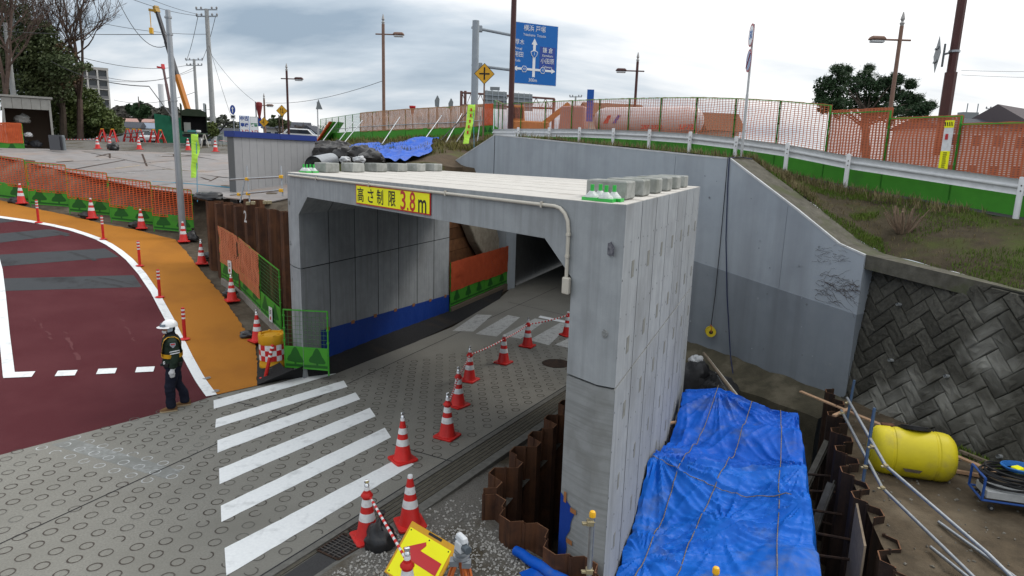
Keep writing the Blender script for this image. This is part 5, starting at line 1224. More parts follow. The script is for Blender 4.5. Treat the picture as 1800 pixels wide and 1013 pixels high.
# ------------------------------------------------------------------ yellow tank
c0 = at(1606, 843, .05); ax = Vector((.955, -.297, 0)); RT, LT = .40, 1.22; ctr = Vector((c0.x, c0.y + .18, RT * .93 + .06))
tk = thing('plastic_tank', 'yellow plastic barrel tank lying on the dirt before the block wall', 'tank', (ctr.x, ctr.y, .06))
m = MB(); prof_ = [(0.0, -.61), (.20, -.61), (.31, -.585), (.375, -.52), (.395, -.44), (.4, -.34), (.388, -.325), (.388, -.30), (.4, -.285), (.4, .0), (.4, .285), (.388, .30), (.388, .325), (.4, .34), (.395, .44), (.375, .52), (.31, .585), (.2, .61), (0, .61)]
n = 28; yv = Vector((-ax.y, ax.x, 0)); vs = []
for r_, t in prof_:
    for j in range(n):
        a = 2 * math.pi * j / n; rr = r_
        zz = math.sin(a) * rr; xx = math.cos(a) * rr
        if zz < -.36: zz = -.36
        if .55 < a < 1.45 and abs(t) < .22 and r_ > .3: xx *= .86; zz *= .86
        vs.append(ctr + ax * t + yv * xx + Vector((0, 0, zz)))
k = len(prof_); m.add(vs, [(i * n + j, i * n + (j + 1) % n, (i + 1) * n + (j + 1) % n, (i + 1) * n + j) for i in range(k - 1) for j in range(n)])
m.build('shell', TANKY, tk, smooth='merge')
tcp = ctr + Vector((0, 0, .375)) + yv * .1 + ax * .03
m = MB(); e1 = ax; e2 = (yv * .95 - Vector((0, 0, .3))).normalized(); nn = e1.cross(e2); nn = nn if nn.z > 0 else -nn
for r_, h0, h1 in ((.235, 0, .04), (.2, .04, .06)):
    m.prism([tcp + e1 * (r_ * math.cos(a)) + e2 * (r_ * math.sin(a)) + nn * h0 for a in [i * math.pi / 10 for i in range(20)]], nn * (h1 - h0))
m.build('manhole_lid', BLACKR, tk)
m = MB(); m.box(ctr + ax * -.36 + yv * .12 + Vector((0, 0, .385)), (.2, .12, .04), Matrix.Rotation(-.3, 3, 'Z')); m.build('rusty_fitting', RUST, tk, bevel=.01)
for t in (-.61, .61):
    m = MB(); m.tube([ctr + ax * t, ctr + ax * (t * 1.02)], .16, 16); m.build('end_boss', TANKY, tk)
m = MB(); q = ctr - yv * .401 + ax * -.05 - Vector((0, 0, .12)); m.prism([q + ax * a + Vector((0, 0, b)) for a, b in ((-.14, .0), (.14, 0), (.1, -.05), (-.1, -.05))], -yv * .004); m.build('dirt_patch', DIRT, tk)

# planks and scaffold pipes
m = MB(); m.bar(at(1407, 688, .42), at(1768, 838, .32), .085, .022); tag(m.build('plank', WOOD), 'long pale timber batten laid across the pipes and tank', 'timber')
m = MB(); m.bar(at(1466, 731, .50), at(1497, 717, .50), .07, .03); tag(m.build('timber_offcut', WOOD), 'short timber piece by the wing wall end of the pipe railing', 'timber')
for (x0, y0), (x1, y1), z, lab in (((1668, 826), (1728, 837), .08, 'pale timber lying right of the yellow tank, nearer one'), ((1686, 793), (1742, 815), .08, 'weathered timber lying at the foot of the block wall')):
    m = MB(); m.bar(at(x0, y0, z + .05), at(x1, y1, z + .05), .06, .05); tag(m.build('timber', WOOD if y0 > 800 else WOOD_O), lab, 'timber', 'timbers by the tank')
sr = thing('pipe_railing', 'galvanised scaffold pipe railing along the right sheet piles', 'railing', at(1525, 830, .1))
for P, r_ in (([at(1479, 722, .55), at(1551, 858, .45), at(1715, 1018, .35), at(1760, 1060, .33)], .0245), ([at(1489, 700, .95), at(1557, 819, .85), at(1736, 973, .65), at(1800, 1036, .6)], .0245)):
    m = MB(); m.tube(P, r_, 10); m.build('rail', GALV, sr, smooth=True)
m = MB(); a = at(1521, 822, .42); b = a + Vector((.07, .1, .95)); m.tube([a - Vector((.03, .04, .5)), b], .0245, 10); m.build('upright', PIPEB, sr, smooth=True)
m = MB(); a = at(1487, 728, .5); m.tube([a - Vector((0, 0, .9)), a + Vector((.1, .05, .65))], .0245, 10); m.build('upright', PIPEB, sr, smooth=True)
for p, z in (((1521, 821), .47), ((1533, 786), .87), ((1551, 858), .47), ((1557, 819), .86), ((1481, 727), .56), ((1492, 708), .93)): clamp(sr, at(*p, z), .045)
for (x0, y0), (x1, y1), z, lab in (((1650, 918), (1800, 1026), .13, 'loose galvanised pipe on the dirt, longer one'), ((1636, 962), (1710, 1022), .13, 'loose galvanised pipe on the dirt, shorter one')):
    m = MB(); m.tube([at(x0, y0, z), at(x1, y1, z)], .0245, 10); tag(m.build('scaffold_pipe', GALV, smooth=True), lab, 'pipe', 'loose pipes on the dirt')
# hose cart
cp = at(1770, 893, .08); ct = thing('hose_cart', 'blue hand cart loaded with black hose coils at the right edge', 'cart', (cp.x, cp.y, .08))
cx, cy = Vector((.96, -.27, 0)).normalized(), Vector((.27, .96, 0)).normalized(); CB = mat('cart_blue', (.02, .07, .26), .5)
CPt = lambda a, b, c: Vector((cp.x, cp.y, .08)) + cx * a + cy * b + Vector((0, 0, c))
m = MB()
for a, b in (((-.42, -.2, .16), (.6, -.2, .16)), ((-.42, .3, .16), (.6, .3, .16)), ((-.42, -.2, .16), (-.42, .3, .16)), ((.6, -.2, .16), (.6, .3, .16)), ((-.42, -.2, .16), (-.42, -.2, .5)), ((-.42, .3, .16), (-.42, .3, .5)), ((-.42, -.2, .5), (-.42, .3, .5))): m.tube([CPt(*a), CPt(*b)], .018, 8)
m.build('frame', CB, ct)
m = MB(); m.prism([CPt(-.38, -.215, .2), CPt(.55, -.215, .2), CPt(.55, -.215, .32), CPt(-.38, -.215, .32)], cy * .4); m.build('machine_box', mat('machine_grey', (.42, .43, .43), .5, (.3, .31, .31), 6), ct, bevel=.01)
for a, b in ((-.3, -.22), (.2, -.22), (.2, .3), (-.3, .3)):
    q = CPt(a, b, .07); m = MB(); m.tube([q - cy * .025, q + cy * .025], .075 if a > 0 else .04, 16); w_ = m.build('wheel', BLACKR, ct)
    m = MB(); m.tube([q - cy * .028, q - cy * .02], .045 if a > 0 else .02, 12); m.build('hub', GALV, w_)
for k in range(11):
    m = MB(); r_ = .34 + .03 * math.sin(k * 2.3); c_ = CPt(.02 + .02 * math.sin(k), .05, .37 + k * .02); tl_ = .05 * math.sin(k * 1.7)
    m.tube([c_ + cx * (r_ * 1.15 * math.cos(a)) + cy * (r_ * .8 * math.sin(a)) + Vector((0, 0, tl_ * math.cos(a))) for a in [i * math.pi / 12 for i in range(25)]], .014, 6, False); m.build('hose_coil', BLACKR, ct, smooth=True)
for k in range(4):
    m = MB(); r_ = .2 + .02 * k; c_ = CPt(.12, .08, .60 + k * .015); m.tube([c_ + cx * (r_ * math.cos(a)) + cy * (r_ * .7 * math.sin(a)) for a in [i * math.pi / 10 for i in range(21)]], .012, 6, False); m.build('blue_cord', mat('cord_blue', (.02, .14, .42), .5), ct, smooth=True)
m = MB(); m.box(CPt(.05, .02, .63), (.14, .12, .06), Matrix.Rotation(.3, 3, 'Z')); m.build('yellow_plug', SIGNY, ct, bevel=.01)
# ------------------------------------------------------------------ guardrail on the upper road
gr = thing('guardrail', 'white steel guardrail along the upper road above the bank', 'guardrail', GR[4])
PH = .93
for i, p in enumerate(GR[:-1]):
    if i in (0,): continue
    pts_ = [p] if i != 1 else [p]
    m = MB(); m.tube([p - Vector((0, 0, .4)), p + Vector((0, 0, PH - .02)), p + Vector((0, 0, PH))], [.062, .062, .05], 14); po = m.build('post', GRAIL, gr, smooth=True)
    n_ = (CAM - p); n_.z = 0; n_.normalize()
    for z in (.74, .62):
        m = MB(); c_ = p + n_ * .06 + Vector((0, 0, z)); m.tube([c_, c_ + n_ * .015], .016, 8); m.build('bolt', RUST_D, po)
P = []
for i in range(len(GR)):
    d = GR[min(i + 1, len(GR) - 1)] - GR[max(i - 1, 0)]; n_ = Vector((d.y, -d.x, 0)).normalized(); n_ = n_ if n_.x > 0 else -n_; P.append((GR[i] + n_ * .11, n_))
prof_ = [(.36, .0), (.34, .03), (.29, .06), (.24, .06), (.20, .0), (.17, -.0), (.13, .06), (.08, .06), (.03, .03), (.01, .0)]
zb = PH - .42
for k in range(0, len(P) - 1):
    m = MB(); vs = []
    for t in range(5):
        a = P[k][0].lerp(P[k + 1][0], t / 4 * 1.02); n_ = P[k][1].lerp(P[k + 1][1], t / 4)
        vs += [a + n_ * (dd - (.004 if k % 2 else 0)) + Vector((0, 0, zb + zz)) for zz, dd in prof_]
    q = len(prof_); m.add(vs, [(t * q + j, t * q + j + 1, (t + 1) * q + j + 1, (t + 1) * q + j) for t in range(4) for j in range(q - 1)]); m.build('rail', GRAIL, gr, smooth=True)
REFL = mat('reflector_disc', (.55, .55, .52), .4)
for px, lab in ((909, 'x'), (1016, 'x')):
    pass
# netted fence behind it
LB = [0]
for a, b in zip(fb, fb[1:]): LB.append(LB[-1] + (b - a).length)
def fpt(l):
    for i in range(len(fb) - 1):
        if l <= LB[i + 1] or i == len(fb) - 2: return fb[i].lerp(fb[i + 1], (l - LB[i]) / (LB[i + 1] - LB[i]))
def px_of(P):
    d = P - CAM; z = d.dot(fwd); return 900 + FPX * d.dot(rgt) / z, 506.5 - FPX * d.dot(upv) / z
l0 = 0
while px_of(fpt(l0))[0] > 1668 and l0 < 9: l0 += .02
l0 -= 1.8 * int(l0 / 1.8)
NET_R = mat('brownish_orange_net', (.50, .135, .06), .65, (.44, .12, .055), 2, rand=.1)
rf = thing('safety_fence', 'long green framed fence with orange netting behind the guardrail', 'fence', fb[4])
l = l0; k = 0; steps = []
while l + 1.8 < LB[-1] + .3:
    a, b = fpt(l), fpt(l + 1.8)
    if k < 5: z = min(a.z, b.z) + .02; a.z = b.z = z
    old = k < 5
    panel(rf, a, b, 2.02, -.22, .62, NET_B if not old else NET_R, seed=40 + k, prints=0, off=-.07, cell=(.12, .056) if not old else (.09, .042), ribs=(.026, .015) if not old else (.045, .029), nz0=.6, nz1=2.03 if k != 4 else 2.1, amp=.05, post_r=.026)
    l += 1.8; k += 1
a, b = fb[0], fpt(l0); panel(rf, Vector((a.x, a.y, b.z - .2)), Vector((b.x, b.y, b.z - .2)), 2.1, 0, .62, NET_R, seed=39, prints=0, off=-.07, cell=(.09, .042), ribs=(.036, .027), nz0=.6, nz1=2.1)
# yellow striped notice banner hung on the fence post
lb = 0
while px_of(fpt(lb))[0] > 1663 and lb < 12: lb += .02
q = fpt(lb); q.z += .62; n_ = toward_cam(fpt(lb), fpt(lb + 1)); ax_ = (fpt(lb + 1) - fpt(lb)); ax_.z = 0; ax_.normalize()
nb = thing('notice_banner', 'narrow yellow and white notice banner on the orange fence at right', 'banner', q)
Q = lambda a, z: q + ax_ * a + n_ * .09 + Vector((0, 0, z))
m = MB(); m.prism([Q(.02, 0), Q(.24, 0), Q(.24, 1.3), Q(.02, 1.3)], n_ * .006); m.build('sheet', WHITE, nb)
for z0, z1 in ((.0, .55), (1.12, 1.3)):
    m = MB(); m.prism([Q(.02, z0) + n_ * .008, Q(.24, z0) + n_ * .008, Q(.24, z1) + n_ * .008, Q(.02, z1) + n_ * .008], n_ * .003); m.build('yellow_panel', SIGNY, nb)
for k2 in range(5):
    for j2 in (-.025, .025):
        m = MB(); c_ = Q(.13, .08 + k2 * .1 + j2) + n_ * .014; m.bar(c_ - ax_ * (.045 - .01 * (k2 % 2)), c_ + ax_ * .045, .022, .004, up=n_); m.build('print_mark', INK, nb)
for k2 in range(4):
    m = MB(); m.add([Q(.05 + k2 * .05, 1.16) + n_ * .014, Q(.075 + k2 * .05, 1.16) + n_ * .014, Q(.095 + k2 * .05, 1.26) + n_ * .014, Q(.07 + k2 * .05, 1.26) + n_ * .014], [(0, 1, 2, 3)]); m.build('hazard_stripe', INK, nb)
m = MB(); m.box(Q(.13, .9) + n_ * .01, (.12, .012, .14)); m.build('red_figure', SIGNR, nb)
# left upper fence with tan netting and raking pipe braces
uf = thing('safety_fence', 'green boarded fence with tan netting on the earth bank behind the culvert', 'fence', lf[2])
LL = [0]
for a, b in zip(lf, lf[1:]): LL.append(LL[-1] + (b - a).length)
def lpt(l):
    for i in range(len(lf) - 1):
        if l <= LL[i + 1] or i == len(lf) - 2: return lf[i].lerp(lf[i + 1], (l - LL[i]) / (LL[i + 1] - LL[i]))
l = 0; k = 0
while l + 1.8 <= LL[-1] + .01:
    a, b = lpt(l), lpt(l + 1.8); x = px_of(a)[0]
    panel(uf, a, b, 1.85, .05, .68, NET_T, net=x > 655, mesh=x <= 655, seed=70 + k, prints=0, cell=(.09, .05), ribs=(.05, .03) if k > -1 else (.07, .045), nz0=.66, amp=.08, post_r=.025)
    l += 1.8; k += 1
# solid orange panel and green board end at the corner
e0, e1 = lf[0], atd(866, 242, 37.5)
panel(uf, e0, e1, 1.85, .05, .72, NET, seed=91, prints=2, cell=(.06, .04), ribs=(.05, .034), nz0=.7)
for (x0, y0), (x1, y1) in (((593, 214), (566, 250)), ((622, 213), (592, 253)), ((637, 212), (602, 255)), ((703, 206), (671, 254)), ((777, 203), (740, 254)), ((812, 200), (779, 259)), ((822, 222), (802, 250)), ((845, 205), (838, 258))):
    a = atd(x0, y0, 37.6 + max(0, 690 - x0) * .05); b = atd(x1, y1, 37.6 + max(0, 690 - x0) * .05 - 3.0); m = MB(); m.tube([a, b], .03, 7); m.build('brace', GALV, uf)
m = MB(); m.tube([atd(826, 193, 37.6), atd(774, 248, 34.5)], .03, 7); m.build('brace', BLACKR, uf)
for i in range(4):
    a, b = lf[i] + Vector((0, 0, .95)), lf[i + 1] + Vector((0, 0, .95)); n_ = toward_cam(a, b); m = MB(); m.tube([a + n_ * .1, b + n_ * .1], .025, 6); m.build('waler', GALV, uf)
for x0, lab in ((418 + 50, None),): pass
ob_ = thing('board_stack', 'orange and green fence boards leaning at the far end of the bank fence', 'boards', atd(562, 247, 49))
for i, (mt, dx) in enumerate(((NET, 0), (GREEN_B, .5), (GREEN_B, 1.0))):
    a = atd(555 + i * 7, 249, 49 + i * .3); m = MB(); m.prism([a, a + Vector((.1, 1.5, 0)), a + Vector((1.1, 1.6, 1.5)), a + Vector((1.0, .1, 1.5))], Vector((.08, -.05, 0))); m.build('board', mt, ob_)

# ------------------------------------------------------------------ bank dressing: sandbags, blue sheet, grass
def eb(u, v):
    a = EB[int(u * 80)]; return a[1 + int(v * 16)]
def bank_pt(px, py, off=0):
    best = None; bd = 1e9
    for row in EB:
        for q in row[1:]:
            x, y = px_of(q); e = (x - px) ** 2 + (y - py) ** 2
            if e < bd: bd = e; best = q
    return best + Vector((0, 0, off))
m = MB(); NU, NV = 60, 34; vs = []
def eb_s(u, v):
    k = u * 80; i = min(int(k), 79); l_ = 1 + v * 16; j = min(int(l_), 16); a = EB[i][j].lerp(EB[i][min(j + 1, 17)], l_ - j); b = EB[i + 1][j].lerp(EB[i + 1][min(j + 1, 17)], l_ - j); return a.lerp(b, k - i)
for j in range(NV + 1):
    for i in range(NU + 1):
        u, v = i / NU, j / NV; uu = .555 + .315 * u - .05 * (1 - v) * u + .02 * noise.noise((v * 5, 0, 0)); vv = .04 + (.80 - .40 * u) * v + .05 * noise.noise((u * 5, 0, 3))
        q = eb_s(uu, max(.0, vv)); q.z += .16 + .07 * (1 - abs(noise.noise((u * 6 + v * 3, v * 4, 9))) * 2.5) + .10 * noise.noise((u * 3, v * 3, 5)) + .05 * noise.noise((u * 14, v * 9, 5)); vs.append(q)
m.add(vs, [(j * (NU + 1) + i, j * (NU + 1) + i + 1, (j + 1) * (NU + 1) + i + 1, (j + 1) * (NU + 1) + i) for j in range(NV) for i in range(NU)])
tag(m.build('blue_tarpaulin', BLUET, None, smooth=True), 'crumpled blue tarpaulin spread on the earth bank behind the culvert roof', 'tarpaulin')
for i, (px, py, s) in enumerate(((566, 276, 1.5), (592, 277, 1.6), (615, 279, 1.4), (573, 262, 1.3), (600, 263, 1.3), (655, 284, 1.1), (636, 278, 1.2))):
    P = bank_pt(px, py + 6); bag(P, s, s * .9, s * .62, ('leftmost large black sandbag in the front row beside the grey hut', 'second large black sandbag from the grey hut in the front row', 'third large black sandbag from the grey hut in the front row', 'left large black sandbag of the upper row beside the grey hut', 'right large black sandbag of the upper row beside the grey hut', 'black sandbag at the lower left corner of the bank tarpaulin', 'black sandbag between the front row and the bank tarpaulin')[i], random.random() * 6, tie=False, name='large_sandbag', cat='sandbag', matl=mat('bulk_bag_black2', (.02, .019, .019), .5, (.045, .042, .04), 4, bump=.6, bscale=8))
for i, (px, py) in enumerate(((607, 284), (632, 284))):
    bag(atd(px, py + 2, 24.5), .42, .4, .3, ('left' if i == 0 else 'right') + ' white bulk bag top behind the left row of roof blocks', tie=False, name='white_bag', cat='bag', matl=mat('white_plastic', (.5, .51, .52), .35))
m = MB(); pa, pb_ = atd(551, 290, 22.8), atd(582, 283, 25.3); m.tube([pa, pb_], .30, 20, False); m.tube([pa, pb_], .27, 20, False); tag(m.build('steel_duct', mat('duct', (.26, .28, .3), .4, (.2, .22, .24), 5, metal=.5), smooth=True), 'grey round steel duct lying behind the left roof corner', 'duct')
# grass blades and weeds on both banks
def grass(name, pts, nrm, lo, hi, matl, wd=.012, spread=.5):
    m = MB()
    for p in pts:
        for _ in range(nrm):
            h = random.uniform(lo, hi); a = random.random() * 6.28; b = Vector((math.cos(a), math.sin(a), 0)); c = p + Vector((random.uniform(-.05, .05), random.uniform(-.05, .05), -.01)); t = c + b * h * random.uniform(.1, spread) + Vector((0, 0, h)); s = Vector((-b.y, b.x, 0)) * wd
            mid = c.lerp(t, .55) + Vector((0, 0, h * .12)); m.add([c - s, c + s, mid + s * .7, mid - s * .7, t], [(0, 1, 2, 3), (3, 2, 4)])
    return m
def bank_rand():
    u, v = random.random(), random.random(); r_ = BANK[min(int(u * 96), 95)]; q = r_[min(int(v * 22), 21)]; r2 = BANK[min(int(u * 96), 95) + 1]; a = q.lerp(r_[min(int(v * 22), 21) + 1], random.random()); return a.lerp(r2[min(int(v * 22), 21)], random.random()), u, v
pg, pdry, pe = [], [], []
for _ in range(26000):
    q, u, v = bank_rand(); k_ = noise.noise((q.x * .7, q.y * .7, 3)); 
    if u > .12 and k_ > .0 and random.random() < .55 + k_: pg.append(q)
    elif random.random() < .07: pdry.append(q)
    if v > .8 and u < .45 and random.random() < .5: pe.append(q)
stuff(grass('g', pg, 2, .03, .10, LEAFG, .007).build('grass_tufts', LEAFG, bank)); stuff(grass('g', pdry, 2, .03, .1, LEAFD, .006).build('dry_grass', LEAFD, bank))
pt_ = []
for _ in range(1500):
    l = random.uniform(0.02, .62); q = chain(GR[1:], 1 - l * .999 if False else l); q = q + Vector((random.uniform(-.9, .1), random.uniform(-.5, .05), 0)); pt_.append(q - Vector((0, 0, .05)))
for _ in range(2600):
    u = random.uniform(.0, .34); q = chain(low_l, u).lerp(chain(hi_l, u), random.uniform(.02, .95)); pt_.append(q)
half = len(pt_) // 2
stuff(grass('g', pt_, 3, .10, .30, LEAFD, .009, .7).build('tall_dry_grass', LEAFD, bank)); stuff(grass('g', pt_[::2], 2, .08, .22, LEAFG, .008, .7).build('tall_green_grass', LEAFG, bank))
eg = []
for _ in range(5200):
    r_ = random.choice(EB); q = random.choice(r_[6:]); 
    if noise.noise((q.x * .35, q.y * .35, 8)) > -.05: eg.append(q + Vector((random.uniform(-.2, .2), random.uniform(-.3, .3), 0)))
stuff(grass('g', eg, 2, .12, .35, LEAFG, .016, .8).build('bank_weeds', mat('weed', (.10, .12, .03), .8, (.16, .13, .05), 1), ebank))
wg = []
for _ in range(260): wg.append(sw(random.uniform(2.2, 5.2), .0, .12) + Vector((random.gauss(0, .12), random.gauss(0, .12), .05)))
stuff(grass('g', wg, 4, .04, .13, LEAFG, .012, .9).build('weeds', LEAFG, dirt))
# cut shrub stump
def nearest_bank(px, py):
    best = None; bd = 1e9
    for row in BANK:
        for q in row:
            x, y = px_of(q); e = (x - px) ** 2 + (y - py) ** 2
            if e < bd: bd = e; best = q
    return best.copy()
bs_ = nearest_bank(1592, 408); sb_ = thing('cut_shrub', 'cut back leafless shrub with thick pruned stems on the grass bank', 'shrub', bs_)
random.seed(31)
for k in range(46):
    a = random.random() * 6.28; lean = random.uniform(.05, 1.0); thick = k < 13
    d = Vector((math.cos(a) * lean, math.sin(a) * lean, 1)).normalized(); h = random.uniform(.38, .62) if thick else random.uniform(.35, .75); r_ = random.uniform(.016, .03) if thick else random.uniform(.004, .009)
    p0 = bs_ + Vector((math.cos(a) * .1, math.sin(a) * .1, -.03)); mid = p0 + d * h * .5 + Vector((random.uniform(-.03, .03), random.uniform(-.03, .03), 0)); m = MB(); m.tube([p0, mid, p0 + d * h + Vector((0, 0, .04))], [r_, r_ * .9, r_ * .75], 6)
    m.build('stem' if thick else 'twig', mat('stump_bark', (.22, .16, .115), .9, (.14, .1, .07), 12, rand=.2), sb_)
random.seed(5)
# withered creeper on the wing wall
cv = MB()
for k in range(64):
    x, y = 1425 + random.uniform(0, 80), 505 + random.gauss(0, 12); P = []; dy = random.uniform(-1.5, 2.5)
    for j in range(random.randint(5, 16)):
        P.append(on_line(x, y, jamb - N2 * .018, W2)); x += random.uniform(1, 5); y += dy + random.gauss(0, 2.2)
        if x > 1513: break
    if len(P) > 1: cv.tube(P, [.0034 * (1 - .6 * i / len(P)) for i in range(len(P))], 4)
for k in range(22):
    x, y = 1424 + random.uniform(0, 60), 447 + random.gauss(0, 7); P = []
    for j in range(random.randint(4, 9)):
        P.append(on_line(x, y, jamb - N2 * .018, W2)); x += random.uniform(1, 5); y += random.gauss(0, 1.6)
    cv.tube(P, .002, 4)
tag(cv.build('withered_creeper', mat('creeper', (.07, .052, .044), .9)), 'dark withered creeper stems clinging to the wing wall near its end', 'creeper')
# hanging cables and the cord reel
def cable(P, r_, mt, lab, name='cable', grp=None):
    m = MB(); m.tube(P, r_, 6); return tag(m.build(name, mt, None, smooth=True), lab, 'cable', grp)
top = hw(wall_s(1283, 281)[0], prof[3][1] + .03, -.03)
NAVY = mat('navy_cable', (.01, .016, .06), .5)
cable([top + N2 * .9 + Vector((0, 0, .0)), top + N2 * .4 + Vector((0, 0, .03)), top, on_line(1279, 330, jamb - N2 * .03, W2), on_line(1276, 420, jamb - N2 * .03, W2), on_line(1278, 520, jamb - N2 * .04, W2), on_line(1284, 625, jamb - N2 * .1, W2), on_line(1293, 690, jamb - N2 * .8, W2)], .014, NAVY, 'navy blue cable hanging full height down the wing wall')
rp = on_line(1249, 583, jamb - N2 * .14, W2)
cable([top + N2 * .5 + Vector((.1, 0, .03)), top + Vector((-.03, .02, .02)), on_line(1275, 330, jamb - N2 * .03, W2), on_line(1266, 430, jamb - N2 * .04, W2), on_line(1257, 520, jamb - N2 * .06, W2), rp + Vector((0, 0, .14))], .010, BLACKR, 'thin black cable hanging down to the yellow cord reel')
rl_ = thing('cord_reel', 'yellow cord reel hanging from a cable on the wing wall', 'cord reel', rp); axr = (W2 * .75 - N2 * .65).normalized()
for sg in (-1, 1):
    m = MB(); m.tube([rp + axr * sg * .06, rp + axr * sg * .075], .13, 20); fl = m.build('flange', SIGNY if False else mat('reel_yellow', (.6, .45, .02), .4), rl_)
    m = MB(); m.tube([rp + axr * sg * .076, rp + axr * sg * .082], .05, 12); m.build('hub', BLACKR, fl)
m = MB(); m.tube([rp - axr * .06, rp + axr * .06], .095, 16); m.build('wound_cord', BLACKR, rl_)
m = MB(); m.tube([rp - axr * .08 + Vector((0, 0, .0)), rp - axr * .08 + Vector((0, 0, .17)), rp + axr * .08 + Vector((0, 0, .17)), rp + axr * .08], .01, 6); m.build('handle', mat('reel_orange', (.5, .14, .02), .5), rl_)
m = MB(); m.tube([rp - axr * .1, rp - axr * .12 - N2 * .1 - Vector((0, 0, .05)), rp - axr * .05 - N2 * .1 - Vector((0, 0, .12))], .009, 6); m.build('crank', BLACKR, rl_)

# ------------------------------------------------------------------ grey siding hoarding beside the sheet piles
H0 = Vector((-10.62, 25.15, 2.6)); hoardL, hoardH = 4.68, 2.90
hut = thing('siding_hoarding', 'grey vertical siding hut with blue cap trim behind the sheet piles', 'hut', H0); hn = Vector((-D.y, D.x, 0)); hn = hn if hn.x < 0 else -hn  # thin panel screen with a blue cap, not a building
hp = lambda a, b, z: H0 + D * a + hn * b + Vector((0, 0, z))      # b runs away from the camera side
off_ = [0, 1.95, hoardL]
k = 0; a = 0
while a < hoardL - .05:
    w_ = .39; m = MB(); m.prism([hp(a + .006, .0, 0), hp(min(a + w_, hoardL) - .006, .0, 0), hp(min(a + w_, hoardL) - .006, 0, hoardH), hp(a + .006, .0, hoardH)], hn * .03); m.build('siding_panel', SIDING, hut); a += w_
m = MB(); m.prism([hp(0, .035, 0), hp(hoardL, .035, 0), hp(hoardL, .035, hoardH - .01), hp(0, .035, hoardH - .01)], hn * .3); m.build('core_wall', mat('siding_dark', (.12, .125, .13), .6), hut)
m = MB(); m.prism([hp(-.05, -.08, hoardH - .02), hp(2.4, -.08, hoardH - .02), hp(2.4, -.08, hoardH + .2), hp(-.05, -.08, hoardH + .2)], hn * .5); m.build('cap_trim', BLUETRIM, hut)
m = MB(); m.prism([hp(2.42, -.08, hoardH - .02), hp(hoardL + .05, -.08, hoardH - .02), hp(hoardL + .05, -.08, hoardH + .2), hp(2.42, -.08, hoardH + .2)], hn * .5); m.build('cap_trim', BLUETRIM, hut)
# pipe handrail above the sheet piles
hr = thing('pipe_handrail', 'galvanised pipe handrail with yellow clamps on the left sheet piles', 'railing', (-7, 18, 3.5))
for y0, y1 in ((316, 311), (343, 334)):
    m = MB(); m.tube([atd(405, y0, 19.2), atd(497, y1, 16.2)], .0245, 9); m.build('rail', GALV, hr, smooth=True)
for (x0, y0), (x1, y1), dd in (((434, 292), (439, 356), 18.2), ((494, 292), (497, 345), 16.3), ((430, 318), (422, 356), 18.4)):
    m = MB(); m.tube([atd(x0, y0, dd), atd(x1, y1, dd)], .02, 8); m.build('upright', GALV, hr, smooth=True)
for x, y, dd in ((434, 315, 18.1), (436, 341, 18.1), (494, 311, 16.2), (494, 335, 16.2), (420, 342, 18.6)):
    m = MB(); c_ = atd(x, y, dd); m.box(c_, (.09, .09, .08)); m.build('clamp', YC, hr, bevel=.008)
for x, y, dd in ((436, 358, 18), (445, 357, 17.7), (466, 356, 17), (474, 356, 16.9)):
    m = MB(); c_ = atd(x, y, dd); m.box(c_, (.1, .08, .09)); m.build('beam_clamp', GOLD, hr, bevel=.01)
bag(atd(368, 352, 21.2), 1.0, .5, .34, 'crumpled black plastic sheet behind the far sheet piles', tie=False, name='plastic_sheet', cat='plastic sheet')
# blue hose along the yard
cable([surf(*p, f=plateau, off=.08) for p in ((267, 319), (300, 321), (345, 324), (375, 327), (406, 330))], .02, mat('hose_blue', (.05, .28, .42), .5), 'light blue hose crossing the steel plates', 'hose')
# ------------------------------------------------------------------ poles, lamps, signs
BROWN = mat('brown_pole', (.075, .028, .026), .5, (.06, .024, .022), 4)
RBROWN = mat('faded_brown_pole', (.22, .13, .095), .6, (.16, .095, .07), 6)
STEELG = mat('pole_grey', (.30, .34, .37), .5, (.26, .29, .32), 3)
POLEC = mat('utility_concrete', (.36, .37, .37), .8, (.30, .31, .31), 5)
SBACK = mat('sign_back', (.19, .21, .22), .5)
AMBER = mat('warning_yellow', (.66, .34, .01), .4)
BSIGN = mat('guide_blue', (.004, .13, .45), .5); BSIGN2 = mat('guide_dark_blue', (.008, .05, .30), .4); SWHITE = mat('sign_white', (.78, .8, .82), .4)
def vpost(px, py_top, py_bot, dist, rt, rb, mt, name, lab, cat, zbot=None, n=12, group=None):
    b = atd(px, py_bot, dist); t = atd(px, py_top, dist); tz = t.z
    o = thing(name, lab, cat, (b.x, b.y, b.z if zbot is None else zbot), group=group); m = MB(); m.tube([(b.x, b.y, (b.z if zbot is None else zbot) - .3), (b.x, b.y, tz)], [rb, rt], n); m.build('pole', mt, o, smooth=True); return o, Vector((b.x, b.y, tz))
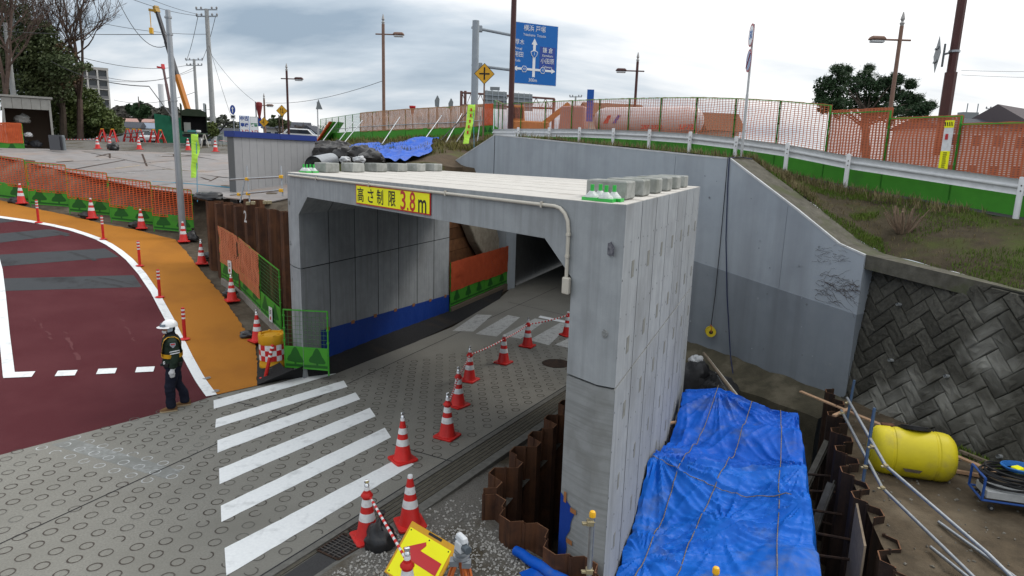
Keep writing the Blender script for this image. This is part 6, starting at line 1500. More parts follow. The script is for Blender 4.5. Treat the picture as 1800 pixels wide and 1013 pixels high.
def lamp(px, yt, yb, dist, arm, head_dir, lab, mt, r_=.09, finial=True, n=12):
    o, t = vpost(px, yt, yb, dist, r_, r_ * 1.1, mt, 'street_lamp', lab, 'street lamp', n=n, group='street lamps along the upper road')
    if finial:
        m = MB(); m.lathe([(.07, 0), (.11, .12), (.05, .2), (.10, .30), (.02, .62)], 10, t); m.build('finial', mat('finial_grey', (.34, .33, .32), .5), o, smooth=True)
    d = rgt * head_dir; d = Vector((d.x, d.y, 0)).normalized(); z = Vector((0, 0, -.62)) if finial else Vector((0, 0, -.3))
    m = MB(); m.tube([t + z - d * .5, t + z + d * arm * .7], .045, 7); m.build('arm', mt, o)
    c = t + z + d * arm; m = MB(); a = Matrix.Rotation(math.atan2(d.y, d.x), 3, 'Z'); m.box(c + Vector((0, 0, .06)), (.8, .36, .18), a, .72); hd = m.build('head', mt, o, bevel=.05)
    m = MB(); m.box(c - Vector((0, 0, .09)), (.62, .26, .11), a); m.build('lens', mat('lamp_lens', (.5, .52, .53), .3), hd, bevel=.03)
lamp(675, 50, 240, 44, 1.0, 1, 'tall reddish brown street lamp behind the tan netted fence', RBROWN, .10)
lamp(508, 128, 246, 56, 1.0, 1, 'dark brown street lamp left of the tan netted fence', BROWN, .09)
lamp(1113, 112, 232, 46, 1.1, -1, 'brown street lamp above the tank truck', BROWN, .09)
lamp(1562, 52, 215, 31, 1.05, -1, 'weathered street lamp in front of the dark pine', RBROWN, .085)
lamp(897, -40, 232, 33, .95, 1, 'very tall dark brown street lamp in front of the blue guide sign', BROWN, .13)
lamp(467, 176, 244, 70, .6, 1, 'pale far street lamp left of the tall dark lamp', RBROWN, .09)
# tall brown post at right with the back of a diamond sign
b = atd(1657, 225, 19.5); tpx = atd(1690, -60, 19.5)
o = thing('tall_post', 'thick dark brown stepped post rising out of frame at right', 'post', (b.x, b.y, b.z - .8)); zz = b.z - .8
m = MB(); m.tube([(b.x, b.y, zz), (b.x, b.y, atd(1664, 130, 19.5).z)], .165, 8); m.build('lower_post', BROWN, o)
m = MB(); m.tube([(b.x, b.y, atd(1664, 132, 19.5).z), (b.x, b.y, tpx.z + 2)], .125, 8); m.build('upper_post', BROWN, o)
m = MB(); c_ = Vector((b.x, b.y, atd(1668, 95, 19.5).z)); m.lathe([(.15, -.03), (.15, .03)], 10, c_); m.build('clamp_band', GALV, o)
dm_ = thing('diamond_sign', 'back of a grey diamond warning sign clamped to the tall brown post', 'sign', c_); ds = atd(1647, 96, 19.3)
dx = (rgt * .35 + fwd * .94); dx.z = 0; dx.normalize(); nn = Vector((dx.y, -dx.x, 0)); nn = nn if nn.dot(CAM - ds) > 0 else -nn
m = MB(); m.prism([ds + dx * .45, ds + Vector((0, 0, .52)), ds - dx * .45, ds - Vector((0, 0, .52))], nn * -.01); m.build('plate', SBACK, dm_)
for z in (-.2, .18):
    m = MB(); m.bar(ds + Vector((0, 0, z)) - dx * .2 + nn * .02, ds + Vector((0, 0, z)) + dx * .25 + nn * .02, .03, .05); m.build('stiffener', SBACK, dm_)
m = MB(); m.tube([ds + rgt * .2 - Vector((0, 0, .35)), ds + rgt * .2 + Vector((0, 0, .3))], .03, 8); m.build('mount', SBACK, dm_)
m = MB(); m.bar(ds + rgt * .2, c_, .05); m.build('bracket', GALV, dm_)
# round regulation signs
b = atd(1303, 276, 20.6); t = atd(1329, 52, 20.6)
o = thing('regulation_sign', 'slim white post with two round signs seen edge on above the wing wall', 'sign', (b.x, b.y, b.z)); m = MB(); m.tube([(b.x, b.y, b.z - .4), (b.x, b.y, b.z + 1.9)], .042, 10); m.tube([(b.x, b.y, b.z + 1.9), (b.x, b.y, t.z)], .034, 10); m.build('pole', mat('sign_pole_white', (.5, .51, .52), .45, (.4, .41, .42), 4), o, smooth=True)
sx = (rgt * -.1 + fwd * -.995); sx.z = 0; sx.normalize(); sn = Vector((sx.y, -sx.x, 0)); sn = sn if sn.dot(CAM - b) > 0 else -sn
for z, blue in ((t.z - .32, True), (t.z - 1.06, False)):
    c_ = Vector((b.x, b.y, z)) + sn * .05
    disc = lambda r_, k, mt, nm, par=None: MB().prism([c_ + sx * (r_ * math.cos(a)) + Vector((0, 0, r_ * math.sin(a))) + sn * k for a in [i * math.pi / 14 for i in range(28)]], sn * .004).build(nm, mt, par or o)
    pl = disc(.34, 0, mat('sign_red_rim', (.42, .12, .13), .5), 'disc'); disc(.28, .006, SWHITE if blue else mat('faded_blue_disc', (.33, .42, .6), .5), 'disc_face', pl)
    if blue:
        tt = text_mb('30', .34, bold=.012); m = MB(); m.add([c_ + sn * .013 + (sx if sx.cross(Vector((0, 0, 1))).dot(sn) > 0 else -sx) * p.x + Vector((0, 0, p.y)) for p in tt.v], tt.f); m.build('numerals', BSIGN, pl)
    else:
        m = MB(); m.bar(c_ + sn * .012 + sx * .2 + Vector((0, 0, .2)), c_ + sn * .012 - sx * .2 - Vector((0, 0, .2)), .05, .006); m.build('slash', SIGNR, pl)
# big blue guide sign on a cantilever mast
o, t = vpost(833, 44, 235, 39, .2, .21, STEELG, 'guide_sign', 'blue road guide sign with place names on a grey cantilever mast', 'sign')
TL_, TR_, BL_ = atd(903, 38, 37.6), atd(981, 47.5, 38.8), atd(898.5, 141, 37.6)
gx = (TR_ - TL_); gw = gx.length; gx.normalize(); gy = Vector((0, 0, 1)); gh = (TL_ - BL_).length; gn_ = gx.cross(gy); gn_ = gn_ if gn_.dot(CAM - TL_) > 0 else -gn_
G = lambda u, v, k=0: TL_ + gx * (u * gw) - gy * (v * gh) + gn_ * k
m = MB(); m.prism([G(-.008, -.006), G(1.008, -.006), G(1.008, 1.006), G(-.008, 1.006)], gn_ * -.06); pl = m.build('white_edge', SWHITE, o)
m = MB(); m.prism([G(0, 0, .002), G(1, 0, .002), G(1, 1, .002), G(0, 1, .002)], gn_ * .006); m.build('blue_panel', BSIGN, o)
m = MB(); m.prism([G(.60, .36, .01), G(.96, .36, .01), G(.96, .745, .01), G(.60, .745, .01)], gn_ * .004); m.build('dark_blue_panel', BSIGN2, o)
m = MB(); m.prism([G(*p, .016) for p in ((.445, .88), (.445, .44), (.445, .34), (.41, .34), (.475, .235), (.54, .34), (.505, .34), (.505, .88))], gn_ * .004); m.build('up_arrow', SWHITE, o)
m = MB(); m.prism([G(*p, .022) for p in ((.0, .755), (.10, .715), (.10, .738), (.88, .738), (.88, .712), (.97, .757), (.88, .80), (.88, .775), (.10, .775), (.10, .80))], gn_ * .004); m.build('cross_arrow', SWHITE, o)
def gtext(s_, u, v, sz, mt=None, wmul=1.0, k=.03, bold=.0):
    tt = text_mb(s_, sz, bold=bold); m = MB(); m.add([G(u, v, k) + gx * (p.x * wmul) + gy * p.y for p in tt.v], tt.f); m.build('lettering', mt or SWHITE, o)
for s_, u, v, sz in (('横浜 戸塚', .47, .085, .40), ('Yokohama  Totsuka', .47, .19, .215), ('厚木', .14, .325, .36), ('Atsugi', .12, .425, .22), ('用田', .13, .53, .36), ('Yoda', .10, .625, .22), ('鎌 倉', .78, .42, .36), ('Kamakura', .78, .505, .21), ('小田原', .78, .60, .36), ('Odawara', .78, .695, .21), ('300m', .46, .935, .30)): gtext(s_, u, v, sz * .92, wmul=.92)
def gshape(pts_, c, s_, mt, nm, k): 
    m = MB(); m.prism([G(c[0], c[1], k) + gx * (x * s_) + gy * (y * s_) for x, y in pts_], gn_ * .004); m.build(nm, mt, o)
shield = [(-1, .55), (-.5, .85), (.5, .85), (1, .55), (.75, -.25), (0, -1), (-.75, -.25)]; hexa = [(math.cos(R(a)), math.sin(R(a))) for a in range(0, 360, 60)]
gshape(shield, (.475, .50), .24, SWHITE, 'route_shield', .03); gshape(shield, (.475, .50), .20, BSIGN, 'route_shield_face', .036); gtext('1', .475, .495, .24, k=.044)
for u in (.26, .68):
    gshape(hexa, (u, .757), .2, SWHITE, 'route_hexagon', .03); gshape(hexa, (u, .757), .165, BSIGN, 'route_hexagon_face', .036); gtext('43', u, .757, .17, k=.044)
for y0, y1 in ((49, 62), (115, 123)):
    a, b = atd(833, y0, 39), atd(904, y1 + 1, 38.4); m = MB(); m.tube([a - (b - a) * .05, b], .085, 10); m.build('arm', STEELG, o, smooth=True)
    m = MB(); m.box(a.lerp(b, .14), (.35, .3, .36)); m.build('flange', STEELG, o, bevel=.03)
# yellow diamond warning signs
def diamond(px, py, s_, dist, ybot, lab, sym, mt=RBROWN):
    c_ = atd(px, py, dist); b = atd(px, ybot, dist); o = thing('warning_sign', lab, 'sign', (c_.x, c_.y, b.z), group='yellow diamond warning signs'); m = MB(); m.tube([(c_.x, c_.y + .06, b.z - .3), (c_.x, c_.y + .06, c_.z + s_ * .5)], .04, 8); m.build('pole', mt, o)
    x = Vector((rgt.x, rgt.y, 0)).normalized(); z = Vector((0, 0, 1)); n_ = Vector((x.y, -x.x, 0))
    q = lambda a, b_, k: c_ + x * (a * s_) + z * (b_ * s_) + n_ * k
    m = MB(); m.prism([q(0, 1, 0), q(1, 0, 0), q(0, -1, 0), q(-1, 0, 0)], n_ * .01); pl = m.build('black_rim', INK, o)
    m = MB(); m.prism([q(0, .93, .012), q(.93, 0, .012), q(0, -.93, .012), q(-.93, 0, .012)], n_ * .004); m.build('yellow_plate', AMBER, o)
    for sh in sym:
        m = MB(); m.prism([q(a, b_, .02) for a, b_ in sh], n_ * .004); m.build('symbol', INK, o)
bx_ = lambda x0, y0, x1, y1: [(x0, y0), (x1, y0), (x1, y1), (x0, y1)]
diamond(851.5, 130, .52, 33, 240, 'yellow diamond crossroads sign before the grey sign mast', [bx_(-.07, -.55, .07, .6), bx_(-.5, -.07, -.07, .07), bx_(.07, -.07, .5, .07)])
diamond(495.5, 195, .46, 52, 246, 'yellow diamond sign with two opposed arrows', [[(-.22, -.4), (-.12, -.4), (-.12, .2), (-.05, .2), (-.17, .5), (-.3, .2), (-.22, .2)], [(.12, .4), (.22, .4), (.22, -.2), (.3, -.2), (.17, -.5), (.05, -.2), (.12, -.2)]])
diamond(464, 215, .42, 55, 246, 'yellow diamond side road sign left of the two arrow sign', [bx_(-.06, -.5, .06, .55), bx_(-.45, -.06, -.06, .06)])
# other small signs by the road
def sheet_sign(px, py, w_, h_, dist, ybot, lab, name, mt, extra=(), post=True, rim=None, cat='sign'):
    c_ = atd(px, py, dist); b = atd(px, ybot, dist); o = thing(name, lab, cat, (c_.x, c_.y, b.z)); x = Vector((rgt.x, rgt.y, 0)).normalized(); z = Vector((0, 0, 1)); n_ = Vector((x.y, -x.x, 0))
    if post:
        m = MB(); m.tube([(c_.x, c_.y + .06, b.z - .3), (c_.x, c_.y + .06, c_.z)], .035, 8); m.build('pole', STEELG, o)
    q = lambda a, b_, k: c_ + x * (a * w_ / 2) + z * (b_ * h_ / 2) + n_ * k
    if rim: m = MB(); m.prism([q(-1.12, -1.05, 0), q(1.12, -1.05, 0), q(1.12, 1.05, 0), q(-1.12, 1.05, 0)], n_ * .02); m.build('rim', rim, o)
    m = MB(); m.prism([q(-1, -1, .022), q(1, -1, .022), q(1, 1, .022), q(-1, 1, .022)], n_ * .006); pl = m.build('board', mt, o)
    for s_, yy, sz, mt2 in extra:
        tt = text_mb(s_, sz, bold=.01); m = MB(); m.add([q(0, yy, .034) + x * p.x + z * p.y for p in tt.v], tt.f); m.build('lettering', mt2, pl)
sheet_sign(430, 221, .62, 1.25, 45, 244, 'white shop board with blue rim and red entrance lettering above the hut', 'shop_sign', SWHITE, (('中古', .72, .3, BSIGN2), ('車検', .05, .27, BSIGN2), ('入口', -.66, .28, SIGNR)), rim=BSIGN)
sheet_sign(447, 222, .5, 1.2, 45, 244, 'white shop board with green and red lettering above the hut', 'shop_sign', SWHITE, (('芙蓉', .1, .24, mat('letter_green', (.02, .2, .08), .5)), ('入口', -.68, .26, SIGNR)), rim=SBACK)
c_ = atd(409, 193, 48); o = thing('round_sign', 'round blue sign with white up arrow above a small plate', 'sign', (c_.x, c_.y, c_.z - 2.2)); x = Vector((rgt.x, rgt.y, 0)).normalized(); n_ = Vector((x.y, -x.x, 0))
m = MB(); m.tube([(c_.x, c_.y + .08, c_.z - 2.4), (c_.x, c_.y + .08, c_.z)], .04, 8); m.build('pole', STEELG, o)
m = MB(); m.prism([c_ + x * (.2 * math.cos(a)) + Vector((0, 0, .33 * math.sin(a))) for a in [i * math.pi / 12 for i in range(24)]], n_ * .02); m.build('disc', BSIGN2, o)
m = MB(); m.prism([c_ + n_ * .025 + x * a + Vector((0, 0, b_)) for a, b_ in ((-.03, -.2), (.03, -.2), (.03, .05), (.09, .05), (0, .22), (-.09, .05), (-.03, .05))], n_ * .004); m.build('arrow', SWHITE, o)
m = MB(); m.box(c_ - Vector((0, 0, .52)), (.36, .03, .34)); m.build('plate', SWHITE, o); m = MB(); m.box(c_ - Vector((0, .03, .5)), (.24, .02, .14)); m.build('pictogram', INK, o)
c_ = atd(455, 181, 60); o = thing('banner_lamp', 'small red lantern post with blue banner left of the warning signs', 'lamp post', (c_.x, c_.y, 5)); m = MB(); m.tube([(c_.x - .3, c_.y, 4.8), (c_.x - .3, c_.y, c_.z + .1)], .06, 8); m.build('pole', STEELG, o); m = MB(); m.lathe([(.08, -1.4), (.3, -.25), (.3, .0), (.12, .08)], 10, c_); m.build('lantern', mat('lantern_red', (.22, .03, .03), .5), o); m = MB(); m.box(c_ - Vector((0, 0, 1.7)), (.3, .05, .8)); m.build('banner', BSIGN2, o)
sheet_sign(1037, 186, .42, 1.9, 40, 228, 'narrow blue roadside sign behind the orange netting', 'roadside_sign', mat('plain_blue', (.01, .09, .38), .5), post=True)
# triangular sign seen from the back
c_ = atd(558, 186, 52); o = thing('triangle_sign', 'grey back of a triangular sign on a white post', 'sign', (c_.x, c_.y, 5.2)); m = MB(); m.tube([(c_.x, c_.y, 5.0), (c_.x, c_.y, c_.z + .3)], .05, 8); m.build('pole', mat('sign_pole_white', (.5, .51, .52), .45), o); m = MB(); m.prism([c_ + Vector((.1, -.07, .5)), c_ + Vector((.42, -.07, -.28)), c_ + Vector((-.12, -.07, -.28))], Vector((0, .02, 0))); m.build('plate', SBACK, o)
# fluorescent banner flags
FLU = mat('fluo_green', (.46, .78, .08), .6); 
for px, y0, y1, dist, w_, lab in ((342, 236, 313, 23.5, .13, 'narrow fluorescent green banner flag beside the steel pole'), (829, 184, 253, 29, .16, 'narrow fluorescent green banner flag with red marks at the bank fence end')):
    a, b = atd(px + 3, y0 - 2, dist), atd(px + 5, y1 + 42, dist); o = thing('banner_flag', lab, 'banner', b, group='fluorescent banner flags'); m = MB(); m.tube([b, a], .012, 6); m.build('pole', mat('pole_blue', (.05, .25, .4), .5), o)
    m = MB(); K = 14; vs = []
    for i in range(K + 1):
        q = atd(px + (y1 - y0) * -.0 , y0 + (y1 - y0) * i / K, dist) + rgt * (.03 * math.sin(i * .35)) - rgt * (.0 if px < 500 else i * .016); ww = w_ * (1 + .1 * math.sin(i * .5)) * (.75 if i > K - 3 else 1); vs += [q - rgt * ww, q + rgt * ww - fwd * (.05 * math.sin(i))]
    m.add(vs, [(2 * i, 2 * i + 1, 2 * i + 3, 2 * i + 2) for i in range(K)]); fl = m.build('flag', FLU, o)
    if px > 500:
        for i in range(2, 12, 2):
            m = MB(); q = (vs[2 * i] + vs[2 * i + 1]) / 2 - fwd * .05; m.box(q, (.07, .01, .13)); m.build('mark', SIGNR, fl)

# ------------------------------------------------------------------ steel pole in the near left and utility poles with wires
b = surf(322, 420); t = Vector((b.x, b.y, on_line(298, 18, Vector((b.x, b.y, 0)), Vector((1, 0, 0))).z))
sp = thing('steel_pole', 'tall galvanised steel pole rising from the orange fence', 'pole', b); m = MB(); m.tube([b - Vector((0, 0, .3)), b + (t - b) * .5, t], [.125, .105, .085], 14); m.build('pole', mat('pole_zinc', (.34, .36, .38), .35, (.28, .3, .32), 3, metal=.6), sp, smooth=True)
for f in (.62, .97, .9): 
    m = MB(); m.lathe([(.12, -.03), (.12, .03)], 12, b + (t - b) * f); m.build('band', GALV, sp)
SP = lambda f: b + (t - b) * f
def upole(px, yt, dist, lab, r_=.15, arms=(), zb=4.6, mt=None):
    p = atd(px, yt, dist); o = thing('utility_pole', lab, 'utility pole', (p.x, p.y, zb), group='utility poles'); m = MB(); m.tube([(p.x, p.y, zb - .5), p], [r_ * 1.25, r_ * .8], 10); m.build('pole', mt or POLEC, o, smooth=True)
    for dz, half in arms:
        m = MB(); m.bar(p + rgt * -half - Vector((0, 0, dz)), p + rgt * half - Vector((0, 0, dz)), .09, .09); m.build('crossarm', GALV, o)
        for k in (-.95, -.5, .5, .95):
            m = MB(); m.lathe([(.05, .05), (.08, .1), (.08, .18), (.03, .24)], 7, p + rgt * (half * k) - Vector((0, 0, dz))); m.build('insulator', mat('insulator', (.25, .25, .26), .3), o)
    return p
u1_ = upole(363, 16, 52, 'tall concrete utility pole with wide double crossarm', .19, ((.05, .85), (.55, .85)))
u2_ = upole(341, 104, 75, 'farther concrete utility pole behind the tall one', .17, ((.1, 1.0), (.7, .9)))
u3_ = upole(9, 40, 42, 'grey utility pole at the left edge among the trees', .16)
u4_ = upole(18, -10, 44, 'leaning pale pole among the left trees', .14)
u5_ = upole(1012, 169, 75, 'small far utility pole behind the orange netting', .12, ((.1, .7),), 5.5)
u6_ = upole(1750, 188, 70, 'far utility pole behind the right houses', .14, ((.2, 1.0), (.6, .7)), 4.6)
u7_ = upole(359, 182, 220, 'far lattice pylon in the haze of the town', .5, ((2, 3), (5, 3)), 4.6, mat('pylon', (.3, .33, .35), .7))
def wire(a, b, sag, r_, lab, n=14):
    P = [a.lerp(b, i / n) - Vector((0, 0, sag * 4 * (i / n) * (1 - i / n))) for i in range(n + 1)]; m = MB(); m.tube(P, r_, 5); tag(m.build('overhead_wire', mat('wire_black', (.02, .02, .022), .6)), lab, 'wire', 'overhead wires')
lft = lambda px, py, d_=40: atd(px, py, d_)
wire(lft(100, -60, 30), u1_ - Vector((0, 0, .5)) - rgt * .8, .4, .016, 'overhead wire from the upper left to the tall utility pole crossarm')
wire(lft(140, -60, 30), u1_ - Vector((0, 0, .45)) - rgt * .4, .3, .014, 'second overhead wire from the upper left to the tall utility pole')
wire(lft(-30, -20, 38), u1_ - Vector((0, 0, 1.9)), .7, .016, 'long overhead wire sagging below the crossarm')
wire(lft(-40, 52, 40), SP(.90), .1, .013, 'overhead wire from the trees to the steel pole head')
wire(lft(190, -40, 24), SP(.86), .9, .012, 'steep overhead wire dropping to the steel pole head')
wire(lft(20, 60, 42), u2_ - Vector((0, 0, .5)), 1.2, .022, 'twisted overhead cable crossing behind the steel pole')
wire(lft(-20, 90, 42), u2_ - Vector((0, 0, 1.2)), 1.6, .018, 'low overhead cable from the trees past the apartment block')
wire(lft(90, 108, 42), lft(262, 152, 30), .35, .022, 'thick black cable rising to a bend left of the steel pole'); wire(lft(262, 152, 30), SP(.53), .0, .02, 'thick black cable from the bend down to the steel pole')
wire(u1_ - Vector((0, 0, .5)) - rgt * .7, u2_ - Vector((0, 0, .2)) - rgt * .9, .3, .022, 'wire joining the two utility poles, left strand')
wire(u1_ - Vector((0, 0, .5)) + rgt * .7, u2_ - Vector((0, 0, .2)) + rgt * .9, .3, .022, 'wire joining the two utility poles, right strand')
wire(u1_ - Vector((0, 0, 2.6)), lft(412, 222, 48), .2, .013, 'guy wire from the tall utility pole towards the shop boards')
wire(u1_ - Vector((0, 0, 3.2)), lft(450, 180, 60), .4, .013, 'thin wire from the tall utility pole to the red lantern post')
wire(lft(467, 181, 69), lft(674, 142, 44), .5, .018, 'thin wire between two street lamps')
wire(lft(1690, 124, 60), lft(1850, 126, 60), .05, .015, 'upper thin wire at the right sky'); wire(lft(1690, 132, 60), lft(1850, 137, 60), .05, .015, 'lower thin wire at the right sky')
wire(lft(200, 176, 90), u2_ - Vector((0, 0, 3.6)), .8, .028, 'low far wire over the town'); wire(lft(190, 137, 60), u2_ - Vector((0, 0, .9)), .8, .022, 'far wire rising to the second utility pole')

# ------------------------------------------------------------------ cranes, truck, barricades, car
def crane(px0, py0, px1, py1, dist, lab, mt_lo, mt_hi, w0, w1):
    a, b = atd(px0, py0, dist), atd(px1, py1, dist); o = thing('crane_boom', lab, 'crane', a, group='crane booms over the street'); up_ = fwd
    d = (b - a)
    for i, (f0, f1) in enumerate(((0, .36), (.34, .7), (.68, 1))):
        w_ = w0 + (w1 - w0) * i / 2; m = MB(); m.bar(a + d * f0, a + d * f1, w_, w_ * 1.2); m.build('boom_section', mt_lo if i == 0 else mt_hi, o)
    m = MB(); m.bar(b - d.normalized() * .1, b + d.normalized() * .35, w1 * 1.7, w1 * 1.3); m.bar(b, b - rgt * .55 + Vector((0, 0, .1)), .18, .16); m.build('boom_head', mat('boom_yellow', (.35, .2, .02), .5) if px1 < 280 else SIGNR, o); return o, b
DKS = mat('boom_dark', (.035, .036, .042), .5); ORB = mat('boom_orange', (.45, .16, .02), .5)
o, b = crane(331, 196, 276, 20, 46, 'dark telescopic crane boom with orange foot rising behind the steel pole', ORB, DKS, .27, .19)
m = MB(); m.tube([b - rgt * .5, b - rgt * .5 - Vector((0, 0, 1.2))], .03, 5); m.box(b - rgt * .5 - Vector((0, 0, 1.3)), (.22, .2, .4)); m.build('hook_block', YC, o)
crane(304, 212, 287, 120, 60, 'red tipped slim crane boom left of the steel pole', DKS, mat('boom_slim', (.10, .05, .05), .5), .22, .15)
# canvas truck seen from behind
c_ = atd(345, 262, 43); TX = lambda a, b_, z: Vector((a, b_, z * 1.42))
tr = thing('canvas_truck', 'dark green canvas covered truck open at the back with a loaded table', 'truck', (c_.x, c_.y, 4.95), R(25)); CV = mat('canvas_green', (.022, .035, .022), .85, (.035, .045, .03), 4, bump=.4)
m = MB(); 
for p in (TX(-.78, 0, .9), TX(.72, 0, .9)): m.box(p + Vector((0, 1.3, .78)), (.06, 2.6, 1.7))
m.prism([TX(-.82, 0, 1.5), TX(.76, 0, 1.5), TX(.74, 0, 1.68), TX(.4, 0, 1.8), TX(-.4, 0, 1.82), TX(-.78, 0, 1.72)], Vector((0, 2.6, 0))); m.build('canvas', CV, tr, local=True)
m = MB(); m.box(TX(0, 1.3, .62), (1.55, 2.6, .1)); m.box(TX(0, 2.5, 1.1), (1.5, .08, 1.5)); m.build('load_bed', DKS, tr, local=True)
for a in (-.5, .5):
    m = MB(); m.tube([TX(a - .1, .3, .28), TX(a + .1, .3, .28)], .28, 14); m.build('wheel', BLACKR, tr, local=True)
m = MB(); m.box(TX(-.45, .5, 1.0), (.4, .4, .6)); m.build('shelf_load', mat('shelf_pale', (.3, .3, .28), .7), tr, local=True); m = MB(); m.box(TX(0, -.15, .72), (1.5, .4, .06)); m.build('tailboard', mat('tail_green', (.1, .14, .1), .7), tr, local=True)
m = MB(); m.box(TX(-.2, -.1, .82), (.5, .3, .14)); m.build('cargo_box', mat('cargo_teal', (.05, .2, .2), .6), tr, local=True); m = MB(); m.box(TX(.2, -.1, .82), (.3, .3, .16)); m.build('cargo_bag', WHITE, tr, bevel=.04, local=True)
m = MB(); m.bar(TX(.5, -.4, .7), TX(.25, -.7, 0), .05); m.bar(TX(.55, -.4, .7), TX(.8, -.7, 0), .05); m.build('trestle', mat('trestle', (.35, .33, .3), .7), tr, local=True)
# red barricades
bp = None
for i, px in enumerate((182, 200, 226, 237, 247, 271, 283)):
    P = atd(px, 252 + (6 if px < 210 else 0), 44 if px < 210 else 51); P.z = zfar(P.x, P.y) + .02
    if bp is None:
        bp = thing('barricade', 'x', 'barricade'); 
        for sg in (-1, 1):
            for y in (-.3, .3):
                m = MB(); m.bar((sg * .5, y, 0), (sg * .12, 0, 1.5), .14, .06); m.build('leg', CONE, bp, local=True)
        m = MB(); m.box((0, 0, .6), (.7, .05, .16)); m.build('plank', CONE, bp, local=True); m = MB(); m.box((0, 0, 1.5), (.3, .12, .12)); m.build('top_lamp', YC, bp, local=True)
        m = MB(); m.bar((-.3, -.12, .4), (.1, -.12, 1.1), .08, .03); m.build('white_stripe', WHITE, bp, local=True); o = bp
    else: o = copy_tree(bp)
    o.location = P; o.rotation_euler = (0, 0, .15 * i); o['label'] = '%s red A-frame barricade from the left across the far street' % ordn[i]; o['group'] = 'red barricades'
    o.scale = (.56,) * 3 if px < 210 else (.68,) * 3
a, b = atd(172, 240, 45), atd(262, 231, 51); wire(a, b, .0, .035, 'long pale bar laid across the red barricades')
cbar(surf(112, 247, f=flat(5.2)) if False else atd(100, 244.5, 42), atd(172, 245, 41), 'striped bar closing the far street at left', .02); cbar(atd(386, 247, 40.5), atd(410, 250, 40), 'short striped bar beside the hut', 0)
# parked cars
def car(P, rz, mt, lab, s_=1):
    o = thing('parked_car', lab, 'car', P, rz, 'cars in the far street'); o.scale = (s_,) * 3
    body = [(-2.0, .35), (2.0, .35), (2.05, .7), (1.9, .95), (.9, 1.0), (.45, 1.45), (-1.3, 1.48), (-1.75, 1.05), (-2.05, .95)]; m = MB(); m.prism([(x, -.8, z) for x, z in body], (0, 1.6, 0)); m.build('body', mt, o, bevel=.08, local=True)
    GL = mat('car_glass', (.02, .025, .03), .1)
    for y in (-.805, .795):
        m = MB(); m.prism([(x, y, z) for x, z in ((.75, 1.0), (.38, 1.36), (-1.2, 1.38), (-1.5, 1.05))], (0, .01, 0)); m.build('side_window', GL, o, local=True)
    m = MB(); m.prism([(.93, -.68, 1.02), (.93, .68, 1.02), (.5, .6, 1.42), (.5, -.6, 1.42)], (.02, 0, .01)); m.build('windscreen', GL, o, local=True); m = MB(); m.prism([(-1.79, -.66, 1.06), (-1.79, .66, 1.06), (-1.38, .58, 1.42), (-1.38, -.58, 1.42)], (-.02, 0, .01)); m.build('rear_window', GL, o, local=True)
    for x in (-1.25, 1.3):
        for y in (-.8, .8):
            m = MB(); m.tube([(x, y - .1, .31), (x, y + .1, .31)], .31, 16); w_ = m.build('wheel', BLACKR, o, local=True); m = MB(); m.tube([(x, y * 1.14, .31), (x, y * 1.15, .31)], .18, 12); m.build('rim', GALV, w_, local=True)
    for y in (-.6, .6):
        m = MB(); m.box((2.03, y, .75), (.06, .32, .14)); m.build('headlight', WHITE, o, local=True); m = MB(); m.box((-2.05, y, .85), (.04, .22, .2)); m.build('tail_lamp', SIGNR, o, local=True)
CW = mat('car_white', (.6, .61, .62), .3); CS = mat('car_silver', (.33, .34, .36), .3, metal=.4)
P = atd(268, 246, 62); P.z = 5.3; car(P, R(-80), CW, 'white car parked beyond the red barricades', .8)
P = atd(535, 240, 60); P.z = 5.6; car(P, R(10), CW, 'white car roof right of the tall dark lamp', 1)
P = atd(485, 243, 70); P.z = 5.2; car(P, R(10), CS, 'silver car below the warning signs', 1)
# tank truck behind the netted fence
c0_, c1_ = atd(1045, 213, 42), atd(1237, 212, 40); ax_ = (c1_ - c0_).normalized(); tt_ = thing('tank_truck', 'pale cylindrical gas tank truck behind the orange netting', 'truck', ((c0_.x + c1_.x) / 2, (c0_.y + c1_.y) / 2, 5.5)); PKT = mat('tank_pale', (.55, .5, .5), .4, (.48, .43, .43), 2)
L_ = (c1_ - c0_).length; m = MB(); m.tube([c0_ + ax_ * x for x in (0, .1, .35, .8, L_ - .8, L_ - .35, L_ - .1, L_)], [.2, .5, .75, .85, .85, .75, .5, .2], 24); m.build('tank', PKT, tt_, smooth=True)
m = MB(); m.bar(c0_ - Vector((0, 0, 1.05)) - ax_ * 2.2, c1_ - Vector((0, 0, 1.05)), 1.0, .25); m.build('chassis', DKS, tt_)
m = MB(); cc = c0_ - ax_ * 1.3 - Vector((0, 0, .1)); m.box(cc, (1.7, 2.0, 2.0), Matrix.Rotation(math.atan2(ax_.y, ax_.x), 3, 'Z'), .9); m.build('cab', mat('cab_red', (.35, .2, .18), .5), tt_, bevel=.1)
fn = Vector((ax_.y, -ax_.x, 0)); fn = fn if fn.dot(CAM - c0_) > 0 else -fn
for x in (-1.2, 1.5, L_ - 1.6, L_ - .6):
    for sg in (-.85, .85):
        q = c0_ + ax_ * x + fn * sg - Vector((0, 0, 1.25)); m = MB(); m.tube([q - fn * .14, q + fn * .14], .45, 14); m.build('wheel', BLACKR, tt_)
ft = ax_ if ax_.cross(Vector((0, 0, 1))).dot(fn) > 0 else -ax_
for s_, f, sz in (('LP32', .86, .42), ('287 2322', .55, .34)):
    t3 = text_mb(s_, sz, bold=.01); m = MB(); m.add([c0_ + ax_ * (L_ * f) + fn * (.8) + Vector((0, 0, -.42)) + ft * p.x + Vector((0, 0, p.y)) for p in t3.v], t3.f); m.build('lettering', SIGNR, tt_)
